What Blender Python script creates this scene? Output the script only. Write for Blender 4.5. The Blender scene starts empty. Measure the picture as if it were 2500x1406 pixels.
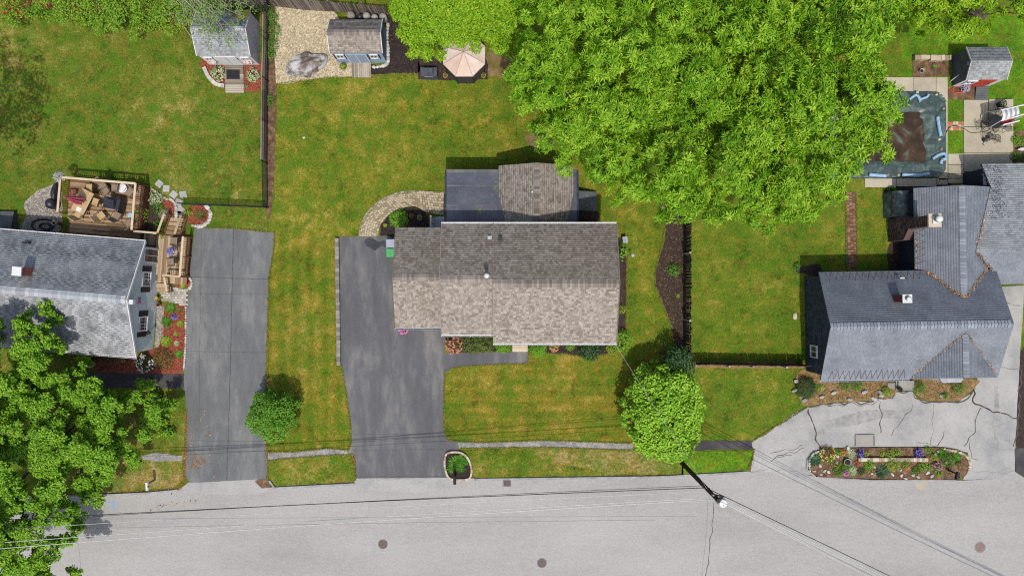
import bpy, bmesh, math, random
import numpy as np
from mathutils import Vector, Matrix, noise
from mathutils.geometry import tessellate_polygon
random.seed(7); RNG = np.random.default_rng(7)
SC = bpy.context.scene; COL = SC.collection
R = math.radians
# ---------------------------------------------------------------- camera, sky, sun, exposure
ALT = 49.0; PPM = 34.0
cam = bpy.data.cameras.new('camera'); cam.lens = 24; cam.sensor_width = 36; cam.clip_end = 2000; cam.clip_start = .5
co = bpy.data.objects.new('camera', cam); COL.objects.link(co); co.location = (0, 0, ALT); SC.camera = co
wd = bpy.data.worlds.new('World'); SC.world = wd; wd.use_nodes = True
wn = wd.node_tree; wn.nodes.clear()
sk = wn.nodes.new('ShaderNodeTexSky'); sk.sky_type = 'NISHITA'; sk.sun_disc = False
sk.sun_elevation = R(64); sk.dust_density = 3; sk.ozone_density = .6; sk.altitude = 50; sk.sun_rotation = R(172)
bg = wn.nodes.new('ShaderNodeBackground'); bg.inputs['Strength'].default_value = 0.15
wo = wn.nodes.new('ShaderNodeOutputWorld')
wn.links.new(sk.outputs[0], bg.inputs[0]); wn.links.new(bg.outputs[0], wo.inputs[0])
sl = bpy.data.lights.new('sun', 'SUN'); sl.energy = 3.0; sl.angle = R(.53); sl.color = (1, .955, .89)
so = bpy.data.objects.new('sun', sl); COL.objects.link(so); so.rotation_euler = (R(26), 0, R(8)); so.location = (0, -20, 40)
SC.view_settings.view_transform = 'Standard'; SC.view_settings.look = 'None'
SC.view_settings.exposure = .68; SC.view_settings.gamma = 1; SC.view_settings.use_curve_mapping = False
SC.render.engine = 'CYCLES'; SC.cycles.use_denoising = False; SC.cycles.filter_width = 1.15
SC.cycles.max_bounces = 6; SC.cycles.transparent_max_bounces = 4
# ---------------------------------------------------------------- helpers
def P(px, py, h=0.0):
    k = (ALT - h) / ALT / PPM
    return Vector(((px - 1250) * k, (703 - py) * k, h))
def lin(v):
    v /= 255.0
    return v / 12.92 if v <= .04045 else ((v + .055) / 1.055) ** 2.4
GAIN = 2.2
def c(r, g, b):                                     # colour read from a sunlit patch -> base colour
    return tuple(min(.85, lin(x) / GAIN) for x in (r, g, b)) + (1,)
def tag(o, label, cat, group=None):
    o['label'] = label; o['category'] = cat
    if group: o['group'] = group
    return o
def kind(o, k): o['kind'] = k; return o
INV = {}
def empty(name, loc=(0, 0, 0), rz=0.0):
    o = bpy.data.objects.new(name, None); COL.objects.link(o); o.location = loc; o.rotation_euler = (0, 0, rz)
    o.empty_display_size = .2
    INV[o.name] = (Matrix.Translation(Vector(loc)) @ Matrix.Rotation(rz, 4, 'Z')).inverted()
    return o
def rootinv(o):
    while o is not None and o.parent is not None: o = o.parent
    return INV.get(o.name, Matrix.Identity(4)) if o is not None else Matrix.Identity(4)
def link(name, me, parent=None):
    o = bpy.data.objects.new(name, me); COL.objects.link(o)
    if parent is not None: o.parent = parent
    return o
class MB:
    def __init__(s, xf=None): s.v = []; s.f = []; s.t = []; s.xf = xf; s.tone = .5
    def face(s, pts, tone=None):
        b = len(s.v); s.v += [tuple(p) for p in pts]; s.f.append(tuple(range(b, b + len(pts)))); s.t.append(s.tone if tone is None else tone)
    def raw(s, vs, fs, tone=None):
        b = len(s.v); s.v += [tuple(p) for p in vs]
        for f in fs: s.f.append(tuple(i + b for i in f)); s.t.append(s.tone if tone is None else tone)
        return s
    def box(s, x0, x1, y0, y1, z0, z1, m=None, tone=None):
        vs = [Vector((x, y, z)) for z in (z0, z1) for x, y in ((x0, y0), (x1, y0), (x1, y1), (x0, y1))]
        if m is not None: vs = [m @ v for v in vs]
        return s.raw(vs, [(3, 2, 1, 0), (4, 5, 6, 7), (0, 1, 5, 4), (1, 2, 6, 5), (2, 3, 7, 6), (3, 0, 4, 7)], tone)
    def cbox(s, cx, cy, cz, sx, sy, sz, rz=0, tone=None):
        m = Matrix.Translation((cx, cy, cz)) @ Matrix.Rotation(rz, 4, 'Z')
        return s.box(-sx/2, sx/2, -sy/2, sy/2, -sz/2, sz/2, m, tone)
    def bar(s, a, b, w, h, tone=None):                # rectangular bar from a to b
        a = Vector(a); b = Vector(b); d = b - a; L = d.length
        if L < 1e-6: return s
        x = d / L; up = Vector((0, 0, 1)) if abs(x.z) < .95 else Vector((1, 0, 0))
        y = up.cross(x).normalized(); z = x.cross(y)
        m = Matrix((( x.x, y.x, z.x, a.x), (x.y, y.y, z.y, a.y), (x.z, y.z, z.z, a.z), (0, 0, 0, 1)))
        return s.box(0, L, -w/2, w/2, -h/2, h/2, m, tone)
    def tube(s, pts, r, n=6, r1=None, cap=True):
        pts = [Vector(p) for p in pts]; rings = []
        for i, p in enumerate(pts):
            d = (pts[min(i+1, len(pts)-1)] - pts[max(i-1, 0)]).normalized()
            up = Vector((0, 0, 1)) if abs(d.z) < .9 else Vector((1, 0, 0))
            a = up.cross(d).normalized(); b = d.cross(a)
            rr = r if r1 is None else r + (r1 - r) * i / max(1, len(pts) - 1)
            rings.append([p + (a * math.cos(2*math.pi*k/n) + b * math.sin(2*math.pi*k/n)) * rr for k in range(n)])
        vs = [v for q in rings for v in q]; fs = []
        for i in range(len(pts) - 1):
            for k in range(n):
                fs.append((i*n+k, i*n+(k+1) % n, (i+1)*n+(k+1) % n, (i+1)*n+k))
        if cap: fs.append(tuple(range(n-1, -1, -1))); fs.append(tuple((len(pts)-1)*n + k for k in range(n)))
        return s.raw(vs, fs)
    def lathe(s, prof, cx, cy, n=16, z=0, sx=1, sy=1, rz=0):
        vs = []; fs = []
        for r, h in prof:
            for k in range(n):
                a = 2*math.pi*k/n; x = math.cos(a)*r*sx; y = math.sin(a)*r*sy
                vs.append((cx + x*math.cos(rz) - y*math.sin(rz), cy + x*math.sin(rz) + y*math.cos(rz), z + h))
        for i in range(len(prof) - 1):
            for k in range(n): fs.append((i*n+k, i*n+(k+1) % n, (i+1)*n+(k+1) % n, (i+1)*n+k))
        fs.append(tuple(range(n-1, -1, -1))); fs.append(tuple((len(prof)-1)*n + k for k in range(n)))
        return s.raw(vs, fs)
    def prism(s, poly, z0, z1, tone=None):             # poly: xy list
        n = len(poly); b = len(s.v)
        a = sum(poly[i][0]*poly[(i+1) % n][1] - poly[(i+1) % n][0]*poly[i][1] for i in range(n))
        if a < 0: poly = poly[::-1]
        tr = tessellate_polygon([[Vector((p[0], p[1], 0)) for p in poly]])
        vs = [(p[0], p[1], z0) for p in poly] + [(p[0], p[1], z1) for p in poly]
        fs = []
        for t in tr:
            p = [Vector(poly[i][:2]) for i in t]
            if (p[1]-p[0]).cross(p[2]-p[0]) < 0: t = t[::-1]
            fs.append(tuple(i + n for i in t))
            if z0 > .2: fs.append(tuple(t[::-1]))
        for i in range(n): fs.append((i, (i+1) % n, n + (i+1) % n, n + i))
        return s.raw(vs, fs, tone)
    def slab(s, pts, t, tone=None):                    # thick plate under a planar polygon
        pts = [Vector(p) for p in pts]; n = (pts[1]-pts[0]).cross(pts[2]-pts[0]).normalized()
        if n.z < 0: pts = pts[::-1]; n = -n
        k = len(pts); vs = pts + [p - n*t for p in pts]
        fs = [tuple(range(k)), tuple(range(2*k-1, k-1, -1))] + [(i, k+i, k+(i+1) % k, (i+1) % k) for i in range(k)]
        return s.raw(vs, fs, tone)
    def rock(s, cx, cy, cz, rx, ry, rz_, seed=0, rot=0, sub=2, amp=.35):
        bm = bmesh.new(); bmesh.ops.create_icosphere(bm, subdivisions=sub, radius=1)
        vs = []
        for v in bm.verts:
            n = noise.noise(v.co*1.3 + Vector((seed*3.1, seed*1.7, seed))) + .4*noise.noise(v.co*3.1 + Vector((seed, 0, seed*2.3)))
            q = v.co*(1 + amp*n); x, y = q.x*rx, q.y*ry
            vs.append((cx + x*math.cos(rot) - y*math.sin(rot), cy + x*math.sin(rot) + y*math.cos(rot), cz + q.z*rz_))
        s.raw(vs, [[v.index for v in f.verts] for f in bm.faces]); bm.free(); return s
    def build(s, name, mat, parent=None, smooth=False):
        me = bpy.data.meshes.new(name); inv = rootinv(parent)
        m = inv @ s.xf if s.xf is not None else inv
        ident = (m == Matrix.Identity(4))
        vs = s.v if ident else [tuple(m @ Vector(v)) for v in s.v]
        me.from_pydata(vs, [], s.f)
        a = me.attributes.new('tone', 'FLOAT', 'FACE'); a.data.foreach_set('value', s.t)
        me.materials.append(mat)
        if smooth: me.polygons.foreach_set('use_smooth', [True]*len(me.polygons))
        me.update()
        return link(name, me, parent)
def npmesh(name, V, F, tone, mat, parent=None, smooth=False):
    """V (n,3) world, F (m,3|4), tone (m,)"""
    me = bpy.data.meshes.new(name); inv = rootinv(parent)
    if inv != Matrix.Identity(4):
        A = np.array(inv); V = V @ A[:3, :3].T + A[:3, 3]
    k = F.shape[1]; m = len(F)
    me.vertices.add(len(V)); me.vertices.foreach_set('co', V.astype(np.float32).ravel())
    me.loops.add(m*k); me.loops.foreach_set('vertex_index', F.astype(np.int32).ravel())
    me.polygons.add(m); me.polygons.foreach_set('loop_start', np.arange(0, m*k, k, dtype=np.int32))
    a = me.attributes.new('tone', 'FLOAT', 'FACE'); a.data.foreach_set('value', tone.astype(np.float32))
    me.materials.append(mat); me.update(calc_edges=True)
    if smooth: me.polygons.foreach_set('use_smooth', [True]*m)
    return link(name, me, parent)
# ---------------------------------------------------------------- materials
def M(name, cols, scale=3, detail=5, rough=.85, w=0, attr='tone', grain=(0, 30), bump=(0, 30), stretch=(1, 1, 1), spec=.25, metal=0, dist=0, obj=False, trans=0, mid=None, coat=0):
    m = bpy.data.materials.new(name); m.use_nodes = True; t = m.node_tree; N = t.nodes; L = t.links
    b = N['Principled BSDF']; b.inputs['Roughness'].default_value = rough; b.inputs['Metallic'].default_value = metal
    b.inputs['Specular IOR Level'].default_value = spec
    if coat: b.inputs['Coat Weight'].default_value = coat; b.inputs['Coat Roughness'].default_value = .15
    if len(cols) == 1 and not grain[0] and not bump[0]:
        b.inputs['Base Color'].default_value = cols[0]
        return m
    if obj: src = N.new('ShaderNodeTexCoord').outputs['Object']
    else: src = N.new('ShaderNodeNewGeometry').outputs['Position']
    def nz(sc, det=4, di=0, st=stretch):
        mp = N.new('ShaderNodeMapping'); mp.inputs['Scale'].default_value = st
        n = N.new('ShaderNodeTexNoise'); n.inputs['Scale'].default_value = sc; n.inputs['Detail'].default_value = det; n.inputs['Distortion'].default_value = di
        n.inputs['Roughness'].default_value = .6
        L.new(src, mp.inputs[0]); L.new(mp.outputs[0], n.inputs['Vector']); return n.outputs[0]
    def mix(a, bb, f):
        q = N.new('ShaderNodeMix'); q.data_type = 'FLOAT'; q.inputs[0].default_value = f
        L.new(a, q.inputs[2]); L.new(bb, q.inputs[3]); return q.outputs[0]
    fac = nz(scale, detail, dist)
    if mid: fac = mix(fac, nz(mid[0], 5), mid[1])
    if w:
        if attr == 'rand': at = N.new('ShaderNodeObjectInfo').outputs['Random']
        else:
            an = N.new('ShaderNodeAttribute'); an.attribute_name = attr; at = an.outputs['Fac']
        fac = mix(fac, at, w)
    rp = N.new('ShaderNodeValToRGB'); cr = rp.color_ramp
    if len(cols) == 1: cols = [(0, cols[0]), (1, cols[0])]
    elif not isinstance(cols[0][1], tuple): cols = [(.32 + .36*i/(len(cols)-1), q) for i, q in enumerate(cols)]
    cr.elements[0].position = cols[0][0]; cr.elements[0].color = cols[0][1]
    cr.elements[1].position = cols[-1][0]; cr.elements[1].color = cols[-1][1]
    for p, q in cols[1:-1]: e = cr.elements.new(p); e.color = q
    L.new(fac, rp.inputs[0]); out = rp.outputs[0]
    if grain[0]:
        g = nz(grain[1], 3, 0, (1, 1, 1)); mr = N.new('ShaderNodeMapRange')
        mr.inputs[1].default_value = .3; mr.inputs[2].default_value = .7; mr.inputs[3].default_value = 1 - grain[0]; mr.inputs[4].default_value = 1 + grain[0]
        L.new(g, mr.inputs[0]); vm = N.new('ShaderNodeVectorMath'); vm.operation = 'SCALE'
        L.new(out, vm.inputs[0]); L.new(mr.outputs[0], vm.inputs['Scale']); out = vm.outputs[0]
    L.new(out, b.inputs['Base Color'])
    if bump[0]:
        bn = N.new('ShaderNodeBump'); bn.inputs['Strength'].default_value = bump[0]; bn.inputs['Distance'].default_value = .03
        L.new(nz(bump[1], 4, 0, (1, 1, 1)), bn.inputs['Height']); L.new(bn.outputs[0], b.inputs['Normal'])
    if trans:
        tr = N.new('ShaderNodeBsdfTranslucent'); L.new(out, tr.inputs[0]); ms = N.new('ShaderNodeMixShader'); ms.inputs[0].default_value = trans
        L.new(b.outputs[0], ms.inputs[1]); L.new(tr.outputs[0], ms.inputs[2]); L.new(ms.outputs[0], N['Material Output'].inputs[0])
    return m
def lawn_mat(name, dark, green, olive, straw, shift=0.0, stripe=None, lush=None, brown=None, deep=None):
    lush = lush or c(84, 124, 26); brown = brown or c(146, 118, 46); deep = deep or c(46, 58, 12)
    m = bpy.data.materials.new(name); m.use_nodes = True; t = m.node_tree; N = t.nodes; L = t.links
    b = N['Principled BSDF']; b.inputs['Roughness'].default_value = .95; b.inputs['Specular IOR Level'].default_value = .1
    pos = N.new('ShaderNodeNewGeometry').outputs['Position']
    def nz(sc, det, off):
        mp = N.new('ShaderNodeMapping'); mp.inputs['Location'].default_value = (off, off*1.3, 0); L.new(pos, mp.inputs[0])
        n = N.new('ShaderNodeTexNoise'); n.inputs['Scale'].default_value = sc; n.inputs['Detail'].default_value = det; n.inputs['Roughness'].default_value = .62
        L.new(mp.outputs[0], n.inputs['Vector']); return n.outputs[0]
    def mad(a, k, add):
        q = N.new('ShaderNodeMath'); q.operation = 'MULTIPLY_ADD'; L.new(a, q.inputs[0]); q.inputs[1].default_value = k
        if isinstance(add, float): q.inputs[2].default_value = add
        else: L.new(add, q.inputs[2])
        return q.outputs[0]
    f = mad(nz(.2, 3, 3), .75, shift - .5*1.0 + 0.0)
    f = mad(nz(1.0, 5, 11), .85, f); f = mad(nz(5, 5, 7), .6, f); f = mad(nz(11, 4, 1), .55, f)
    f = mad(f, 1.0, .5 - .85 + .0)
    if stripe:
        sx = N.new('ShaderNodeSeparateXYZ'); L.new(pos, sx.inputs[0])
        w = N.new('ShaderNodeMath'); w.operation = 'MULTIPLY'; L.new(sx.outputs[stripe[0]], w.inputs[0]); w.inputs[1].default_value = stripe[1]
        s = N.new('ShaderNodeMath'); s.operation = 'SINE'; L.new(w.outputs[0], s.inputs[0]); f = mad(s.outputs[0], stripe[2], f)
    rp = N.new('ShaderNodeValToRGB'); cr = rp.color_ramp
    cr.elements[0].position = .22; cr.elements[0].color = dark; cr.elements[1].position = .85; cr.elements[1].color = straw
    e = cr.elements.new(.42); e.color = green; e = cr.elements.new(.62); e.color = olive
    L.new(f, rp.inputs[0])
    def blend(cur, col, sc, off, lo, hi, amt):
        n = N.new('ShaderNodeTexNoise'); n.inputs['Scale'].default_value = sc; n.inputs['Detail'].default_value = 9; n.inputs['Roughness'].default_value = .74
        mp = N.new('ShaderNodeMapping'); mp.inputs['Location'].default_value = (off, -off, 0); L.new(pos, mp.inputs[0]); L.new(mp.outputs[0], n.inputs['Vector'])
        k = N.new('ShaderNodeMapRange'); k.inputs[1].default_value = lo; k.inputs[2].default_value = hi; k.inputs[4].default_value = amt; L.new(n.outputs[0], k.inputs[0])
        q = N.new('ShaderNodeMix'); q.data_type = 'RGBA'; L.new(k.outputs[0], q.inputs[0]); L.new(cur, q.inputs[6]); q.inputs[7].default_value = col; return q.outputs[2]
    cur = blend(rp.outputs[0], lush, .7, 21, .44, .6, .85); cur = blend(cur, brown, 1.6, 37, .5, .66, .7); cur = blend(cur, deep, 1.1, 55, .54, .7, .65)
    g = nz(11, 4, 5); mr = N.new('ShaderNodeMapRange'); mr.inputs[1].default_value = .28; mr.inputs[2].default_value = .72; mr.inputs[3].default_value = .5; mr.inputs[4].default_value = 1.5
    L.new(g, mr.inputs[0]); vm = N.new('ShaderNodeVectorMath'); vm.operation = 'SCALE'; L.new(cur, vm.inputs[0]); L.new(mr.outputs[0], vm.inputs['Scale'])
    L.new(vm.outputs[0], b.inputs['Base Color'])
    bn = N.new('ShaderNodeBump'); bn.inputs['Strength'].default_value = .6; bn.inputs['Distance'].default_value = .05
    L.new(nz(22, 4, 2), bn.inputs['Height']); L.new(bn.outputs[0], b.inputs['Normal'])
    return m
mt = {}
mt['lawn_m'] = lawn_mat('lawn_mid', c(46, 66, 12), c(98, 122, 28), c(142, 140, 44), c(194, 170, 88))
mt['lawn_s'] = lawn_mat('lawn_striped', c(58, 74, 14), c(104, 118, 28), c(144, 134, 42), c(186, 160, 82), .02, (0, 6.2, .07))
mt['lawn_f'] = lawn_mat('lawn_front', c(54, 72, 14), c(104, 114, 26), c(144, 132, 42), c(184, 156, 76), .03, (1, 8.5, .05))
mt['lawn_l'] = lawn_mat('lawn_left', c(38, 58, 12), c(84, 110, 28), c(128, 130, 48), c(186, 170, 104), 0.0)
mt['lawn_r'] = lawn_mat('lawn_right', c(46, 68, 12), c(90, 118, 28), c(128, 136, 40), c(176, 162, 76), 0.0)
mt['lawn_g'] = lawn_mat('lawn_lush', c(56, 90, 10), c(88, 138, 22), c(116, 158, 30), c(150, 170, 60), -.03)
mt['verge'] = lawn_mat('verge_dry', c(84, 88, 26), c(140, 128, 52), c(176, 154, 98), c(206, 182, 134), .02)
mt['verge_g'] = lawn_mat('verge_green', c(50, 74, 12), c(98, 118, 28), c(150, 142, 58), c(196, 170, 112), 0.0)
mt['ground'] = lawn_mat('ground_grass', c(40, 60, 14), c(70, 95, 25), c(100, 110, 35), c(130, 120, 60))
mt['road'] = M('old_asphalt', [c(166, 164, 159), c(182, 180, 175), c(193, 191, 186)], .22, 6, .95, grain=(.11, 9), bump=(.25, 60), spec=.15, mid=(6, .3), stretch=(.35, 1, 1))
mt['kerb'] = M('asphalt_kerb', [c(150, 150, 150), c(188, 186, 184)], 2, 4, .95, grain=(.12, 40), bump=(.3, 40))
mt['drive'] = M('driveway_main', [c(80, 81, 85), c(100, 100, 103), c(142, 140, 134)], .42, 5, .75, grain=(.1, 11), bump=(.15, 70), stretch=(1, .28, 1), dist=.5, mid=(2.2, .3), spec=.3)
mt['drive_l'] = M('driveway_left', [c(100, 102, 103), c(116, 118, 118), c(146, 146, 143)], .5, 5, .8, grain=(.1, 11), bump=(.2, 70), stretch=(1, .3, 1), mid=(2.6, .4))
mt['drive_r'] = M('driveway_right', [c(150, 151, 152), c(182, 181, 176), c(196, 194, 188)], .3, 5, .9, grain=(.1, 10), bump=(.2, 60), mid=(1.6, .3))
mt['walk'] = M('walk_asphalt', [c(92, 92, 96), c(110, 109, 111), c(132, 128, 120)], .7, 5, .8, grain=(.1, 40), bump=(.2, 60))
mt['walk_old'] = M('sidewalk_worn', [c(126, 124, 120), c(158, 155, 150), c(184, 178, 168)], 1.4, 6, .9, grain=(.35, 11), bump=(.3, 40))
mt['walk_dark'] = M('walk_dark', [c(58, 56, 60), c(74, 70, 72), c(92, 90, 88)], .9, 5, .8, grain=(.1, 40))
mt['seam'] = M('crack_filler', [c(66, 64, 64), c(104, 100, 96)], 3, 4, .7)  # also colours the painted wire shadows on the drives
mt['seam_l'] = M('crack_faint', [c(140, 138, 134), c(160, 158, 154)], 3, 4, .9)
mt['seam_b'] = M('crack_brown', [c(70, 62, 44), c(96, 84, 62)], 3, 4, .9)
mt['stain'] = M('oil_stain', [c(44, 46, 52), c(66, 68, 74)], 1.2, 4, .45)
mt['redmulch'] = M('red_mulch', [c(108, 50, 36), c(156, 78, 54), c(190, 120, 92)], 7, 5, .95, w=.5, grain=(.35, 11), bump=(.8, 16))
mt['darkmulch'] = M('dark_mulch', [c(34, 28, 28), c(54, 44, 42), c(82, 66, 58)], 6, 5, .95, w=.5, grain=(.4, 11), bump=(.8, 14))
mt['brownmulch'] = M('brown_mulch', [c(44, 36, 33), c(66, 53, 46), c(98, 78, 62)], 3, 5, .95, w=.5, grain=(.4, 11), bump=(.8, 14))
mt['soil'] = M('soil', [c(84, 62, 46), c(118, 90, 66), c(148, 120, 92)], 2.5, 5, .95, grain=(.35, 11), bump=(.6, 14))
mt['litter'] = M('leaf_litter', [c(104, 84, 50), c(148, 120, 76), c(186, 158, 112)], 3, 5, .95, w=.5, grain=(.35, 11), bump=(.6, 16))
mt['leafdry'] = M('dry_leaf', [c(120, 74, 34), c(190, 128, 62), c(226, 180, 108)], 5, 3, .9, w=.8)
mt['straw'] = M('pine_straw', [c(120, 70, 24), c(176, 112, 44), c(206, 150, 80)], 5, 3, .9, w=.7)
mt['gravel'] = M('gravel', [c(170, 154, 122), c(206, 190, 156), c(226, 212, 182)], 9, 6, .95, w=.45, grain=(.35, 9), bump=(.9, 12))
mt['ggravel'] = M('grey_gravel', [c(120, 112, 102), c(166, 158, 146), c(198, 190, 180)], 9, 6, .95, w=.45, grain=(.35, 9), bump=(.9, 12))
mt['dirt'] = M('bare_dirt', [c(110, 104, 40), c(136, 116, 72), c(158, 132, 96)], 1.6, 6, .95, grain=(.25, 22), bump=(.5, 16))
mt['shingle'] = M('taupe_shingle', [(.05, c(132, 120, 108)), (.35, c(160, 149, 137)), (.65, c(178, 168, 155)), (.95, c(198, 189, 176))], 1.5, 4, .95, w=.8, grain=(.12, 60), bump=(.3, 80), spec=.1)
mt['shingle_g'] = M('grey_shingle', [(.05, c(90, 91, 92)), (.4, c(160, 163, 165)), (.6, c(184, 186, 188)), (.95, c(206, 207, 206))], .55, 5, .95, w=.5, grain=(.12, 60), spec=.1)
mt['shingle_s'] = M('slate_shingle', [(.05, c(112, 117, 124)), (.4, c(138, 144, 152)), (.65, c(150, 156, 165)), (.95, c(168, 173, 180))], .5, 5, .95, w=.55, grain=(.1, 60), spec=.1)
mt['shingle_w'] = M('weathered_shingle', [(.05, c(118, 120, 116)), (.4, c(160, 164, 164)), (.65, c(182, 186, 187)), (.95, c(202, 204, 204))], .9, 5, .95, w=.5, grain=(.14, 60), spec=.1)
mt['moss'] = M('roof_moss', [c(80, 84, 40), c(126, 120, 50)], 6, 4, .95, grain=(.3, 30))
mt['deckroof'] = M('roof_deck', [c(96, 92, 88), c(120, 116, 110)], 2, 3, .9)
mt['deckroof_g'] = M('roof_deck_grey', [c(70, 74, 78), c(100, 104, 108)], 2, 3, .9)
mt['rubber'] = M('rubber_roof', [c(70, 74, 88), c(88, 92, 106), c(112, 116, 126)], .7, 5, .55, grain=(.07, 40), mid=(5, .35), spec=.35)
mt['white'] = M('white_trim', [c(226, 226, 224), c(246, 246, 244)], 3, 3, .5, spec=.3)
mt['ltgrey'] = M('light_grey_paint', [c(170, 176, 182), c(196, 202, 208)], 2, 3, .6)
mt['sid_main'] = M('cream_siding', [c(206, 200, 186), c(220, 214, 202)], 2, 3, .7)
mt['sid_left'] = M('grey_green_siding', [c(200, 210, 206), c(212, 220, 216), c(222, 228, 224)], .8, 3, .7, grain=(.05, 20))
mt['sid_dark'] = M('slate_siding', [c(52, 58, 68), c(70, 76, 86), c(84, 90, 98)], 2, 4, .8, grain=(.15, 14), w=.35)
mt['sid_navy'] = M('navy_siding', [c(40, 48, 64), c(56, 64, 82)], 2, 4, .7)
mt['sid_blue'] = M('pale_blue_siding', [c(150, 170, 196), c(176, 194, 216)], 3, 3, .7)
mt['sid_slateblue'] = M('slate_blue_siding', [c(112, 132, 158), c(132, 150, 172)], 3, 3, .7)
mt['sid_mauve'] = M('mauve_siding', [c(206, 196, 200), c(218, 210, 212)], 2, 3, .7)
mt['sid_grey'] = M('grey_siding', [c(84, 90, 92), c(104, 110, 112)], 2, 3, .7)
mt['glass'] = M('window_glass', [c(50, 56, 60)], rough=.08, spec=.6)
mt['black'] = M('black_paint', [c(28, 28, 32), c(44, 44, 50)], 4, 3, .5)
mt['blackp'] = M('black_plastic', [c(40, 42, 50), c(64, 66, 74)], 3, 4, .4, bump=(.4, 6))
mt['grill'] = M('grill_cover', [c(70, 74, 86), c(96, 100, 112)], 3, 3, .6, bump=(.3, 6))
mt['brick'] = M('red_brick', [c(120, 62, 54), c(150, 84, 70), c(170, 108, 92)], 4, 4, .9, w=.6, attr='rand')
mt['brickd'] = M('dark_brick', [(.1, c(70, 54, 54)), (.5, c(104, 78, 76)), (.9, c(150, 124, 120))], 6, 4, .9, w=.75, grain=(.15, 40))
mt['brickpath'] = M('path_brick', [c(112, 80, 58), c(146, 104, 78), c(168, 132, 104)], 4, 4, .9, w=.7, attr='rand', grain=(.15, 30))
mt['grasstuft'] = M('grass_tuft', [(.1, c(70, 96, 20)), (.5, c(120, 126, 40)), (.9, c(176, 158, 84))], 2, 3, .9, w=.7)
mt['mortar'] = M('mortar', [c(120, 110, 102), c(150, 140, 130)], 5, 4, .95)
mt['concrete'] = M('concrete', [c(176, 168, 148), c(198, 188, 164), c(212, 202, 180)], .8, 6, .9, grain=(.12, 30), bump=(.2, 40), w=.25, attr='rand', mid=(4, .35))
mt['concrete_g'] = M('concrete_grey', [c(150, 148, 140), c(178, 174, 164)], 1.5, 5, .9, grain=(.12, 30), bump=(.2, 40), w=.3, attr='rand')
mt['stone'] = M('flagstone', [c(160, 160, 158), c(182, 180, 176), c(196, 194, 190)], 3, 5, .9, w=.4, attr='rand', grain=(.1, 30), bump=(.3, 20))
mt['stonew'] = M('white_stone', [c(190, 184, 172), c(226, 222, 212)], 4, 4, .9, w=.4, attr='rand', bump=(.4, 14))
mt['stonet'] = M('tan_stone', [c(170, 152, 124), c(204, 188, 158), c(222, 208, 184)], 4, 4, .9, w=.5, attr='rand', grain=(.12, 20), bump=(.4, 14))
mt['boulder'] = M('boulder', [(.3, c(96, 84, 76)), (.46, c(128, 116, 108)), (.54, c(196, 192, 190)), (.68, c(222, 220, 218))], .75, 6, .85, grain=(.18, 16), bump=(.8, 7), dist=.6)
mt['barrel'] = M('grey_pot', [c(136, 132, 128), c(172, 166, 158), c(190, 184, 176)], 4, 4, .8, w=.5, attr='rand')
mt['paver'] = M('tan_paver', [c(166, 150, 120), c(196, 182, 150), c(210, 198, 170), c(206, 186, 154)], 3, 4, .9, w=.7, attr='rand', grain=(.1, 30), bump=(.3, 24))
mt['paver_f'] = M('tan_paver_field', [c(166, 150, 120), c(196, 182, 150), c(210, 198, 170), c(206, 186, 154)], 3, 4, .9, w=.7, grain=(.1, 30), bump=(.3, 24))
mt['paver_g'] = M('grey_paver', [c(176, 170, 156), c(200, 194, 180), c(214, 208, 196)], 3, 4, .9, w=.6, attr='rand', grain=(.1, 30))
mt['joint'] = M('paver_joint', [c(86, 78, 62), c(112, 102, 82)], 6, 4, .95)
mt['wood'] = M('deck_wood', [c(126, 98, 70), c(166, 136, 102), c(196, 168, 132)], 1.6, 5, .85, w=.5, attr='rand', stretch=(.5, 5, 1), grain=(.12, 20))
mt['woodl'] = M('deck_wood_pale', [c(150, 122, 92), c(184, 158, 124), c(206, 184, 150)], 1.6, 5, .85, w=.5, attr='rand', stretch=(5, .5, 1), grain=(.12, 20))
mt['woodg'] = M('weathered_wood', [c(136, 124, 108), c(172, 160, 142), c(194, 184, 168)], 1.6, 5, .9, w=.5, attr='rand', grain=(.14, 20))
mt['rail'] = M('rail_wood', [c(196, 168, 128), c(220, 194, 154), c(230, 210, 176)], 2, 4, .8, w=.3, attr='rand')
mt['cedar'] = M('cedar', [c(140, 92, 56), c(176, 122, 76)], 2, 4, .8, w=.4, attr='rand')
mt['lattice'] = M('lattice_brown', [c(92, 54, 40), c(120, 74, 54)], 3, 3, .8)
mt['fence'] = M('grey_fence_wood', [c(112, 98, 88), c(142, 128, 116), c(164, 152, 140)], 1.5, 4, .9, w=.6, attr='rand', grain=(.15, 16))
mt['fenced'] = M('dark_fence_wood', [c(58, 48, 46), c(80, 68, 62), c(100, 88, 80)], 1.5, 4, .9, w=.6, attr='rand', grain=(.15, 16))
mt['timber'] = M('timber_wall', [c(128, 112, 92), c(160, 144, 122), c(180, 166, 146)], 1.2, 5, .9, w=.4, attr='rand', stretch=(5, .6, 1), grain=(.15, 16))
mt['block'] = M('wall_block', [c(128, 124, 116), c(152, 147, 138), c(170, 165, 156)], 3, 4, .9, w=.6, attr='rand', grain=(.14, 24), bump=(.4, 16))
mt['chain'] = M('black_chainlink', [c(34, 40, 42), c(48, 56, 56)], 3, 3, .5)
mt['bin_grey'] = M('bin_grey', [c(170, 174, 190), c(188, 192, 206)], 3, 3, .5)
mt['bin_green'] = M('bin_green', [c(70, 172, 96), c(92, 196, 116)], 3, 3, .5)
mt['pinkcanvas'] = M('pink_canvas', [c(226, 196, 178), c(238, 212, 196), c(246, 228, 214)], 1.5, 5, .9, w=.3)
mt['screen'] = M('screen_mesh', [c(62, 56, 54), c(84, 76, 72)], 3, 3, .9)
mt['tan'] = M('tan_fabric', [c(196, 164, 116), c(214, 184, 138)], 4, 3, .9)
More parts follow.
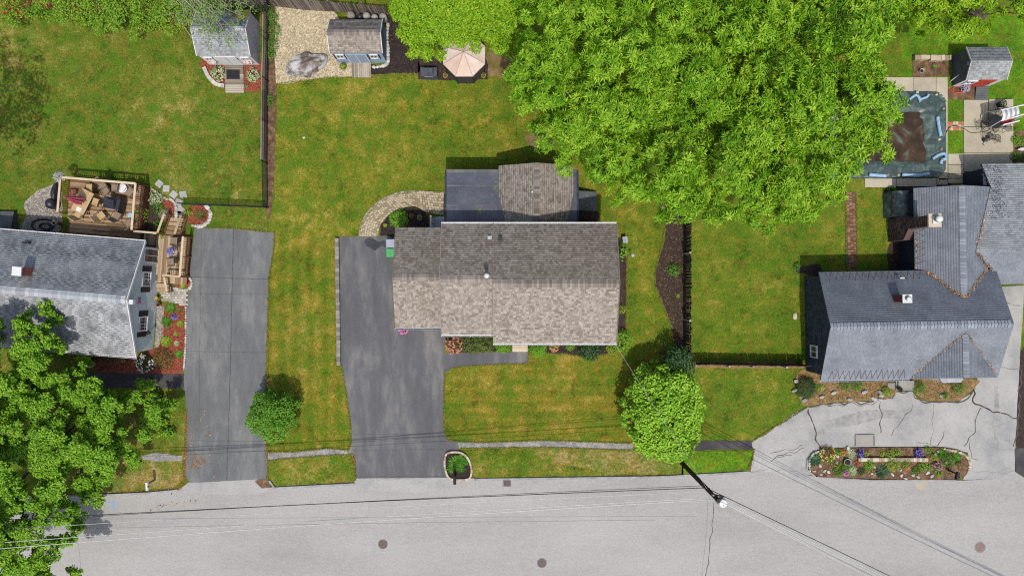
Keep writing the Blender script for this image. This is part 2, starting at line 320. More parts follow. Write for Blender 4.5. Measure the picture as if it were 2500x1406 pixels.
mt['taupe'] = M('taupe_fabric', [c(140, 120, 100), c(160, 140, 118)], 4, 3, .9)
mt['pinkumb'] = M('pink_fabric', [c(214, 92, 108), c(236, 128, 140)], 3, 3, .8)
mt['red'] = M('red_paint', [c(196, 66, 48), c(216, 84, 62)], 3, 3, .6)
mt['terracotta'] = M('terracotta', [c(190, 110, 80), c(210, 132, 100)], 4, 3, .9)
mt['tarp'] = M('green_tarp', [c(48, 64, 60), c(72, 92, 86), c(124, 142, 136)], 1.1, 6, .35, mid=(5, .35), bump=(.5, 5), spec=.4, dist=1.2)
mt['water'] = M('brown_water', [(.3, c(38, 26, 10)), (.48, c(66, 48, 22)), (.58, c(88, 68, 36)), (.64, c(104, 116, 104)), (.7, c(128, 150, 144))], .7, 6, .15, dist=1, spec=.4)
mt['bluebag'] = M('blue_water_tube', [c(150, 190, 220), c(176, 212, 236)], 4, 3, .45, bump=(.3, 12))
mt['bark'] = M('bark', [c(86, 72, 60), c(128, 110, 94)], 5, 5, .95, bump=(.6, 18))
mt['birch'] = M('pale_bark', [c(160, 150, 138), c(200, 190, 176)], 5, 4, .9)
mt['pole'] = M('utility_pole', [c(56, 42, 36), c(84, 66, 54)], 4, 4, .9)
mt['trafo'] = M('transformer_grey', [c(150, 160, 164), c(176, 184, 188)], 4, 3, .5)
mt['wire'] = M('wire_black', [c(36, 36, 38)], rough=.6)
mt['wirel'] = M('wire_alu', [c(224, 222, 218)], rough=.5, spec=.4)
mt['iron'] = M('cast_iron', [c(96, 82, 76), c(126, 112, 104)], 6, 4, .7, bump=(.3, 24))
mt['ironl'] = M('rusty_iron', [c(140, 118, 112), c(160, 138, 130)], 6, 4, .8, bump=(.3, 24))
mt['hose'] = M('black_hose', [c(34, 34, 36)], rough=.5)
mt['bluepaint'] = M('blue_spray_paint', [c(130, 176, 220), c(170, 196, 214)], 6, 4, .9, grain=(.1, 40))
mt['pinkpaint'] = M('pink_spray_paint', [c(222, 170, 162), c(206, 190, 184)], 9, 5, .9, grain=(.1, 40))
mt['orange'] = M('orange_cord', [c(214, 96, 44)], rough=.6)
def leafm(name, dark, mid, light, trans=.3):
    return M(name, [(.1, dark), (.5, mid), (.95, light)], .5, 3, .55, w=.75, trans=trans, spec=.14)
mt['lf_big'] = leafm('leaf_chestnut', c(72, 128, 8), c(134, 192, 32), c(194, 232, 70), .18)
mt['lf_maple'] = leafm('leaf_maple', c(88, 142, 6), c(138, 190, 22), c(192, 224, 56), .2)
mt['lf_ball'] = leafm('leaf_ball_maple', c(94, 156, 22), c(156, 214, 48), c(204, 240, 92), .22)
mt['lf_oak'] = leafm('leaf_oak', c(70, 130, 16), c(130, 190, 38), c(190, 228, 78), .26)
mt['lf_globe'] = leafm('leaf_globe', c(62, 118, 16), c(100, 162, 34), c(160, 206, 74), .22)
mt['lf_dark'] = leafm('leaf_dark', c(26, 58, 22), c(46, 90, 34), c(110, 148, 90), .12)
mt['lf_mid'] = leafm('leaf_mid', c(58, 116, 26), c(98, 166, 46), c(154, 206, 78), .32)
mt['lf_bright'] = leafm('leaf_bright', c(98, 168, 26), c(140, 208, 46), c(184, 232, 84), .35)
mt['lf_box'] = leafm('leaf_boxwood', c(70, 98, 30), c(106, 134, 46), c(156, 172, 78), .2)
mt['lf_hosta'] = leafm('leaf_hosta', c(130, 166, 90), c(196, 212, 150), c(240, 244, 214), .25)
mt['lf_lime'] = leafm('leaf_lime', c(120, 160, 30), c(164, 196, 50), c(206, 220, 90), .3)
mt['lf_blue'] = leafm('leaf_bluegreen', c(40, 84, 50), c(70, 118, 76), c(130, 168, 130), .2)
mt['lf_birch'] = leafm('leaf_birch', c(92, 140, 46), c(132, 176, 76), c(176, 208, 118), .35)
mt['lf_for'] = leafm('leaf_forsythia', c(92, 150, 24), c(140, 196, 48), c(208, 230, 88), .4)
mt['lf_brown'] = leafm('leaf_bronze', c(92, 84, 40), c(126, 122, 60), c(164, 148, 86), .2)
mt['lf_purple'] = leafm('leaf_purple', c(40, 30, 70), c(66, 54, 110), c(100, 88, 150), .1)
for n, a, b_ in (('fl_pink', (206, 84, 160), (236, 150, 204)), ('fl_red', (196, 52, 56), (226, 110, 100)), ('fl_white', (226, 226, 220), (246, 246, 244)), ('fl_violet', (100, 90, 190), (150, 140, 220)), ('fl_orange', (220, 110, 40), (240, 160, 70)), ('fl_yellow', (226, 190, 60), (244, 224, 120)), ('fl_lav', (170, 160, 190), (206, 198, 216)), ('fl_salmon', (214, 110, 100), (232, 160, 140))):
    mt[n] = M(n, [(.1, c(*a)), (.9, c(*b_))], 4, 3, .7, w=.8)
# ---------------------------------------------------------------- ground, road, paving
def organic(poly, step=9, amp=1.6, fr=.06):
    out = []; n = len(poly)
    for i in range(n):
        a = Vector(poly[i]); b = Vector(poly[(i+1) % n]); L = (b-a).length; k = max(1, int(L/step))
        nr = Vector((-(b-a).y, (b-a).x)).normalized() if L > 0 else Vector((0, 0))
        for j in range(k):
            p = a + (b-a)*j/k
            d = noise.noise(Vector((p.x*fr, p.y*fr, 3.3))) + .6*noise.noise(Vector((p.x*fr*3.1, p.y*fr*3.1, 8.8)))
            out.append(p + nr*d*amp)
    return out
def curve(pts, n=6, closed=False):                   # Catmull-Rom through pixel points
    out = []; m = len(pts); rng = range(m if closed else m-1)
    g = (lambda i: Vector(pts[i % m])) if closed else (lambda i: Vector(pts[max(0, min(m-1, i))]))
    for i in rng:
        p0, p1, p2, p3 = g(i-1), g(i), g(i+1), g(i+2)
        for j in range(n):
            t = j/n
            out.append(.5*((2*p1) + (p2-p0)*t + (2*p0-5*p1+4*p2-p3)*t*t + (3*p1-p0-3*p2+p3)*t**3))
    if not closed: out.append(Vector(pts[-1]))
    return out
def sheet(name, poly, z, mat, amp=1.6, step=9, th=.03, fr=.06, parent=None, k='structure'):
    if amp: poly = organic(poly, step, amp, fr)
    mb = MB(); mb.prism([tuple(P(*p)[:2]) for p in poly], z-th, z)
    o = mb.build(name, mt[mat] if isinstance(mat, str) else mat, parent)
    if parent is None: kind(o, k)
    return o
def strip(name, pts, w, z, mat, parent, amp=0, h=.004, k=None, vary=.3):
    """thin ribbon along pixel points, w in metres"""
    pts = [P(p[0], p[1]) for p in pts]; mb = MB(); L = []; Rr = []
    for i, p in enumerate(pts):
        d = (pts[min(i+1, len(pts)-1)] - pts[max(0, i-1)]); d = Vector((-d.y, d.x, 0)).normalized()
        q = p + d*amp*noise.noise(p*1.7); ww = w*.5*(1 + vary*noise.noise(p*2.3))
        L.append(q + d*ww); Rr.append(q - d*ww)
    for i in range(len(pts)-1):
        mb.face([(Rr[i].x, Rr[i].y, z+h), (Rr[i+1].x, Rr[i+1].y, z+h), (L[i+1].x, L[i+1].y, z+h), (L[i].x, L[i].y, z+h)])
    o = mb.build(name, mt[mat], parent)
    if parent is None: kind(o, k or 'structure')
    return o
def dense(pts, step=6):
    out = []
    for a, b in zip(pts[:-1], pts[1:]):
        a = Vector(a); b = Vector(b); n = max(1, int((b-a).length/step))
        out += [a + (b-a)*i/n for i in range(n)]
    return out + [Vector(pts[-1])]
g = MB(); g.face([(-400, -400, 0), (400, -400, 0), (400, 400, 0), (-400, 400, 0)]); kind(g.build('ground', mt['ground']), 'structure')
sheet('lawn', [(-400, -300), (652, -300), (656, 1230), (-400, 1230)], .010, 'lawn_l', 0)
sheet('lawn', [(656, -300), (1100, -300), (1100, 560), (856, 565), (656, 565)], .011, 'lawn_m', 0)
sheet('lawn', [(1100, -300), (1684, -300), (1684, 860), (1100, 860)], .011, 'lawn_m', 0)
sheet('lawn', [(656, 565), (1100, 565), (1100, 860), (1100, 880), (860, 1130), (656, 1130)], .0115, 'lawn_s', 0)
sheet('lawn', [(1080, 860), (1700, 860), (1700, 1100), (1080, 1100)], .0113, 'lawn_f', 0)
sheet('lawn', [(1684, -300), (2900, -300), (2900, 900), (1684, 900)], .010, 'lawn_r', 0)
sheet('lawn', [(2200, 40), (2700, 40), (2700, 400), (2200, 400)], .014, 'lawn_g', 0)
sheet('lawn', [(1690, 893), (2010, 897), (2020, 1000), (1900, 1080), (1690, 1085)], .014, 'lawn_r', 0)
# road
top = [(-9000, 1330), (-400, 1226), (215, 1208), (368, 1201), (438, 1194), (462, 1176), (560, 1172), (646, 1168), (662, 1188), (760, 1184), (862, 1178), (872, 1166), (1090, 1164), (1112, 1171), (1160, 1166), (1600, 1161), (1830, 1151), (1930, 1150), (1985, 1162), (2130, 1170), (2350, 1172), (2500, 1164), (2700, 1160), (9000, 1150)]
road = sheet('road', top + [(9000, 1590), (-9000, 1720)], .020, 'road', 0)
strip('tar_joint', dense([(-200, 1292), (160, 1290), (500, 1283), (1000, 1275), (1600, 1268)], 20), .03, .020, 'seam_l', road, .02)
strip('tar_joint', dense([(188, 1300), (196, 1360), (200, 1440)], 10), .03, .020, 'seam_l', road, .05)
strip('tar_joint', dense([(1744, 1222), (1738, 1290), (1722, 1420)], 8), .045, .020, 'seam', road, .12, vary=1.2)
strip('tar_joint', dense([(1728, 1222), (1724, 1300), (1712, 1420)], 8), .03, .020, 'seam_l', road, .12)
for i, y in enumerate((1262,)):
    strip('tar_joint', dense([(150, y+4), (900, y), (1700, y-3)], 20), .02, .020, 'seam_l', road, .03)
for pl, m_ in (([(1880, 1150), (1940, 1150), (1985, 1168), (1970, 1192), (1945, 1176)], 'drive_r'), ([(900, 1172), (1080, 1170), (1070, 1196), (960, 1200), (890, 1192)], 'drive_r'), ([(470, 1176), (640, 1172), (650, 1200), (560, 1206), (480, 1200)], 'drive_r'), ([(2235, 1178), (2262, 1174), (2256, 1192), (2240, 1196)], 'concrete')):
    sheet('road_patch', curve(pl, 4, True), .0225, m_, 3.5, 6, .002, .08, parent=road)
# painted utility marks
mb = MB(); 
for x0, x1, y0, y1 in ((257, 288, 1224, 1227), (273, 279, 1227, 1242)):
    a = P(x0, y1); b = P(x1, y0); mb.face([(a.x, a.y, .026), (b.x, a.y, .026), (b.x, b.y, .026), (a.x, b.y, .026)])
mb.build('blue_utility_mark', mt['bluepaint'], road)
mb = MB()
for (x0, y0), (x1, y1) in (((224, 1266), (224, 1278)), ((212, 1278), (226, 1279)), ((212, 1287), (226, 1288)), ((212, 1278), (213, 1288)), ((225, 1278), (225, 1288)), ((216, 1279), (218, 1288))):
    a = P(x0, y0); b = P(x1, y1); a.z = b.z = .025; mb.bar(a, b, .06, .003)
mb.build('pink_utility_mark', mt['pinkpaint'], road)
# verge strips between road and sidewalk
sheet('verge', [(120, 1120), (350, 1115), (445, 1118), (450, 1168), (425, 1190), (200, 1206), (100, 1210)], .022, 'verge', 2.5)
sheet('verge', [(656, 1122), (760, 1116), (850, 1108), (864, 1112), (866, 1176), (675, 1187), (658, 1165)], .030, 'verge_g', 1.5)
sheet('verge', [(1130, 1098), (1320, 1092), (1540, 1096), (1668, 1118), (1668, 1157), (1160, 1166), (1140, 1130)], .030, 'verge_g', 2)
for i, (x, y, r_) in enumerate(((576, 480, 13), (546, 452, 6), (530, 447, 5), (482, 412, 5), (502, 480, 6), (360, 470, 4), (1340, 340, 16), (520, 430, 4), (500, 410, 4), (450, 520, 6), (560, 520, 7), (590, 445, 4))):
    sheet('dry_patch', [(x + math.cos(a)*r_*(.5 + .5*abs(math.sin(a*1.7+i))), y + math.sin(a)*r_*(.8 + .3*math.cos(a*2.3+i))) for a in [k*.6283 for k in range(10)]], .0145, 'verge', 2.5, 4, .002)
sheet('dry_patch', [(1290, 1098), (1400, 1094), (1540, 1100), (1650, 1122), (1640, 1148), (1500, 1158), (1420, 1140), (1330, 1125)], .034, 'verge', 7, 7, .002)
sheet('verge', [(1664, 1100), (1838, 1100), (1822, 1150), (1664, 1157)], .030, 'lawn_g', 1.5)
# low asphalt kerb along the road edge
def kerb(pts, name='kerb', w=.2, h=.11):
    pts = [P(*p) for p in dense(pts, 14)]; mb = MB(); prof = [(-w/2, 0), (-w*.35, h), (w*.15, h), (w*.5, 0)]; rows = []
    for i, p in enumerate(pts):
        d = (pts[min(i+1, len(pts)-1)] - pts[max(0, i-1)]); d = Vector((-d.y, d.x, 0)).normalized()
        rows.append([(p.x - d.x*-a, p.y - d.y*-a, .018 + z*(1 + .15*noise.noise(p*.9))) for a, z in prof])
    vs = [v for r_ in rows for v in r_]; fs = []
    for i in range(len(rows)-1):
        for j in range(3): fs.append((i*4+j, (i+1)*4+j, (i+1)*4+j+1, i*4+j+1))
    mb.raw(vs, fs); return kind(mb.build(name, mt['kerb']), 'structure')
kerb([(436, 1195), (368, 1202), (215, 1209), (-300, 1226)])
kerb([(866, 1180), (672, 1190), (658, 1172)])
kerb([(1668, 1160), (1600, 1163), (1240, 1168), (1158, 1169)])
kerb([(1826, 1151), (1745, 1156), (1690, 1159)])
kerb([(2330, 1171), (2130, 1172), (1990, 1164), (1968, 1145), (1970, 1120)], w=.16, h=.1)
# left driveway
dl = sheet('driveway', [(476, 556), (570, 558), (672, 568), (668, 610), (657, 672), (654, 800), (650, 930), (648, 1060), (654, 1130), (650, 1168), (560, 1173), (462, 1178), (452, 1150), (456, 1000), (450, 930), (456, 760), (466, 640)], .028, 'drive_l', 1)
strip('seam', dense([(571, 558), (567, 720), (563, 900), (558, 1060), (554, 1170)]), .055, .028, 'seam', dl, .03, vary=.8)
strip('seam', dense([(466, 676), (560, 679), (656, 682)]), .045, .028, 'seam', dl, .03)
for y in (716, 857, 1074, 1098): strip('seam', dense([(458, y), (560, y+2), (650, y+3)]), .02, .028, 'seam', dl, .02)  # the lines nearest the road are painted shadows of the overhead wires
strip('seam', dense([(493, 560), (489, 800), (486, 1100)]), .02, .028, 'seam', dl, .02)
sheet('driveway_apron_patch', [(622, 1173), (645, 1160), (665, 1190), (640, 1192)], .027, 'soil', 2)
# main driveway and front walk
dm = sheet('driveway', [(830, 578), (958, 577), (962, 800), (1086, 800), (1086, 862), (1289, 858), (1289, 886), (1200, 890), (1128, 894), (1100, 900), (1088, 912), (1084, 960), (1084, 1050), (1090, 1072), (1119, 1078), (1119, 1098), (1096, 1104), (1088, 1130), (1094, 1165), (872, 1167), (866, 1120), (852, 1102), (858, 1082), (857, 1040), (846, 960), (834, 892), (830, 780)], .030, 'drive', .8)
strip('seam', dense([(870, 1163), (1092, 1162)]), .05, .030, 'seam', dm, .04)
for y in (1058, 1076, 1096): strip('seam', dense([(862, y+2), (1084, y)]), .02, .030, 'seam', dm, .02)  # overhead wires' shadows painted on as thin dark strips
mb = MB(); pl = [(892, 585), (905, 580), (925, 590), (940, 588), (942, 604), (934, 600), (926, 604), (915, 612), (905, 606), (894, 600)]
mb.prism([tuple(P(*p)[:2]) for p in organic(curve(pl, 4, True), 4, 1.5, .2)], .03, .0335); mb.build('oil_stain', mt['stain'], dm)
sheet('sidewalk', [(655, 1104), (720, 1102), (800, 1094), (852, 1098), (856, 1108), (780, 1112), (700, 1118), (656, 1124)], .026, 'walk_old', 3, 6)
sheet('sidewalk', [(1119, 1078), (1190, 1079), (1320, 1074), (1545, 1082), (1545, 1098), (1330, 1090), (1180, 1092), (1122, 1094)], .033, 'walk_old', 3.2, 5)
sheet('sidewalk', [(1690, 1076), (1770, 1074), (1834, 1076), (1838, 1096), (1760, 1096), (1690, 1100)], .033, 'walk_dark', 1.5)
sheet('sidewalk', [(345, 1112), (380, 1104), (448, 1110), (446, 1122), (400, 1126), (350, 1122)], .026, 'walk_old', 3, 6)
sheet('path', [(190, 912), (300, 908), (380, 912), (452, 912), (452, 948), (330, 946), (230, 944)], .026, 'walk_dark', 1)
# right driveway: horseshoe drive of pale old asphalt
dr = sheet('driveway', [(1690, 1090), (1834, 1076), (1870, 1060), (1900, 1036), (1935, 1010), (1968, 994), (2030, 984), (2140, 978), (2175, 968), (2184, 956), (2226, 955), (2240, 974), (2270, 982), (2340, 980), (2372, 958), (2384, 930), (2390, 900), (2420, 880), (2445, 700), (2640, 690), (2640, 700), (2500, 700), (2490, 860), (2484, 960), (2478, 1080), (2476, 1150), (2500, 1166), (2350, 1170), (2366, 1130), (2362, 1104), (2300, 1090), (2100, 1090), (1996, 1096), (1972, 1120), (1972, 1146), (1984, 1160), (1930, 1152), (1832, 1150), (1838, 1110), (1838, 1095)], .027, 'drive_r', 1)
for pts, w, m in (
    ([(1968, 996), (2000, 986), (2040, 984), (2090, 980), (2110, 984), (2140, 978), (2178, 972), (2186, 958), (2226, 957), (2236, 972), (2250, 980), (2300, 982), (2350, 978), (2374, 958), (2382, 934)], .16, 'seam'),
    ([(1900, 1038), (1935, 1014), (1966, 998)], .1, 'seam'),
    ([(2006, 988), (2040, 988), (2070, 986), (2104, 990), (2140, 984)], .07, 'seam'),
    ([(1972, 998), (1978, 1020), (1988, 1045), (1994, 1070), (2002, 1094)], .14, 'seam_b'),
    ([(2146, 980), (2150, 1000), (2150, 1030), (2148, 1056)], .1, 'seam_b'),
    ([(2228, 986), (2210, 1014), (2190, 1040), (2174, 1062)], .07, 'seam'),
    ([(2278, 984), (2276, 1040), (2272, 1084)], .04, 'seam_b'),
    ([(2376, 950), (2378, 980), (2396, 994), (2440, 1010), (2482, 1020)], .14, 'seam_b'),
    ([(2392, 994), (2384, 1020), (2376, 1050), (2356, 1090)], .1, 'seam'),
    ([(2366, 1080), (2370, 1100), (2366, 1118), (2384, 1122)], .06, 'seam'),
    ([(2304, 1050), (2296, 1070), (2288, 1088)], .07, 'seam'),
    ([(2240, 1076), (2262, 1084), (2290, 1086)], .05, 'seam'),
    ([(1876, 1104), (1900, 1102), (1930, 1094), (1960, 1086)], .06, 'seam'),
    ([(1880, 1124), (1900, 1110), (1918, 1108), (1962, 1092)], .06, 'seam'),
    ([(1890, 1118), (1912, 1112), (1932, 1114)], .05, 'seam'),
    ([(2478, 1090), (2486, 1000), (2492, 900)], .12, 'seam'),
    ([(1838, 1100), (1842, 1130), (1832, 1148)], .05, 'seam_l'),
    ([(1832, 1150), (1880, 1146), (1960, 1148)], .04, 'seam_l'),
    ([(2372, 1152), (2420, 1150), (2476, 1152)], .04, 'seam_l'),
    ([(2436, 742), (2490, 746)], .06, 'seam'), ([(2440, 898), (2488, 900)], .04, 'seam')):
    strip('crack_filler', curve(dense(pts, 9), 2), w*.62, .027, m, dr, .22, vary=.9)
for bi, (px, py, rx, ry, rot) in enumerate(((2090, 1022, 2.2, .42, .18), (2160, 1010, 1.9, .3, -.05), (2010, 1052, 1.0, .22, .6), (2432, 1020, .22, 2.4, 0))):      # tyre-worn darker bands
    mb = MB(); q = P(px, py); pts = []
    for i in range(40):
        a = i/40*2*math.pi; x = math.cos(a)*rx; y = math.sin(a)*ry; k = 1 + .25*noise.noise(Vector((x*2.5, y*4, px)))
        pts.append((q.x + (x*math.cos(rot) - y*math.sin(rot))*k, q.y + (x*math.sin(rot) + y*math.cos(rot))*k))
    mb.prism(pts, .022, .0278 + .0006*bi); mb.build('worn_band', M('worn', [c(146, 146, 144), c(168, 167, 163), c(186, 184, 178)], 2.2, 6, .9, grain=(.12, 30)), dr)
mb = MB(); a = P(2088, 1088); b = P(2132, 1060); mb.prism([(a.x, a.y), (b.x, a.y), (b.x, b.y), (a.x, b.y)], .02, .031); cov = mb.build('concrete_cover', mt['concrete_g'], dr)
strip('crack_filler', dense([(2087, 1088), (2087, 1059), (2133, 1059), (2133, 1088)]), .08, .029, 'seam', dr, .04)
sheet('driveway', [(2476, 1094), (2560, 1090), (2560, 1160), (2500, 1164), (2478, 1150)], .029, 'walk_dark', 1)
# beds
BED = {}
def bed(key, poly, mat, z=.045, amp=1.6, name='planting_bed', smooth=True):
    BED[key] = sheet(name, curve(poly, 4, True) if smooth else poly, z, mat, amp, 6, .04); return BED[key]
bed('fence', [(1608, 500), (1640, 505), (1664, 512), (1672, 545), (1672, 700), (1672, 850), (1660, 872), (1644, 850), (1640, 800), (1618, 745), (1600, 700), (1598, 670), (1606, 635), (1620, 600), (1624, 560), (1616, 530)], 'brownmulch')
bed('front_l', [(1086, 822), (1205, 822), (1230, 838), (1250, 842), (1246, 855), (1200, 858), (1140, 860), (1096, 860)], 'darkmulch', smooth=False)
bed('front_r', [(1288, 838), (1500, 838), (1520, 845), (1500, 858), (1465, 868), (1430, 872), (1390, 864), (1360, 860), (1290, 860)], 'darkmulch')
bed('side', [(1506, 580), (1522, 580), (1532, 610), (1530, 650), (1528, 700), (1528, 770), (1524, 810), (1506, 815)], 'brownmulch', smooth=False)
bed('round', [(928, 575), (930, 550), (948, 528), (978, 510), (1010, 504), (1036, 515), (1046, 530), (1048, 560), (980, 578)], 'darkmulch', smooth=False)
bed('tent', [(1020, 140), (1086, 140), (1184, 138), (1192, 160), (1190, 194), (1100, 197), (1022, 194)], 'brownmulch', smooth=False)
bed('shedblack', [(944, 40), (985, 60), (1000, 120), (1022, 150), (1020, 180), (960, 180), (905, 182), (906, 158), (944, 156)], 'darkmulch')
bed('dirt', [(1190, 130), (1240, 120), (1262, 140), (1250, 180), (1215, 190), (1192, 180)], 'dirt', .03, 6, 'bare_earth')
bed('dirt2', [(1280, 330), (1330, 318), (1350, 345), (1310, 365)], 'dirt', .03, 8, 'bare_earth')
bed('gravel', [(674, 16), (745, 26), (816, 30), (830, 50), (830, 150), (905, 152), (905, 190), (860, 188), (800, 190), (740, 198), (700, 206), (674, 205), (670, 120)], 'gravel', .05, 1.6, 'gravel_area', False)
bed('gravel_l', [(60, 500), (90, 470), (130, 450), (150, 450), (150, 560), (100, 566), (50, 560), (66, 530)], 'ggravel', .04, 3, 'gravel_area')
bed('shed_l1', [(490, 145), (548, 150), (552, 212), (530, 205), (508, 186), (492, 168)], 'redmulch', smooth=False)
bed('shed_l2', [(597, 152), (640, 152), (640, 218), (620, 226), (597, 224)], 'redmulch', smooth=False)
bed('red1', [(396, 494), (415, 486), (428, 496), (430, 530), (418, 545), (396, 535), (390, 515)], 'redmulch')
bed('red2', [(462, 512), (480, 502), (504, 504), (514, 522), (508, 542), (490, 552), (466, 548), (458, 530)], 'redmulch')
bed('red3', [(428, 690), (434, 678), (456, 674), (467, 684), (466, 700), (450, 706), (432, 704)], 'redmulch')
bed('red4', [(400, 746), (452, 744), (454, 820), (450, 900), (440, 912), (380, 912), (232, 908), (232, 868), (330, 868), (380, 850), (388, 790)], 'redmulch', smooth=False)
bed('green_l', [(352, 480), (372, 462), (398, 480), (400, 540), (384, 566), (352, 566)], 'brownmulch', .04)
bed('wallgravel', [(384, 740), (402, 748), (400, 820), (386, 850), (380, 846)], 'ggravel', .05, 1, 'gravel_strip', False)
bed('redback', [(-40, -30), (150, -30), (300, -20), (470, -10), (500, 40), (470, 60), (380, 48), (330, 20), (250, 38), (190, 34), (130, 22), (60, 18), (-40, 30)], 'redmulch', .03, 4)
bed('island', [(1976, 1128), (1984, 1106), (2010, 1096), (2080, 1092), (2200, 1091), (2310, 1092), (2350, 1104), (2366, 1126), (2360, 1152), (2330, 1167), (2200, 1168), (2060, 1165), (1990, 1160)], 'soil', .10, 1.2)
bed('entry_l', [(1944, 915), (1962, 900), (2005, 905), (2020, 925), (2178, 930), (2180, 966), (2140, 976), (2030, 982), (1968, 990), (1950, 972), (1944, 945)], 'litter', .05)
bed('entry_r', [(2228, 925), (2380, 925), (2378, 945), (2350, 970), (2330, 978), (2270, 978), (2240, 966), (2228, 945)], 'litter', .05)
bed('mailbed', [(1088, 1110), (1098, 1103), (1124, 1103), (1142, 1116), (1151, 1140), (1150, 1158), (1140, 1168), (1100, 1166), (1088, 1145)], 'darkmulch', .12)
bed('poolbed', [(2228, 150), (2316, 150), (2318, 186), (2228, 190)], 'soil', .05, .6, 'planting_bed', False)
bed('poolside', [(2166, 458), (2240, 452), (2312, 440), (2314, 470), (2240, 476), (2166, 486)], 'darkmulch', .04)
bed('patioside', [(2472, 330), (2530, 325), (2530, 404), (2474, 404)], 'soil', .05, 1)
bed('housewest', [(1940, 640), (1962, 650), (2000, 645), (2000, 672), (1962, 668), (1944, 664)], 'brownmulch', .04, 2)
bed('housenorth', [(2170, 600), (2200, 590), (2200, 656), (2170, 656)], 'brownmulch', .04, 2)
bed('fencerow', [(642, 0), (680, 0), (676, 200), (672, 390), (664, 510), (650, 512), (648, 200)], 'soil', .03, 2.5, 'planting_bed')
bed('eastedge', [(2488, 860), (2560, 860), (2560, 1088), (2480, 1088)], 'brownmulch', .02, 2)
bed('fencefoot', [(1690, 884), (1960, 886), (1960, 898), (1690, 897)], 'litter', .03, 3)
bed('cellar', [(1412, 512), (1458, 515), (1456, 545), (1412, 545)], 'brownmulch', .03, 1.5)
# scattered chips / leaves
def inpoly(x, y, poly):
    n = len(poly); r_ = False; j = n-1
    for i in range(n):
        xi, yi = poly[i][0], poly[i][1]; xj, yj = poly[j][0], poly[j][1]
        if (yi > y) != (yj > y) and x < (xj-xi)*(y-yi)/(yj-yi) + xi: r_ = not r_
        j = i
    return r_
def flakes(name, pts, size, mat, parent=None, tilt=.5, aspect=.5, label=None, zj=.02):
    """pts (n,3) world; little bent quads lying there"""
    pts = np.array(pts); n = len(pts); a = RNG.uniform(0, 2*np.pi, n); s = size*RNG.uniform(.5, 1.4, n)
    d = np.stack([np.cos(a), np.sin(a), RNG.normal(0, tilt*.5, n)], 1); e = np.stack([-np.sin(a), np.cos(a), RNG.normal(0, tilt*.5, n)], 1)
    pts = pts + np.array([0, 0, 1])*(RNG.uniform(.004, zj, n))[:, None]
    u = d*(s/2)[:, None]; v = e*(s*aspect/2)[:, None]
    V = np.stack([pts-u, pts+v*.9, pts+u, pts-v*.9], 1).reshape(-1, 3); V[:, 2] = np.maximum(V[:, 2], np.repeat(pts[:, 2], 4) - .003)
    F = np.arange(4*n).reshape(-1, 4)
    o = npmesh(name, V, F, RNG.uniform(0, 1, n), mt[mat] if isinstance(mat, str) else mat, parent)
    kind(o, 'stuff')
    if parent is None and label: o['label'] = label
    return o
def polypts(poly, n, z):
    xs = [p[0] for p in poly]; ys = [p[1] for p in poly]; out = []
    while len(out) < n:
        x = random.uniform(min(xs), max(xs)); y = random.uniform(min(ys), max(ys))
        if inpoly(x, y, poly): q = P(x, y); out.append((q.x, q.y, z))
    return out
def linepts(pts, n, w, z, dens=None):
    pts = dense(pts, 4); out = []
    for _ in range(n):
        p = random.choice(pts); q = P(p[0] + random.gauss(0, w), p[1] + random.gauss(0, w)); out.append((q.x, q.y, z))
    return out
# ---------------------------------------------------------------- roofs
def shingles(parent, mat, O, U, V, poly, e=.135, wr=(.1, .24), seed=1, patch=.3, lift=.003, dashes=None, name='shingles', xf=None, mean=.5, spread=.42):
    """courses of tabs over polygon poly given in (u,v) metres from O"""
    rnd = random.Random(seed); O = Vector(O); U = Vector(U).normalized(); V = Vector(V).normalized(); Nn = U.cross(V)
    if Nn.z < 0: Nn = -Nn
    vs = []; tn = []; vmax = max(p[1] for p in poly); j = 0; v0 = 0.0
    n = len(poly)
    while v0 < vmax - .02:
        vm = min(v0 + e*.5, vmax - .005); xs = []
        for i in range(n):
            a = poly[i]; b = poly[(i+1) % n]
            if (a[1] > vm) != (b[1] > vm): xs.append(a[0] + (b[0]-a[0])*(vm-a[1])/(b[1]-a[1]))
        xs.sort()
        for k in range(0, len(xs)-1, 2):
            u = xs[k]; end = xs[k+1]; first = rnd.uniform(.05, wr[1])
            while u < end - .01:
                w = min(first if first else rnd.uniform(*wr), end-u); first = None
                z0 = lift*rnd.uniform(.5, 1.5); v1 = min(v0 + e*1.03, vmax)
                q = O + U*(u+w/2) + V*v0
                t = mean + patch*noise.noise(Vector((q.x*1.6, q.y*1.6, seed*3.7)))*.6 + rnd.uniform(-spread, spread)
                g = .004
                A = O + U*(u+g) + V*v0; B = O + U*(u+w-g) + V*v0; Cc = O + U*(u+w-g) + V*v1; D = O + U*(u+g) + V*v1
                vs.append((A, B, B + Nn*z0, A + Nn*z0, Cc + Nn*.002, D + Nn*.002)); tn.append(max(0, min(1, t)))
                u += w
        v0 += e; j += 1
    m = len(vs); A = np.array([[tuple(p) for p in q] for q in vs]).reshape(-1, 3)
    if xf is not None:
        X = np.array(xf); A = A @ X[:3, :3].T + X[:3, 3]
    b = np.arange(m)[:, None]*6
    F = np.concatenate([b + np.array([[3, 2, 4, 5]]), b + np.array([[0, 1, 2, 3]]), b + np.array([[0, 3, 5, 5]])[:, :4], b + np.array([[1, 4, 2, 2]])], 0)
    F4 = F[:2*m]; tone = np.concatenate([tn, tn])
    o = npmesh(name, A, F4, tone, mat, parent); kind(o, 'stuff'); return o
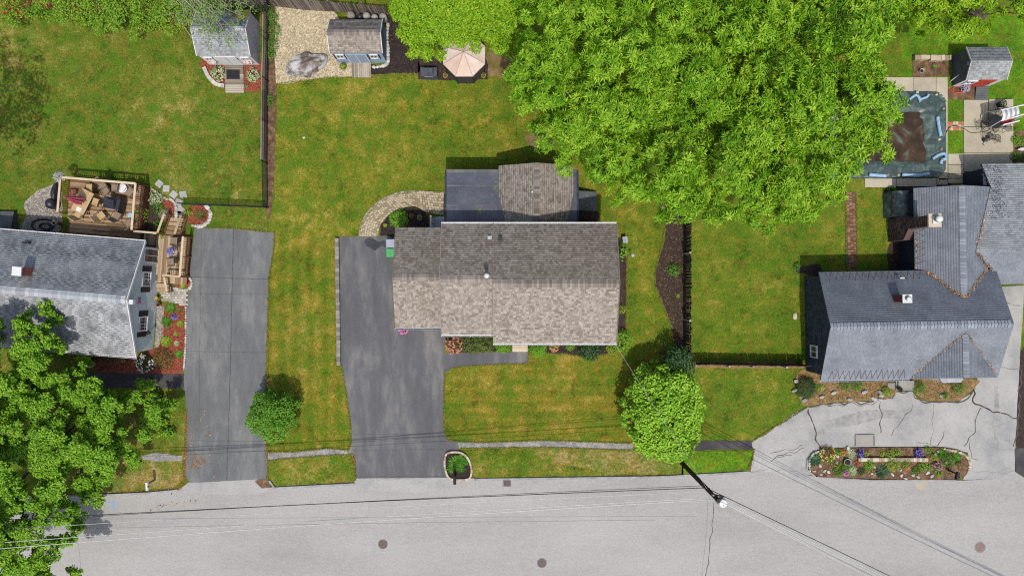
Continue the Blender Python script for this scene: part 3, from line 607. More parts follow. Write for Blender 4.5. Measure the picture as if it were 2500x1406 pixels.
def plane_roof(root, pts, mat_s, mat_d, t=.14, eave=(0, 1), xf=None, **kw):
    """pts: polygon in world coords; edge pts[eave0]->pts[eave1] is the eave"""
    mb = MB(xf); mb.slab(pts, t); r_ = mb.build('roof', mat_d, root)
    A = Vector(pts[eave[0]]); B = Vector(pts[eave[1]]); U = (B-A).normalized()
    n = (Vector(pts[1])-Vector(pts[0])).cross(Vector(pts[2])-Vector(pts[0])).normalized()
    if n.z < 0: n = -n
    V = n.cross(U)
    ctr = sum((Vector(p) for p in pts), Vector())/len(pts)
    if V.dot(ctr-A) < 0: V = -V
    poly = [((Vector(p)-A).dot(U), (Vector(p)-A).dot(V)) for p in pts]
    shingles(r_, mat_s, A + n*.003, U, V, poly, xf=xf, **kw); return r_
def ridge_caps(part, mat, a, b, w=.26, step=.16, slope=.42, xf=None, h=.05):
    a = Vector(a); b = Vector(b); d = (b-a); L = d.length; x = d/L; y = Vector((-x.y, x.x, 0)); n = int(L/step); me = None
    for i in range(n):
        mb = MB(None); s = x*step*.93; dz = Vector((0, 0, -slope*w/2))
        p = Vector((0, 0, h)); q = s + Vector((0, 0, h*.55))
        mb.face([p + y*w/2 + dz, p, q, q + y*w/2 + dz]); mb.face([p, p - y*w/2 + dz, q - y*w/2 + dz, q])
        mb.face([p + y*w/2 + dz - Vector((0, 0, h)), p - Vector((0, 0, h)), p, p + y*w/2 + dz]); mb.face([p - Vector((0, 0, h)), p - y*w/2 + dz - Vector((0, 0, h)), p - y*w/2 + dz, p])
        if me is None:
            if xf is not None:
                rot = xf.to_3x3(); mb.v = [tuple(rot @ Vector(v)) for v in mb.v]
            me = bpy.data.meshes.new('ridge_shingle'); inv = rootinv(part).to_3x3()
            me.from_pydata([tuple(inv @ Vector(v)) for v in mb.v], [], mb.f); me.materials.append(mat); me.update()
        o = link('ridge_shingle', me, part); p0 = a + x*step*i
        if xf is not None: p0 = xf @ p0
        o.location = rootinv(part) @ p0
mt['cap'] = M('cap_shingle', [(.1, c(124, 114, 106)), (.5, c(146, 135, 127)), (.9, c(168, 158, 150))], 3, 3, .95, w=.85, attr='rand', grain=(.1, 60))
mt['cap_g'] = M('cap_shingle_grey', [(.1, c(150, 154, 160)), (.5, c(182, 186, 192)), (.9, c(204, 206, 210))], 3, 3, .95, w=.7, attr='rand', grain=(.1, 60))
mt['cap_s'] = M('cap_shingle_slate', [(.1, c(132, 138, 148)), (.5, c(152, 158, 168)), (.9, c(170, 176, 184))], 3, 3, .95, w=.7, attr='rand', grain=(.1, 60))
def gutter(root, a, b, mat='white', xf=None):
    mb = MB(xf); a = Vector(a); b = Vector(b); d = (b-a).normalized(); o = Vector((-d.y, d.x, 0))
    for s_ in (0, .11): mb.bar(a + o*(s_-.055), b + o*(s_-.055), .014, .1)
    mb.bar(a - Vector((0, 0, .05)), b - Vector((0, 0, .05)), .11, .012)
    n = int((b-a).length/.62)
    for i in range(n+1): mb.bar(a + d*i*.62 - o*.055 + Vector((0, 0, .04)), a + d*i*.62 + o*.055 + Vector((0, 0, .04)), .03, .01)
    return mb.build('gutter', mt[mat], root)
def walls(root, poly, z1, mat, xf=None, z0=0, name='wall'):
    mb = MB(xf); mb.prism(poly, z0, z1); return mb.build(name, mt[mat], root)
def window(root, ctr, wdir, w, h, xf=None, shut=None, mull=True, name='window', out=None):
    """wall window: ctr world, wdir horizontal direction along the wall; outward = wdir x z"""
    ctr = Vector(ctr); d = Vector(wdir).normalized(); o = d.cross(Vector((0, 0, 1))) if out is None else Vector(out)
    z = Vector((0, 0, 1)); mb = MB(xf)
    for s_ in (-1, 1):
        mb.bar(ctr + d*s_*w/2 - z*h/2 + o*.03, ctr + d*s_*w/2 + z*h/2 + o*.03, .09, .09)
        mb.bar(ctr - d*(w/2+.05) + z*s_*h/2 + o*.032, ctr + d*(w/2+.05) + z*s_*h/2 + o*.032, .1, .1)
    mb.bar(ctr - z*h/2 + o*.03, ctr + z*h/2 + o*.03, .05, .05)
    if mull:
        for q in (-.25, .25): mb.bar(ctr - d*w/2 + z*q*h + o*.02, ctr + d*w/2 + z*q*h + o*.02, .025, .025)
        for q in (-.25, .25): mb.bar(ctr + d*q*w - z*h/2 + o*.02, ctr + d*q*w + z*h/2 + o*.02, .025, .025)
    f = mb.build(name, mt['white'], root)
    mb = MB(xf); mb.face([ctr - d*w/2 - z*h/2 + o*.012, ctr + d*w/2 - z*h/2 + o*.012, ctr + d*w/2 + z*h/2 + o*.012, ctr - d*w/2 + z*h/2 + o*.012])
    mb.build('pane', mt['glass'], f)
    if shut:
        for s_ in (-1, 1):
            mb = MB(xf); p = ctr + d*s_*(w/2 + .06 + shut/2)
            mb.bar(p - z*(h/2+.04) + o*.02, p + z*(h/2+.04) + o*.02, shut, .04) if abs(d.x) > .5 else mb.raw(*slabv(p, d, z, o, shut, h+.08, .04))
            mb.build('shutter', mt['black'], root)
    return f
def slabv(p, d, z, o, w, h, t):
    vs = [p + d*a*w/2 + z*b*h/2 + o*k for k in (0, t) for a, b in ((-1, -1), (1, -1), (1, 1), (-1, 1))]
    return vs, [(3, 2, 1, 0), (4, 5, 6, 7), (0, 1, 5, 4), (1, 2, 6, 5), (2, 3, 7, 6), (3, 0, 4, 7)]
def panel(root, name, ctr, d, w, h, mat, t=.04, xf=None, o=None):
    ctr = Vector(ctr); d = Vector(d).normalized(); o = d.cross(Vector((0, 0, 1))) if o is None else Vector(o); mb = MB(xf); mb.raw(*slabv(ctr, d, Vector((0, 0, 1)), o, w, h, t)); return mb.build(name, mt[mat], root)
def pipe(root, name, x, y, z, r, h, mat, cap=None, xf=None):
    mb = MB(xf); mb.lathe([(r, 0), (r, h)] + ([(cap, h), (cap, h+.05), (cap*.3, h+.1)] if cap else [(r*.6, h), (r*.6, h-.05)]), x, y, 12, z); return mb.build(name, mt[mat], root, True if cap else False)
# ---------------------------------------------------------------- main house
mh = empty('house', (1, 0, 0)); tag(mh, 'house with taupe shingled roofs in the middle of the picture', 'house')
SL = .33; HE = 5.2; XL, XM, XR = -4.52, -1.18, 6.72; YB, YF1, YF2 = 4.1, -3.0, -3.55; R1, R2 = (YB+YF1)/2, (YB+YF2)/2
H1 = HE + (YB-R1)*SL; H2 = HE + (YB-R2)*SL
walls(mh, [(XL+.3, YB-.35), (XR-.2, YB-.35), (XR-.2, YF2+.4), (XM+.15, YF2+.4), (XM+.15, YF1+.4), (XL+.3, YF1+.4)], HE+.02, 'sid_main')
for x in (XR-.22, XL+.3):
    mb = MB(); yb, yf, yr, hr = (YB-.35, YF2+.4, R2, H2) if x > 0 else (YB-.35, YF1+.4, R1, H1)
    t = .1; mb.raw([(x-t, yb, HE), (x-t, yf, HE), (x-t, yr, hr-.25), (x, yb, HE), (x, yf, HE), (x, yr, hr-.25)], [(0, 1, 2), (5, 4, 3), (0, 3, 4, 1), (1, 4, 5, 2), (2, 5, 3, 0)]); mb.build('gable_wall', mt['sid_main'], mh)
rb1 = plane_roof(mh, [(XM, YB, HE), (XL, YB, HE), (XL, R1, H1), (XM, R1, H1)], mt['shingle'], mt['deckroof'], seed=3)
rb2 = plane_roof(mh, [(XR, YB, HE), (XM, YB, HE), (XM, R2, H2), (XR, R2, H2)], mt['shingle'], mt['deckroof'], seed=4)
rf1 = plane_roof(mh, [(XL, YF1, HE), (XM-.002, YF1, HE), (XM-.002, R1-.002, H1), (XL, R1-.002, H1)], mt['shingle'], mt['deckroof'], seed=5)
rf2 = plane_roof(mh, [(XM, YF2, HE), (XR, YF2, HE), (XR, R2-.002, H2), (XM, R2-.002, H2)], mt['shingle'], mt['deckroof'], seed=6)
for x in (XL, XM, XR):
    hh = [(YB, HE), (R1, H1), (YF1, HE)] if x == XL else [(YB, HE), (R2, H2), (YF2, HE)]
    for (ya, za), (yb, zb) in zip(hh[:-1], hh[1:]):
        mb = MB(); mb.bar((x, ya, za+.012), (x, yb, zb+.012), .05, .07 if x != XM else .1); mb.build('rake_edge', mt['cap'], mh)
ridge_caps(rf1, mt['cap'], (XL, R1, H1+.005), (XM, R1, H1+.005), w=.46); ridge_caps(rf2, mt['cap'], (XM, R2, H2+.005), (XR, R2, H2+.005), w=.5)
gutter(mh, (XL, YB+.06, HE-.05), (XR, YB+.06, HE-.05)); gutter(mh, (XM, YF2-.06, HE-.05), (XR, YF2-.06, HE-.05)); gutter(mh, (XL, YF1-.06, HE-.05), (XM, YF1-.06, HE-.05))
for x0 in (0.6, 3.2, 5.4): window(mh, (x0, YF2+.4, 3.9), (1, 0, 0), 1.0, 1.2)
for x0 in (0.6, 5.4): window(mh, (x0, YF2+.4, 1.4), (1, 0, 0), 1.0, 1.1)
window(mh, (-2.8, YF1+.4, 3.9), (1, 0, 0), 1.0, 1.2); window(mh, (5.6, YB-.35, 4.2), (-1, 0, 0), .9, 1.0); window(mh, (XR-.2, 1.2, 3.9), (0, 1, 0), .9, 1.1)
dp = panel(mh, 'door', (-.6, YF2+.4, 1.2), (1, 0, 0), .95, 2.1, 'red')
mb = MB(); mb.lathe([(.03, 0), (.035, .03), (.0, .05)], -.25, YF2+.33, 8, 1.1); mb.build('handle', mt['trafo'], dp)
# vents
q = P(1189, 646, 6.9); pipe(mh, 'flue_pipe', q.x, .75, 6.35, .1, 1.05, 'white', .16)
pipe(mh, 'vent_pipe', -1.42, 3.2, 5.5, .06, .35, 'white'); mb = MB(); mb.box(-.86, -.62, 3.0, 3.25, 5.5, 5.82); mb.build('vent_hood', mt['black'], mh)
mb = MB(); mb.box(-1.55, -1.29, 3.07, 3.33, 5.5, 5.58); mb.build('vent_flashing', mt['ltgrey'], mh)
# garage wing
GX0, GX1, GB, GF = -7.84, -4.2, 4.07, -2.67; GR = (GB+GF)/2; GE = 3.2; GH = GE + (GB-GR)*SL
walls(mh, [(GX0+.2, GB-.3), (GX1, GB-.3), (GX1, GF+.3), (GX0+.2, GF+.3)], GE+.02, 'sid_main')
mb = MB(); x = GX0+.2; mb.raw([(x+.1, GB-.3, GE), (x+.1, GF+.3, GE), (x+.1, GR, GH-.25), (x, GB-.3, GE), (x, GF+.3, GE), (x, GR, GH-.25)], [(0, 1, 2), (5, 4, 3), (0, 3, 4, 1), (1, 4, 5, 2), (2, 5, 3, 0)]); mb.build('gable_wall', mt['sid_main'], mh)
plane_roof(mh, [(GX1, GB, GE), (GX0, GB, GE), (GX0, GR, GH), (GX1, GR, GH)], mt['shingle'], mt['deckroof'], seed=7)
gf = plane_roof(mh, [(GX0, GF, GE), (GX1, GF, GE), (GX1, GR-.002, GH), (GX0, GR-.002, GH)], mt['shingle'], mt['deckroof'], seed=8)
ridge_caps(gf, mt['cap'], (GX0, GR, GH+.005), (-4.56, GR, GH+.005), w=.46); gutter(mh, (GX0, GF-.06, GE-.05), (XL, GF-.06, GE-.05), 'ltgrey')
gd = panel(mh, 'garage_door', (-6.0, GF+.3, 1.1), (1, 0, 0), 2.5, 2.15, 'white')
for z in (.55, 1.1, 1.65):
    mb = MB(); mb.box(-7.2, -4.8, GF+.252, GF+.262, z-.012, z+.012); mb.build('panel_joint', mt['ltgrey'], gd)
window(mh, (GX0+.2, 1.6, 1.6), (0, -1, 0), .8, 1.0)
# rear addition: low rubber roof with a cross gable
EX0, EX1, EYB, EYF = -4.54, 4.49, 7.97, 3.75
rz_ = lambda y: 3.0 + (6.4-y)*.11
walls(mh, [(EX0+.15, EYB-.15), (EX1-.15, EYB-.15), (EX1-.15, EYF), (EX0+.15, EYF)], rz_(EYB)-.15, 'sid_main')
mb = MB(); mb.slab([(EX0, EYB, rz_(EYB)), (EX1, EYB, rz_(EYB)), (EX1, EYF, rz_(EYF)), (EX0, EYF, rz_(EYF))], .14); rr = mb.build('rubber_roof', mt['rubber'], mh)
for x in (EX0+.06, EX1-.06): mb = MB(); mb.bar((x, EYB, rz_(EYB)+.02), (x, EYF, rz_(EYF)+.02), .12, .07); mb.build('edge_trim', mt['sid_navy'], rr)
mb = MB(); mb.bar((EX0, EYB-.08, rz_(EYB)+.02), (EX1, EYB-.08, rz_(EYB)+.02), .22, .06); mb.build('edge_trim', mt['drive'], rr)
for y in (5.55, 6.9):
    mb = MB(); mb.bar((EX0+.13, y, rz_(y)+.006), (-.6, y, rz_(y)+.006), .09, .008); mb.build('roof_seam', mt['drive'], rr)
mb = MB(); mb.bar((-3.55, EYB-.2, rz_(EYB)+.006), (-3.55, 5.6, rz_(5.6)+.006), .07, .008); mb.build('roof_seam', mt['drive'], rr)
GXm, Hw, Ge, Gs = 1.62, 2.53, 3.0, .45; Gr = Ge + Hw*Gs; yA, yB_ = 8.23, 3.8
walls(mh, [(GXm-Hw+.2, yA-.25), (GXm+Hw-.2, yA-.25), (GXm+Hw-.2, 4), (GXm-Hw+.2, 4)], Ge, 'sid_main')
mb = MB(); y = yA-.25; mb.raw([(GXm-Hw+.2, y, Ge-.05), (GXm+Hw-.2, y, Ge-.05), (GXm, y, Gr-.2), (GXm-Hw+.2, y-.1, Ge-.05), (GXm+Hw-.2, y-.1, Ge-.05), (GXm, y-.1, Gr-.2)], [(0, 1, 2), (5, 4, 3), (0, 3, 4, 1), (1, 4, 5, 2), (2, 5, 3, 0)]); mb.build('gable_wall', mt['sid_main'], mh)
gl = plane_roof(mh, [(GXm-Hw, yA, Ge), (GXm-Hw, 6.4, Ge), (GXm-2.05, yB_, Gr-2.05*Gs), (GXm, yB_, Gr), (GXm, yA, Gr)], mt['shingle'], mt['deckroof'], seed=9)
plane_roof(mh, [(GXm+Hw, 6.4, Ge), (GXm+Hw, yA, Ge), (GXm+.002, yA, Gr), (GXm+.002, yB_, Gr), (GXm+2.05, yB_, Gr-2.05*Gs)], mt['shingle'], mt['deckroof'], seed=10)
ridge_caps(gl, mt['cap'], (GXm, yB_+.3, Gr+.005), (GXm, yA, Gr+.005), w=.4, slope=.45); pipe(mh, 'vent_pipe', 1.33, 6.3, 3.95, .06, .3, 'white')
window(mh, (-2.6, EYB-.15, 1.6), (-1, 0, 0), 1.2, 1.2); window(mh, (1.6, yA-.25, 1.6), (-1, 0, 0), 1.6, 1.2)
# back steps with white rail
st = empty('back_steps', tuple(P(1066, 545))); tag(st, 'pale grey back steps with white handrail beside the round mulch bed', 'steps')
for i in range(4):
    a = P(1048, 0); x0 = -5.85 + .0; mb = MB(); mb.box(-5.75 + i*.3, -5.75 + (i+1)*.3 if i < 3 else -4.45, 4.0, 5.05, 0, .25 + .22*i); mb.build('step', mt['ltgrey'], st)
mb = MB()
for y in (4.05, 4.6): mb.bar((-5.7, y, .2), (-5.7, y, 1.1), .08, .08)
mb.bar((-5.7, 4.0, 1.12), (-5.7, 5.05, 1.12), .1, .07)
for k in range(7): mb.bar((-5.7, 4.1 + k*.14, .3), (-5.7, 4.1 + k*.14, 1.1), .03, .03)
mb.bar((-5.7, 5.02, .2), (-5.7, 5.02, 1.2), .1, .1); mb.build('handrail', mt['white'], st)
# cellar bulkhead
bh = empty('cellar_bulkhead', tuple(P(1435, 492))); tag(bh, 'dark grey steel cellar bulkhead beside the rear addition', 'bulkhead')
mb = MB(); a = P(1413, 517); b = P(1455, 470)
mb.raw([(4.4, a.y, 0), (b.x, a.y, 0), (b.x, b.y, 0), (4.4, b.y, 0), (4.4, a.y, 1.0), (b.x, a.y, .35), (b.x, b.y, .35), (4.4, b.y, 1.0)], [(0, 1, 5, 4), (1, 2, 6, 5), (2, 3, 7, 6), (3, 0, 4, 7), (4, 5, 6, 7)]); mb.build('frame', mt['sid_grey'], bh)
for y0, y1 in ((a.y+.04, (a.y+b.y)/2-.015), ((a.y+b.y)/2+.015, b.y-.04)):
    mb = MB(); mb.slab([(4.45, y0, 1.02), (b.x-.05, y0, .39), (b.x-.05, y1, .39), (4.45, y1, 1.02)], .03); d_ = mb.build('door', mt['sid_grey'], bh)
    mb = MB(); mb.bar((5.2, (y0+y1)/2, .75), (5.35, (y0+y1)/2, .69), .03, .03); mb.build('handle', mt['trafo'], d_)
# front concrete stoop
sp = empty('front_steps', tuple(P(1268, 850))); tag(sp, 'pale concrete front steps at the end of the black walk', 'steps')
for i in range(3):
    mb = MB(); a = P(1251, 858 - i*8); b = P(1288, 835); mb.box(a.x, b.x, a.y, -3.12, 0.03, .18*(i+1)); mb.build('step', mt['stonet'], sp)
# ---------------------------------------------------------------- left house
LHm = Matrix.Translation((-25.25, -.78, 0)) @ Matrix.Rotation(R(-4.6), 4, 'Z')
lh = empty('house', (-31, -.4, 0), R(-4.6)); tag(lh, 'grey-green sided house with pale grey roof at the left edge', 'house')
W_ = 13.0; D_ = 3.93; he = 2.6; hr = 4.25
walls(lh, [(-W_, -D_+.3), (-.22, -D_+.3), (-.22, D_-.3), (-W_, D_-.3)], he+.0, 'sid_left', LHm)
mb = MB(LHm); x = -.22; mb.raw([(x-.1, D_-.3, he), (x-.1, -D_+.3, he), (x-.1, 0, hr-.2), (x, D_-.3, he), (x, -D_+.3, he), (x, 0, hr-.2)], [(2, 1, 0), (3, 4, 5), (1, 4, 3, 0), (2, 5, 4, 1), (0, 3, 5, 2)]); mb.build('gable_wall', mt['sid_left'], lh)
for k in range(44):                                       # siding boards of the gable end
    z = .12 + k*.1
    hw = D_-.3 if z < he-.1 else (D_-.3)*(hr-.3-z)/(hr-.3-he+.1)
    if hw < .2: break
    mb = MB(LHm); mb.raw([(-.218, -hw, z-.05), (-.218, hw, z-.05), (-.19, hw, z-.05), (-.19, -hw, z-.05), (-.218, -hw, z+.055), (-.218, hw, z+.055)], [(3, 2, 5, 4), (0, 1, 2, 3), (0, 3, 4), (1, 5, 2)]); mb.build('siding_board', mt['sid_left'], lh)
kw = dict(xf=LHm, patch=1.1, spread=.12, mean=.56, wr=(.28, .34), lift=.012)
rl1 = plane_roof(lh, [(0, D_, he), (-W_, D_, he), (-W_, 0, hr), (0, 0, hr)], mt['shingle_g'], mt['deckroof_g'], seed=11, **kw)
rl2 = plane_roof(lh, [(-W_, -D_, he), (0, -D_, he), (0, -.002, hr), (-W_, -.002, hr)], mt['shingle_g'], mt['deckroof_g'], seed=12, **kw)
ridge_caps(rl2, mt['cap_g'], (-W_, 0, hr+.01), (0, 0, hr+.01), w=.55, step=.3, xf=LHm)
mb = MB(LHm); rnd = random.Random(5)                       # raised dark bands painting in the shadow lines of the laminated tabs
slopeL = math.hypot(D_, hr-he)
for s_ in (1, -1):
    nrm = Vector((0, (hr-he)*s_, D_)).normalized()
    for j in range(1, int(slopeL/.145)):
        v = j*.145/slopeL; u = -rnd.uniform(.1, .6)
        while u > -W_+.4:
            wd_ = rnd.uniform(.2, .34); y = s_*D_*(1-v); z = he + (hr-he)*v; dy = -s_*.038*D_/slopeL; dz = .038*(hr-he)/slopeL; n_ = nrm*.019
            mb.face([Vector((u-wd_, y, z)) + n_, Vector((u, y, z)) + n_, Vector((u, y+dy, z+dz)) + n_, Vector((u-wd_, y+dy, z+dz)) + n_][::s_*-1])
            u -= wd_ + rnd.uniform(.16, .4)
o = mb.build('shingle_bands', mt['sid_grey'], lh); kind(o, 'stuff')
for s_ in (1, -1): mb = MB(LHm); mb.bar((.02, s_*D_, he-.02), (.02, 0, hr-.02), .05, .16); mb.build('rake_trim', mt['white'], lh)
gutter(lh, (-W_, -D_-.06, he-.06), (0, -D_-.06, he-.06), xf=LHm); gutter(lh, (-W_, D_+.06, he-.06), (0, D_+.06, he-.06), xf=LHm)
def LL(px, py, h): return LHm.inverted() @ P(px, py, h)
q = LL(352, 681, 1.75); window(lh, (-.19, q.y, 1.75), (0, 1, 0), .95, 1.05, LHm, .37)
q = LL(345, 790, 1.75); window(lh, (-.19, q.y, 1.75), (0, 1, 0), .95, 1.05, LHm, .37)
q = LL(365, 624, 1.2); window(lh, (-.19, q.y, 1.35), (0, 1, 0), .95, 1.9, LHm, None, False, 'glass_door')
mb = MB(LHm); mb.box(-.12, .3, -.28, .02, hr-.5, hr-.18); mb.build('ridge_vent', mt['white'], lh)
ch = empty('chimney', tuple(P(62, 664))); ch.parent = None
tag(ch, 'short brick chimney with white cap on the pale grey roof at left', 'chimney')
q = LL(58, 663, 4.2); mb = MB(LHm); mb.box(q.x-.27, q.x+.27, q.y-.26, q.y+.26, 3.2, 4.75); mb.build('stack', mt['brick'], ch); mb = MB(LHm); mb.box(q.x-.3, q.x+.3, q.y-.29, q.y+.29, 4.75, 4.85); mb.build('cap', mt['white'], ch)
q = LL(66, 592, 3.0); mb = MB(LHm); mb.box(q.x-.22, q.x+.22, q.y-.05, q.y+.05, 2.8, 3.15); mb.build('roof_vent', mt['black'], lh)
q = LL(342, 733, 2.2)
mb = MB(LHm)
for s_ in (-1, 1):
    for t in (-1, 1): mb.raw(*slabv(Vector((-.18, q.y + s_*.1, 2.4 + t*.1)), Vector((0, 1, .4*s_*t)).normalized(), Vector((0, -.4*s_*t, 1)).normalized(), Vector((1, 0, 0)), .2, .14, .03))
mb.build('wall_butterfly', mt['fl_pink'], lh)
q = LL(376, 813, 1.0); mb = MB(LHm); mb.lathe([(.1, 0), (.14, .1), (.1, .25)], -.1, q.y, 10, .9); mb.build('meter', mt['blackp'], lh)
for y in (-2.6, .6): window(lh, (-4.0 + y, -D_+.3, 1.6), (1, 0, 0), 1.0, 1.1, LHm)
# ---------------------------------------------------------------- right house
RH = Matrix.Translation((27, -2.4, 0)) @ Matrix.Rotation(R(1.0), 4, 'Z') @ Matrix.Translation((-27, 2.4, 0))
rh = empty('house', (27, -2.4, 0), R(1)); tag(rh, 'rambling slate-roofed house with several gables at the right edge', 'house')
X0, X1, Yr, Yf, Ym, e_, h_ = 20.9, 32.95, 1.2, -6.18, -2.45, 2.6, 4.2
walls(rh, [(X0+.15, Yf+.35), (X1-.2, Yf+.35), (X1-.2, Yr-.3), (X0+.15, Yr-.3)], e_, 'sid_dark', RH)
for x, s_ in ((X0+.15, 1), (X1-.2, -1)):
    mb = MB(RH); mb.raw([(x+.1*s_, Yr-.3, e_), (x+.1*s_, Yf+.35, e_), (x+.1*s_, Ym, h_-.2), (x, Yr-.3, e_), (x, Yf+.35, e_), (x, Ym, h_-.2)], [(0, 1, 2), (5, 4, 3), (0, 3, 4, 1), (1, 4, 5, 2), (2, 5, 3, 0)]); mb.build('gable_wall', mt['sid_dark'], rh)
rnd = random.Random(9); wp = []; wt = []                    # cedar wall shakes on the west gable
z = .06; mbs = MB(RH)
while z < h_-.35:
    y0, y1 = (Yf+.35, Yr-.3)
    if z > e_-.1: k_ = (h_-.25-z)/(h_-.25-e_+.1); y0 = Ym + (y0-Ym)*k_; y1 = Ym + (y1-Ym)*k_
    y = y0
    while y < y1-.02:
        w = min(rnd.uniform(.14, .3), y1-y); mbs.raw([(X0+.148, y+.004, z), (X0+.12, y+.004, z), (X0+.12, y+w-.004, z), (X0+.148, y+w-.004, z), (X0+.146, y+.004, z+.19), (X0+.146, y+w-.004, z+.19)], [(1, 4, 5, 2), (0, 1, 2, 3)], rnd.random()); y += w
    z += .18
o = mbs.build('wall_shakes', mt['sid_dark'], rh); kind(o, 'stuff')
kw = dict(xf=RH, patch=.7, spread=.2, mean=.5, wr=(.26, .34), lift=.007, e=.15)
S_ = (mt['shingle_s'], mt['deckroof_g'])
plane_roof(rh, [(X1, Yr, e_), (X0, Yr, e_), (X0, Ym, h_), (X1, Ym, h_)], *S_, seed=21, **kw)
rs = plane_roof(rh, [(X0, Yf, e_), (X1, Yf, e_), (X1, Ym-.002, h_), (X0, Ym-.002, h_)], *S_, seed=22, **kw)
ridge_caps(rs, mt['cap_s'], (X0, Ym, h_+.005), (X1, Ym, h_+.005), w=.5, step=.22, xf=RH)
# north wing
NX0, NX1, NXm, ne, nh, NY = 27.55, 32.85, 30.2, 2.4, 3.46, 6.8
walls(rh, [(NX0+.3, NY-.25), (NX1-.3, NY-.25), (NX1-.3, 0), (NX0+.3, 0)], ne, 'sid_navy', RH)
mb = MB(RH); y = NY-.25; mb.raw([(NX0+.3, y, ne), (NX1-.3, y, ne), (NXm, y, nh-.15), (NX0+.3, y-.1, ne), (NX1-.3, y-.1, ne), (NXm, y-.1, nh-.15)], [(0, 1, 2), (5, 4, 3), (0, 3, 4, 1), (1, 4, 5, 2), (2, 5, 3, 0)]); mb.build('gable_wall', mt['sid_navy'], rh)
nl = plane_roof(rh, [(NX0, NY, ne), (NX0, 1.25, ne), (28.05, 1.2, ne+.2), (NXm, -.78, nh), (NXm, NY, nh)], *S_, seed=23, **kw)
plane_roof(rh, [(NX1, 1.25, ne), (NX1, NY, ne), (NXm+.002, NY, nh), (NXm+.002, -.78, nh), (32.3, 1.2, ne+.22)], *S_, seed=24, **kw)
ridge_caps(nl, mt['cap_s'], (NXm, -.5, nh+.005), (NXm, NY, nh+.005), w=.42, step=.22, slope=.4, xf=RH)
# east wing
kz = dict(kw); kz['seed'] = 25; kz['spread'] = .34; kz['mean'] = .62
walls(rh, [(32.5, 8.1), (44, 8.1), (44, .4), (32.5, .4)], 2.15, 'sid_navy', RH)
plane_roof(rh, [(45, 8.4, 2.25), (32.35, 8.4, 2.25), (32.8, 6.8, 2.46), (31.3, 2.34, 3.05), (45, 2.34, 3.05)], mt['shingle_w'], mt['deckroof_g'], **kz)
kz = dict(kw); kz['seed'] = 26
plane_roof(rh, [(32.6, .14, 2.4), (45, .14, 2.4), (45, 2.338, 3.05), (31.3, 2.338, 3.05), (32.65, 1.05, 2.67)], *S_, **kz)
pts = [(33.0 + random.gauss(0, .35), random.uniform(4.6, 8.3)) for _ in range(420)]
flakes('roof_lichen', [tuple(RH @ Vector((x, y, 2.25 + .132*(8.4-y) + .012))) for x, y in pts], .1, 'sid_dark', rh, .1, .5, zj=.008)
# front cross gable
FXm, Fw, fe, fh = 29.92, 2.95, 2.62, 4.0; fy0, fy1 = -5.95, -2.95
fl_ = plane_roof(rh, [(FXm-Fw, -6.12, fe), (FXm-Fw, -6.1, fe), (FXm, fy1, fh), (FXm, fy0, fh), (FXm-Fw*.985, -6.14, fe+.01)][0:1] + [(FXm, fy1, fh), (FXm, fy0, fh)], *S_, eave=(0, 1), **dict(kw, seed=27)) if False else None
def tri_roof(pts, U, seed):
    mb = MB(RH); mb.slab(pts, .1); r_ = mb.build('roof', mt['deckroof_g'], rh)
    n = (Vector(pts[1])-Vector(pts[0])).cross(Vector(pts[2])-Vector(pts[0])).normalized(); n = n if n.z > 0 else -n
    U = Vector(U); V = n.cross(U); V = V if V.z > 0 else -V; O = min((Vector(p) for p in pts), key=lambda p: p.dot(V))
    poly = [((Vector(p)-O).dot(U), (Vector(p)-O).dot(V)) for p in pts]
    shingles(r_, mt['shingle_s'], O + n*.003, U, V, poly, seed=seed, **{k: v for k, v in kw.items()}); return r_
fr_ = tri_roof([(FXm-Fw, -6.16, fe), (FXm, fy0, fh), (FXm, fy1, fh)], (0, 1, 0), 27)
tri_roof([(FXm+Fw, -6.16, fe), (FXm, fy1, fh), (FXm, fy0, fh)], (0, 1, 0), 28)
ridge_caps(fr_, mt['cap_s'], (FXm, fy0, fh+.005), (FXm, fy1, fh+.005), w=.4, step=.22, slope=.45, xf=RH)
mb = MB(RH); mb.raw([(FXm-Fw+.2, -6.1, e_-.1), (FXm+Fw-.2, -6.1, e_-.1), (FXm, -5.98, fh-.15)], [(0, 1, 2)]); mb.build('gable_wall', mt['sid_dark'], rh)
mb = MB(RH); mb.prism([(FXm-.9, -6.0), (FXm+.9, -6.0), (FXm+.6, -6.45), (FXm-.6, -6.45)], .9, 2.35); bw = mb.build('bay_window', mt['white'], rh)
mb = MB(RH); mb.prism([(FXm-.95, -5.98), (FXm+.95, -5.98), (FXm+.64, -6.5), (FXm-.64, -6.5)], 2.36, 2.44); mb.build('bay_roof', mt['ltgrey'], bw)
gutter(rh, (X0, Yf-.06, e_-.06), (27.0, Yf-.06, e_-.06), 'ltgrey', RH)
for x in (22.6, 24.4): window(rh, (x, Yf+.35, 1.5), (1, 0, 0), 1.0, 1.1, RH)
RI = RH.inverted()
q = RI @ P(1992, 858, 1.5); window(rh, (X0+.12, q.y, 1.45), (0, -1, 0), .8, .95, RH, None, False)
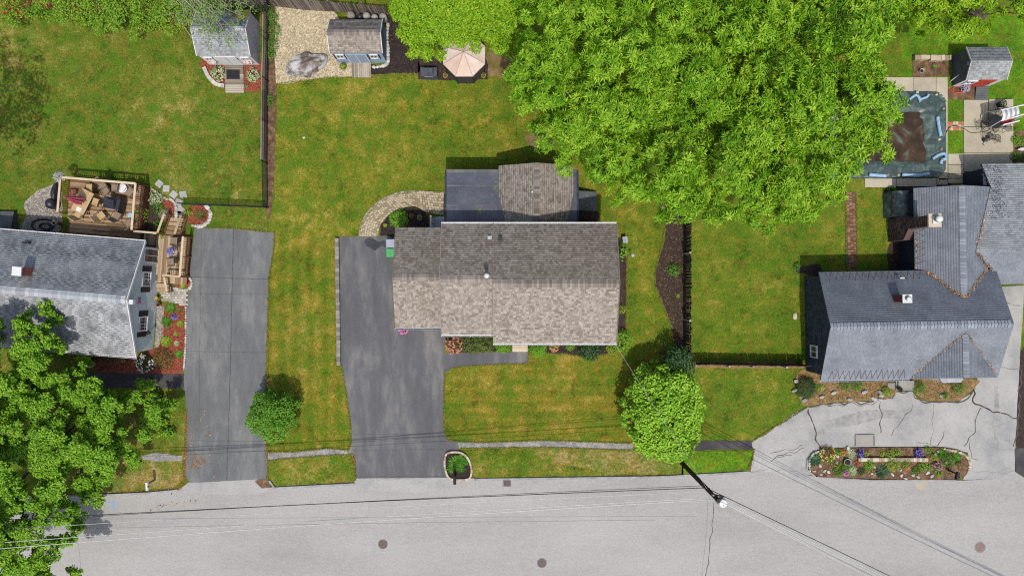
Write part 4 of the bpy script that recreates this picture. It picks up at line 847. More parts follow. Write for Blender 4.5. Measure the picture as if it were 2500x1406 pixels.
# roof-edge heat cables
def zig(root, a, b, n, rise, up, name='heat_cable'):
    a = Vector(a); b = Vector(b); up = Vector(up); mb = MB(RH); pts = []
    for i in range(n*2+1):
        p = a + (b-a)*i/(n*2) + up*(rise if i % 2 else .05); pts.append(p + Vector((0, 0, .03)))
    for p, q in zip(pts[:-1], pts[1:]): mb.bar(p, q, .018, .018)
    return mb.build(name, mt['iron'], root)
uf = Vector((0, Ym-Yf, h_-e_)).normalized(); ub = Vector((0, Ym-Yr, h_-e_)).normalized()
zig(rh, (X0+.5, Yf, e_), (26.6, Yf, e_), 14, .75, uf); zig(rh, (X0+.4, Yr, e_), (27.8, Yr, e_), 15, .7, ub)
un = Vector((NXm-NX0, 0, nh-ne)).normalized(); zig(rh, (NX0, 1.6, ne), (NX0, 4.6, ne), 7, .6, un)
# brick chimneys
def brick_stack(root, x0, x1, y0, y1, z0, z1, xf, seed, mat, name='stack', bl=.21, bh_=.075):
    """core of mortar plus a course-by-course skin of bricks"""
    mb = MB(xf); mb.box(x0+.02, x1-.02, y0+.02, y1-.02, z0, z1-.01); core = mb.build(name, mt['mortar'], root)
    rnd = random.Random(seed); mb = MB(xf); z = z0; j = 0
    while z < z1-.03:
        zz = min(z+bh_-.012, z1)
        for (ax, ay, bx, by) in ((x0, y0, x1, y0), (x1, y0, x1, y1), (x1, y1, x0, y1), (x0, y1, x0, y0)):
            L = math.hypot(bx-ax, by-ay); dx, dy = (bx-ax)/L, (by-ay)/L; u = -(j % 2)*bl/2
            while u < L:
                a = max(u, 0)+.006; b = min(u+bl, L)-.006
                if b-a > .03: mb.raw([(ax+dx*a, ay+dy*a, z), (ax+dx*b, ay+dy*b, z), (ax+dx*b-dy*.03, ay+dy*b+dx*.03, z), (ax+dx*a-dy*.03, ay+dy*a+dx*.03, z), (ax+dx*a, ay+dy*a, zz), (ax+dx*b, ay+dy*b, zz), (ax+dx*b-dy*.03, ay+dy*b+dx*.03, zz), (ax+dx*a-dy*.03, ay+dy*a+dx*.03, zz)], [(0, 1, 5, 4), (4, 5, 6, 7), (0, 4, 7, 3), (1, 2, 6, 5)], rnd.random())
                u += bl
        z += bh_; j += 1
    kind(mb.build('bricks', mat, core), 'stuff'); return core
bc = empty('chimney', tuple(P(2210, 555))); tag(bc, 'tall brick chimney with broad base against the north wing, white pot on top', 'chimney')
brick_stack(bc, 27.1, 27.86, 3.3, 4.95, 0, 1.9, RH, 1, mt['brickd'], 'base'); brick_stack(bc, 27.1, 27.8, 4.0, 4.72, 1.9, 4.75, RH, 2, mt['brickd'])
mb = MB(RH); mb.slab([(27.1, 3.3, 1.9), (27.86, 3.3, 1.9), (27.86, 4.0, 2.5), (27.1, 4.0, 2.5)], .1); mb.build('shoulder', mt['brickd'], bc)
mb = MB(RH); mb.slab([(27.1, 4.95, 1.9), (27.1, 4.72, 2.2), (27.86, 4.72, 2.2), (27.86, 4.95, 1.9)], .1); mb.build('shoulder', mt['brickd'], bc)
mb = MB(RH); mb.box(27.03, 27.87, 3.93, 4.79, 4.75, 4.9); mb.build('crown', mt['stonet'], bc)
mb = MB(RH); mb.lathe([(.16, 0), (.16, .3), (.26, .32), (.2, .45), (.05, .5)], 27.5, 4.42, 14, 4.9); mb.build('pot', mt['white'], bc, True)
mb = MB(RH); mb.box(27.25, 27.7, 4.15, 4.6, 4.9, 5.0); mb.build('pot_base', mt['white'], bc)
rc = empty('chimney', tuple(P(2215, 728))); tag(rc, 'short red chimney with white cap on the wide slate roof', 'chimney')
q = RI @ P(2208, 729, 4.3)
brick_stack(rc, q.x-.27, q.x+.27, q.y-.24, q.y+.24, 3.0, 4.55, RH, 3, mt['brick']); mb = MB(RH); mb.box(q.x-.31, q.x+.31, q.y-.28, q.y+.28, 4.55, 4.63); mb.build('cap', mt['white'], rc)
mb = MB(RH); mb.lathe([(.13, 0), (.13, .15), (.18, .16), (.1, .22)], q.x, q.y, 12, 4.63); mb.build('pot', mt['white'], rc, True)
q = RI @ P(2196, 679, 3.1); mb = MB(RH); mb.bar((q.x, q.y, 2.6), (q.x, q.y, 3.35), .07, .07); mb.bar((q.x-.12, q.y, 3.35), (q.x+.18, q.y, 3.35), .08, .06); mb.build('vent_pipe', mt['white'], rh)
# covered lean-to at the north wall, bulkhead wall edging
lt = empty('covered_woodpile', tuple(P(2205, 500))); tag(lt, 'woodpile under a dark blue-green tarp against the north wing', 'woodpile')
mb = MB(RH); prof = [(27.85, 1.3), (27.5, 1.25), (27.1, 1.0), (26.85, .5), (26.75, .06)]; ys = [5.0 + i*.12 for i in range(16)]
vs = []; fs = []
for y in ys:
    for i, (x, z) in enumerate(prof): vs.append((x + .06*noise.noise(Vector((y*3, i, 1))), y, z + .06*noise.noise(Vector((y*2.5, i*.7, 5)))))
for a in range(len(ys)-1):
    for i in range(4): fs.append((a*5+i, (a+1)*5+i, (a+1)*5+i+1, a*5+i+1))
mb.raw(vs, fs); mb.raw([(x, 5.0, z) for x, z in prof] + [(27.85, 5.0, 0)], [(0, 1, 2, 3, 4, 5)]); mb.raw([(x, ys[-1], z) for x, z in prof] + [(27.85, ys[-1], 0)], [(5, 4, 3, 2, 1, 0)])
mb.build('tarp', mt['tarp'], lt, True)
mb = MB(RH); mb.box(26.95, 27.8, 5.05, 6.75, 0, .9); mb.build('log_stack', mt['bark'], lt)
# ---------------------------------------------------------------- sheds
def shed(name, label, bx0, bx1, by0, by1, eh, rhh, ov, sidm, frontm, roofm, seed, group=None):
    r_ = empty(name, ((bx0+bx1)/2, (by0+by1)/2, 0)); tag(r_, label, 'shed', group)
    walls(r_, [(bx0, by0+.02), (bx1, by0+.02), (bx1, by1), (bx0, by1)], eh-.02, sidm, name='wall')
    ym = (by0+by1)/2
    for x, s_ in ((bx0, 1), (bx1, -1)):
        mb = MB(); mb.raw([(x+.08*s_, by1, eh-.02), (x+.08*s_, by0, eh-.02), (x+.08*s_, ym, rhh-.08), (x, by1, eh-.02), (x, by0, eh-.02), (x, ym, rhh-.08)], [(0, 1, 2), (5, 4, 3), (0, 3, 4, 1), (1, 4, 5, 2), (2, 5, 3, 0)]); mb.build('gable_wall', mt[sidm], r_)
    mb = MB(); mb.box(bx0, bx1, by0-.02, by0+.02, 0, eh-.03); mb.build('front_wall', mt[frontm], r_)
    a = .05; zz = (rhh-eh)/((by1-by0)/2)*a
    plane_roof(r_, [(bx1+ov, by1+a, eh-zz), (bx0-ov, by1+a, eh-zz), (bx0-ov, ym, rhh), (bx1+ov, ym, rhh)], roofm, mt['deckroof'], .06, seed=seed)
    f = plane_roof(r_, [(bx0-ov, by0-a, eh-zz), (bx1+ov, by0-a, eh-zz), (bx1+ov, ym-.002, rhh), (bx0-ov, ym-.002, rhh)], roofm, mt['deckroof'], .06, seed=seed+50)
    for x in (bx0-ov, bx1+ov):
        for y in (by0-a, by1+a): mb = MB(); mb.bar((x, y, eh-zz-.05), (x, ym, rhh-.05), .04, .1); mb.build('rake_trim', mt['white'], r_)
    return r_, f
sA, fA = shed('garden_shed', 'white-fronted garden shed with weathered grey roof under birch branches', -21.6, -18.1, 16.0, 19.0, 2.1, 2.95, .1, 'sid_mauve', 'white', mt['shingle_w'], 31)
ridge_caps(fA, mt['cap_g'], (-21.7, 17.5, 2.955), (-18.0, 17.5, 2.955), w=.3, step=.2)
for x in (-20.5, -19.3):
    mb = MB(); mb.lathe([(.2, 0), (.2, .03)], 0, 0, 12); m_ = Matrix.Translation((x, 15.98, 1.35)) @ Matrix.Rotation(R(90), 4, 'X'); mb.v = [tuple(m_ @ Vector(v)) for v in mb.v]; mb.build('window', mt['glass'], sA)
dA = panel(sA, 'double_door', (-19.9, 15.98, .92), (1, 0, 0), 1.5, 1.75, 'white', .05); mb = MB(); mb.bar((-19.9, 15.92, .1), (-19.9, 15.92, 1.75), .02, .02); mb.build('door_gap', mt['ltgrey'], dA)
for x, fm in ((-21.1, 'fl_orange'), (-18.55, 'fl_red')):
    mb = MB(); mb.box(x-.28, x+.28, 15.74, 15.96, .85, 1.05); w_ = mb.build('window_box', mt['white'], sA)
    pts = [(x + random.uniform(-.28, .28), random.uniform(15.7, 15.96), 1.08 + random.uniform(0, .1)) for _ in range(60)]; flakes('flowers', pts, .07, fm, w_)
    window(sA, (x, 15.98, 1.4), (1, 0, 0), .5, .55, None, None, False)
o = flakes('roof_moss', [(x, y, 2.95 - (y-17.5)*.53 + .02) for x, y in ((-17.95 - abs(random.gauss(0, .75)), 19.05 - abs(random.gauss(0, .45))) for _ in range(900))], .09, 'moss', sA)
sB, fB = shed('garden_shed', 'pale blue garden shed with taupe roof beside the gravel', -12.45, -8.97, 16.15, 18.35, 2.2, 2.88, .08, 'sid_slateblue', 'sid_blue', mt['shingle'], 33)
ridge_caps(fB, mt['cap'], (-12.53, 17.25, 2.885), (-8.89, 17.25, 2.885), w=.4, step=.17)
dB = panel(sB, 'double_door', (-10.8, 16.13, .95), (1, 0, 0), 1.4, 1.8, 'sid_blue', .05)
for x in (-11.5, -10.8, -10.1): mb = MB(); mb.box(x-.03, x+.03, 16.05, 16.075, .05, 1.85); mb.build('trim', mt['white'], dB)
for x in (-11.95, -9.6): window(sB, (x, 16.13, 1.45), (1, 0, 0), .5, .7, None, .14, False)
sC, fC = shed('garden_shed', 'grey garden shed with red door beyond the pool patio', 31.55, 34.15, 14.45, 16.6, 1.8, 2.3, .1, 'sid_grey', 'white', mt['shingle_w'], 35)
dC = panel(sC, 'door', (33.1, 14.43, .88), (1, 0, 0), 1.15, 1.6, 'red', .05); mb = MB(); mb.box(33.55, 33.62, 14.34, 14.38, .8, .95); mb.build('handle', mt['black'], dC)
mb = MB(); mb.lathe([(.13, 0), (.13, .04)], 0, 0, 12); m_ = Matrix.Translation((31.54, 15.5, 1.85)) @ Matrix.Rotation(R(-90), 4, 'Y'); mb.v = [tuple(m_ @ Vector(v)) for v in mb.v]; mb.build('vent', mt['ltgrey'], sC)
mb = MB(); mb.tube([(31.5, 15.0, .9), (31.46, 14.9, .4), (31.44, 14.8, .05)], .035, 8); mb.build('pipe', mt['white'], sC)
window(sC, (32.1, 14.43, 1.15), (1, 0, 0), .6, .6, None, None, False)
# ramps of planks
def planks(name, label, cat, px0, px1, py0, py1, z0, z1, n, mat, along='x', gap=.012):
    a = P(px0, py1); b = P(px1, py0); r_ = empty(name, ((a.x+b.x)/2, (a.y+b.y)/2, 0)); tag(r_, label, cat)
    for i in range(n):
        mb = MB()
        if along == 'x':
            y0 = a.y + (b.y-a.y)*i/n; y1 = a.y + (b.y-a.y)*(i+1)/n - gap; za = z0 + (z1-z0)*i/n; zb = z0 + (z1-z0)*(i+1)/n
            mb.slab([(a.x, y0, za), (b.x, y0, za), (b.x, y1, zb), (a.x, y1, zb)], .035)
        else:
            x0 = a.x + (b.x-a.x)*i/n; x1 = a.x + (b.x-a.x)*(i+1)/n - gap; mb.slab([(x0, a.y, z0), (x1, a.y, z0), (x1, b.y, z1), (x0, b.y, z1)], .035)
        mb.build('plank', mat, r_)
    mb = MB()
    for x in (a.x+.1, b.x-.1): mb.raw([(x-.04, a.y+.03, .0), (x+.04, a.y+.03, 0), (x+.04, b.y, 0), (x-.04, b.y, 0), (x-.04, a.y+.03, z0-.04), (x+.04, a.y+.03, z0-.04), (x+.04, b.y, z1-.04), (x-.04, b.y, z1-.04)], [(0, 1, 5, 4), (1, 2, 6, 5), (2, 3, 7, 6), (3, 0, 4, 7), (4, 5, 6, 7)])
    mb.build('stringer', mt['bark'], r_); return r_
planks('shed_ramp', 'pale weathered plank ramp before the white-fronted shed', 'ramp', 552, 597, 158, 228, .1, .22, 14, mt['woodg'])
planks('shed_ramp', 'weathered plank ramp before the pale blue shed', 'ramp', 860, 907, 154, 191, .09, .2, 10, mt['woodg'], 'y')
planks('shed_ramp', 'dark grey plank ramp before the red shed door', 'ramp', 2378, 2408, 209, 246, .1, .24, 7, mt['sid_grey'])
mb = MB(); a = P(556, 196); b = P(588, 173); mb.box(a.x, b.x, a.y, b.y, .20, .215); o = mb.build('door_mat', mt['black']); o.rotation_euler = (R(.0), 0, 0); tag(o, 'black mat on the pale shed ramp', 'mat')
# ---------------------------------------------------------------- foliage
def leafmesh(name, Pn, D, N, L, Wd, mat, parent, tone=None, fold=.25, droop=.15, smooth=False):
    """one folded leaf (2 triangles pairs) per row: Pn base, D direction, N normal, L length, Wd half width"""
    D = D/np.linalg.norm(D, axis=1, keepdims=True); S = np.cross(N, D); S /= np.linalg.norm(S, axis=1, keepdims=True)+1e-9; Nn = np.cross(D, S)
    L = L[:, None]; Wd = Wd[:, None]; n = len(Pn)
    base = Pn; mid = Pn + D*L*.5; tip = Pn + D*L - Nn*L*droop
    l = mid + S*Wd + Nn*Wd*fold; r_ = mid - S*Wd + Nn*Wd*fold
    V = np.stack([base, r_, tip, l], 1).reshape(-1, 3); i = np.arange(n)[:, None]*4
    F = np.concatenate([i + np.array([[0, 1, 2]]), i + np.array([[0, 2, 3]])], 0)
    if tone is None: tone = RNG.uniform(0, 1, n)
    o = npmesh(name, V, F, np.concatenate([tone, tone]), mat, parent); return o
def unit(v): return v/(np.linalg.norm(v, axis=-1, keepdims=True)+1e-9)
def poisson(poly, r, tries=4000, rng=None, keep=None):
    rng = rng or random; xs = [p[0] for p in poly]; ys = [p[1] for p in poly]; out = []
    for _ in range(tries):
        x = rng.uniform(min(xs), max(xs)); y = rng.uniform(min(ys), max(ys))
        if keep and not keep(x, y): continue
        if not inpoly(x, y, poly): continue
        if all((x-a)**2 + (y-b)**2 > r*r for a, b in out): out.append((x, y))
    return out
def edge_dist(x, y, poly):
    best = 1e9
    for i in range(len(poly)):
        ax, ay = poly[i]; bx, by = poly[(i+1) % len(poly)]; dx, dy = bx-ax, by-ay; t = max(0, min(1, ((x-ax)*dx + (y-ay)*dy)/(dx*dx+dy*dy+1e-9)))
        best = min(best, math.hypot(x-ax-dx*t, y-ay-dy*t))
    return best
def whorl_leaves(C, nper, leaf, wid, spreadz=.35, jit=.15):
    """rosettes of long leaves at centres C with outward normals"""
    pos, nor = C; n = len(pos); K = nper
    up = unit(nor + RNG.normal(0, .25, nor.shape)); ref = np.where(np.abs(up[:, 2:3]) < .9, np.array([[0, 0, 1.]]), np.array([[1., 0, 0]]))
    a = unit(np.cross(up, ref)); b = np.cross(up, a)
    th = (np.arange(K)[None, :]/K*2*np.pi*1.618 + RNG.uniform(0, 6.28, (n, 1)) + RNG.normal(0, .2, (n, K)))
    el = RNG.uniform(-.35, .65, (n, K))
    D = (np.cos(th)[..., None]*a[:, None] + np.sin(th)[..., None]*b[:, None])*np.cos(el)[..., None] + up[:, None]*np.sin(el)[..., None]
    N = up[:, None]*np.cos(el)[..., None] - (np.cos(th)[..., None]*a[:, None] + np.sin(th)[..., None]*b[:, None])*np.sin(el)[..., None]
    Pn = pos[:, None] + D*leaf*.12 + up[:, None]*RNG.uniform(-.25, .25, (n, K, 1))*leaf + RNG.normal(0, leaf*.08, (n, K, 3))
    L = leaf*RNG.uniform(.65, 1.15, (n, K)); W = wid*RNG.uniform(.8, 1.2, (n, K))
    tone = np.clip(RNG.uniform(.15, .85, (n, 1)) + RNG.normal(0, .18, (n, K)) + .12*(el > .4), 0, 1)
    return Pn.reshape(-1, 3), D.reshape(-1, 3), N.reshape(-1, 3), L.ravel(), W.ravel(), tone.ravel()
def clumps_to_points(cl, per_m2, flat=.7, low=-.25):
    """cl: list (x,y,z,r) -> points on clump shells with normals"""
    Ps, Ns = [], []
    for x, y, z, r_ in cl:
        n = max(6, int(per_m2*2*math.pi*r_*r_)); v = unit(RNG.normal(0, 1, (n*2, 3))); v = v[v[:, 2] > low][:n]
        rad = r_*(RNG.uniform(.55, 1.08, len(v))**.6)[:, None]
        Ps.append(np.array([x, y, z]) + v*rad*np.array([1, 1, flat])); Ns.append(unit(v*np.array([1, 1, 1/flat]) + np.array([0, 0, .6])))
    return np.concatenate(Ps), np.concatenate(Ns)
def scatter_leaves(pts, nor, leaf, wid, flatb=.55):
    n = len(pts); N = unit(nor*flatb + RNG.normal(0, .3, (n, 3)) + np.array([0, -.12, .5])); rnd = RNG.normal(0, 1, (n, 3)); D = unit(np.cross(N, rnd))
    return pts, D, N, leaf*RNG.uniform(.6, 1.3, n), wid*RNG.uniform(.7, 1.2, n), RNG.uniform(0, 1, n)
def branches(root, base, th, cl, rt, mat, frac=.5, lean=(0, 0), seed=1, lo=.35, name='limb', twig=None):
    rnd = random.Random(seed); b = Vector(base); top = Vector((b.x+lean[0], b.y+lean[1], th)); mb = MB()
    pts = [b + (top-b)*t + Vector((rnd.gauss(0, .06), rnd.gauss(0, .06), 0))*t for t in (0, .04, .25, .5, .75, 1)]
    rr = [rt*1.5, rt*1.1, rt, rt*.85, rt*.6, rt*.3]
    rings = []
    n = 9; vs = []; fs = []
    for p, q in zip(pts, rr):
        for k in range(n): a = 2*math.pi*k/n; vs.append((p.x+math.cos(a)*q*(1+.1*math.sin(3*a)), p.y+math.sin(a)*q, p.z))
    for i in range(5):
        for k in range(n): fs.append((i*n+k, i*n+(k+1) % n, (i+1)*n+(k+1) % n, (i+1)*n+k))
    mb.raw(vs, fs); mb.build('trunk', mat, root, True)
    for x, y, z, r_ in cl:
        if rnd.random() > frac: continue
        t = rnd.uniform(lo, .9); s = b + (top-b)*t; e = Vector((x, y, z-.15*r_)); m1 = s + (e-s)*.35 + Vector((0, 0, .25*(e-s).length*.3)); m2 = s + (e-s)*.7 + Vector((rnd.gauss(0, .2), rnd.gauss(0, .2), .1))
        mb = MB(); mb.tube([s, m1, m2, e], rt*.38*(1-t*.5), 6, .02, False); o = mb.build(name, mat, root, True)
        if twig:
            mb = MB()
            for _ in range(twig):
                u = rnd.uniform(.4, 1); q = m1 + (e-m1)*u; mb.tube([q, q + Vector((rnd.gauss(0, .35), rnd.gauss(0, .35), rnd.uniform(-.1, .3))), q + Vector((rnd.gauss(0, .7), rnd.gauss(0, .7), rnd.uniform(-.1, .5)))], .015, 4, .004, False)
            kind(mb.build('twigs', mat, o), 'stuff')
def tree(name, label, poly_px, hz, base_px, trunk_r, style, mat, spacing, cr, zfun, seed, leaf=.3, wid=.05, per=6, nper=14, group=None, barkm='bark', frac=.5, low=-.25, flat=.7, second=True, keep=None, lean=None, lo=.35, twig=None, jitz=.5, sub=0):
    """poly_px: crown outline in the photo at height hz; crown built as many clumps of leaves"""
    rnd = random.Random(seed); hf = hz if callable(hz) else (lambda x: hz); poly = [tuple(P(x, y, hf(x))[:2]) for x, y in poly_px]; cx = sum(p[0] for p in poly)/len(poly); cy = sum(p[1] for p in poly)/len(poly)
    bp = P(*base_px); root = empty(name, (bp.x, bp.y, 0)); tag(root, label, 'tree', group)
    cl = []
    for layer in range(2 if second else 1):
        for x, y in poisson(poly, spacing*(1 if layer == 0 else 1.2), 7000 if keep else 3000, rnd, keep):
            d = edge_dist(x, y, poly); r_ = cr*rnd.uniform(.75, 1.2)
            if d < r_*.55: 
                r_ = max(.45*cr, d*1.2)
            z = zfun(x, y, d) + rnd.gauss(0, jitz) - (layer*1.6*cr)
            cl.append((x, y, z, r_))
    cl0 = cl
    if sub:
        cl = []
        for x, y, z, r_ in cl0:
            st = rnd.uniform(0, 3.14); el_ = rnd.uniform(1.1, 1.6)
            for k in range(sub):
                a = rnd.uniform(0, 6.28); q = r_*rnd.uniform(.15, 1.0); u = math.cos(a)*q*el_; v = math.sin(a)*q/el_**.5
                cl.append((x + u*math.cos(st) - v*math.sin(st), y + u*math.sin(st) + v*math.cos(st), z + rnd.gauss(0, .22) - .3*q, r_*rnd.uniform(.22, .48)))
    if style == 'shoot':
        pp = []; nn = []
        for k, (sp, dz) in enumerate(((.46, 0), (.52, -.6), (.7, -1.5), (1.0, -2.6))):
            for x, y in poisson(poly, sp, 22000 if keep else 4000, rnd, keep):
                d = edge_dist(x, y, poly)
                if d < .05 + .2*k: continue
                if k == 0 and noise.noise(Vector((x*.42, y*.42, 4.0))) + .5*noise.noise(Vector((x*1.1, y*1.1, 9.0))) < -.3: continue
                z = zfun(x, y, d); gx_ = (zfun(x+.3, y, d)-z)/.3; gy_ = (zfun(x, y+.3, d)-z)/.3
                pp.append((x, y, z + dz + rnd.gauss(0, .25))); nn.append((-gx_*.5, -gy_*.5 - .1, 1))
        A = whorl_leaves((np.array(pp), unit(np.array(nn))), nper, leaf, wid)
    pts, nor = clumps_to_points(cl, per, flat, low) if style != 'shoot' else (None, None); cl = cl0
    if style == 'shoot': pass
    elif style == 'whorl': A = whorl_leaves((pts, nor), nper, leaf, wid)
    else: A = scatter_leaves(pts, nor, leaf, wid)
    branches(root, (bp.x, bp.y, 0), max(z for _, _, z, _ in cl)*.8, cl, trunk_r, mt[barkm], frac, (cx-bp.x, cy-bp.y) if lean is None else lean, seed, lo, twig=twig)
    o = leafmesh('crown', *A[:5], mt[mat], root, A[5]); return root
# big chestnut-leaved grove: one outline shared out between six trees
GROVE = [(1262, -140), (1280, 30), (1262, 130), (1248, 190), (1262, 240), (1310, 300), (1330, 350), (1380, 372), (1428, 405), (1478, 448), (1512, 474), (1560, 488), (1600, 500), (1650, 525), (1720, 550), (1770, 525), (1830, 532), (1900, 530), (1960, 535), (2020, 525), (2070, 480), (2110, 440), (2100, 410), (2160, 380), (2170, 330), (2200, 300), (2215, 270), (2172, 220), (2205, 160), (2208, 110), (2200, 60), (2260, 20), (2280, -140)]
GC = [(1400, 160), (1540, 350), (1700, 90), (1790, 380), (1960, 140), (2030, 330)]
GH = 11.9
GW = [tuple(P(x, y, GH)[:2]) for x, y in GC]; GP = [tuple(P(x, y, GH)[:2]) for x, y in GROVE]
gl_ = ['broad-leaved tree at the left end of the big grove, nearest the tent', 'broad-leaved tree of the grove reaching towards the taupe rear roof', 'broad-leaved tree at the top middle of the big grove', 'broad-leaved tree in the lower middle of the grove above the mulch bed', 'broad-leaved tree at the top right of the grove near the grey shed', 'broad-leaved tree of the grove overhanging the covered pool']
for i, (gx, gy) in enumerate(GW):
    def zf(x, y, d, gx=gx, gy=gy):
        q = math.hypot(x-gx, y-gy); return 11.9 - .03*q*q - (max(0, 1.2-d))*.6 + 1.9*noise.noise(Vector((x*.45, y*.45, 4.0)))
    kp = lambda x, y, i=i: min(range(6), key=lambda k: (x-GW[k][0])**2 + (y-GW[k][1])**2) == i
    bx, by = GC[i]; k = (ALT-GH)/ALT
    tree('broadleaf_tree', gl_[i], GROVE, GH, (1250+(bx-1250)*k, 703+(by-703)*k), .28, 'whorl', 'lf_big', 1.16, .98, zf, 100+i, .31, .034, 8, 20, 'trees of the big grove', keep=kp, lean=(0, 0), frac=.08, jitz=.65)
# yellow-green maple beyond the tent
tree('maple_tree', 'dense yellow-green maple between the pale blue shed and the tent', [(955, -160), (952, 20), (966, 70), (985, 105), (1020, 126), (1058, 130), (1080, 114), (1120, 102), (1180, 104), (1230, 126), (1262, 132), (1290, 100), (1290, -160)], 6.5, (1110, 75), .2, 'scatter', 'lf_maple', .75, .75, lambda x, y, d: 6.4 + min(1.6, d*.55) + .25*noise.noise(Vector((x*.6, y*.6, 1))), 41, .15, .045, 230, flat=.8, jitz=.22, frac=.2)
# leafy oak at the lower left
OAK = [(-120, 800), (0, 770), (60, 752), (95, 775), (80, 810), (130, 815), (142, 850), (100, 870), (150, 890), (210, 930), (260, 945), (310, 950), (340, 985), (400, 1000), (395, 1040), (350, 1060), (370, 1090), (320, 1110), (290, 1150), (210, 1180), (215, 1220), (180, 1290), (165, 1330), (90, 1340), (60, 1350), (130, 1380), (150, 1440), (-120, 1440)]
tree('oak_tree', 'tall leafy oak with bright clumps and gaps at the lower left corner', OAK, lambda x: 6.6 - 3.8*max(0, min(1, x/400)), (150, 1080), .3, 'scatter', 'lf_oak', 1.15, .95, lambda x, y, d: 5.9 - 3.8*max(0, min(1, (x+32)/9.5)) + min(1.8, d*.45) + .9*noise.noise(Vector((x*.5, y*.5, 7))), 43, .17, .055, 210, flat=.6, jitz=.6, frac=.14, twig=3, lo=.2, sub=16)
# ball-shaped maple over the front verge, dark holly beside it
tree('maple_tree', 'egg-shaped bright green maple on the front lawn near the utility pole', [(1560, 905), (1590, 886), (1625, 890), (1660, 905), (1685, 915), (1700, 945), (1714, 990), (1705, 1030), (1697, 1070), (1690, 1105), (1650, 1122), (1600, 1118), (1555, 1095), (1530, 1050), (1522, 1010), (1530, 970), (1545, 935)], 2.2, (1595, 985), .14, 'scatter', 'lf_ball', .6, .62, lambda x, y, d: 1.5 + 2.2*(1-(1-min(1, d/2.3))**2)**.5, 44, .17, .075, 130, flat=.9, jitz=.12, frac=.2, low=-.4)
tree('holly_tree', 'dark glossy holly tucked behind the bright egg-shaped maple', [(1625, 860), (1640, 846), (1668, 846), (1686, 862), (1697, 880), (1690, 905), (1675, 918), (1640, 908), (1618, 890)], 1.8, (1640, 870), .1, 'scatter', 'lf_dark', .45, .5, lambda x, y, d: 1.3 + 1.3*(1-(1-min(1, d/1.1))**2)**.5, 45, .1, .05, 150, flat=.9, jitz=.1, frac=.2, low=-.4)
tree('globe_tree', 'round dark green globe tree beside the left drive', [(635, 960), (665, 955), (695, 962), (718, 985), (720, 1010), (708, 1045), (690, 1070), (660, 1080), (640, 1062), (618, 1058), (605, 1035), (604, 1005), (615, 985)], 1.8, (686, 1003), .1, 'scatter', 'lf_globe', .5, .52, lambda x, y, d: 1.2 + 1.5*(1-(1-min(1, d/1.5))**2)**.5, 46, .1, .045, 260, flat=.9, jitz=.12, frac=.2, low=-.4)
# top right tree over the lawn
tree('broadleaf_tree', 'yellow-green tree hanging over the top edge above the grey shed', [(2215, -120), (2230, 20), (2270, 62), (2300, 78), (2320, 90), (2350, 70), (2380, 82), (2410, 52), (2460, 40), (2500, 30), (2560, 20), (2560, -120)], 7, (2400, 40), .2, 'whorl', 'lf_maple', 1.1, .85, lambda x, y, d: 6.5 + min(2, d*.6) + .6*noise.noise(Vector((x*.5, y*.5, 2))), 47, .24, .045, 12, 13, flat=.65, jitz=.4, frac=.3)
tree('broadleaf_tree', 'tall tree just beyond the left edge shading the left lawn', [(-480, 250), (-450, 150), (-380, 120), (-280, 140), (-235, 200), (-215, 280), (-215, 380), (-260, 460), (-380, 490), (-460, 400)], 12, (-50, 420), .3, 'scatter', 'lf_oak', 1.3, 1.0, lambda x, y, d: 11 + min(2, d*.5), 49, .2, .07, 26, jitz=.6, frac=.2)
# shrubs along the back boundary at the top left
hx = [(20, 8), (105, 2), (165, 12), (235, 18), (300, 26), (352, 14), (412, 20), (455, 2)]
for i, (x, y) in enumerate(hx):
    rr_ = [40, 28, 40, 50, 56, 42, 46, 40][i]; pl = [(x + math.cos(a)*rr_*(1+.2*math.sin(3*a+i)), y + 12 + math.sin(a)*rr_*.95 - 8) for a in [k*.5236 for k in range(12)]]
    lab = ['arching yellow-green shrub at the far left of the back hedge', 'arching shrub between the red mulch patches at top left', 'arching shrub right of the second red mulch patch', 'large arching shrub left of the middle of the back hedge', 'largest arching shrub in the middle of the back hedge', 'arching shrub beside the pale stones of the back hedge', 'arching shrub near the birch in the back hedge', 'arching shrub directly beneath the birch branches'][i]
    y += 14; q = P(x, y-6, 0); root = empty('hedge_shrub', (q.x*.96, q.y*.96, 0)); tag(root, lab, 'shrub', 'shrubs of the back hedge')
    rnd = random.Random(i); poly = [tuple(P(a, b, 1.8)[:2]) for a, b in pl]; cl = [(u, v, 1.1 + min(1.5, edge_dist(u, v, poly)*1.3) + rnd.gauss(0, .15), .42) for u, v in poisson(poly, .5, 700, rnd)]
    pts, nor = clumps_to_points(cl, 95, .7, -.3); A = scatter_leaves(pts, nor, .16, .04); leafmesh('foliage', *A[:5], mt['lf_for'], root, A[5])
    mb = MB()
    for u, v, z, _ in cl[::3]: mb.tube([(q.x*.96, q.y*.96, 0), ((q.x*.96+u)/2, (q.y*.96+v)/2, z*.8), (u, v, z)], .03, 5, .008, False)
    kind(mb.build('stems', mt['bark'], root), 'stuff')
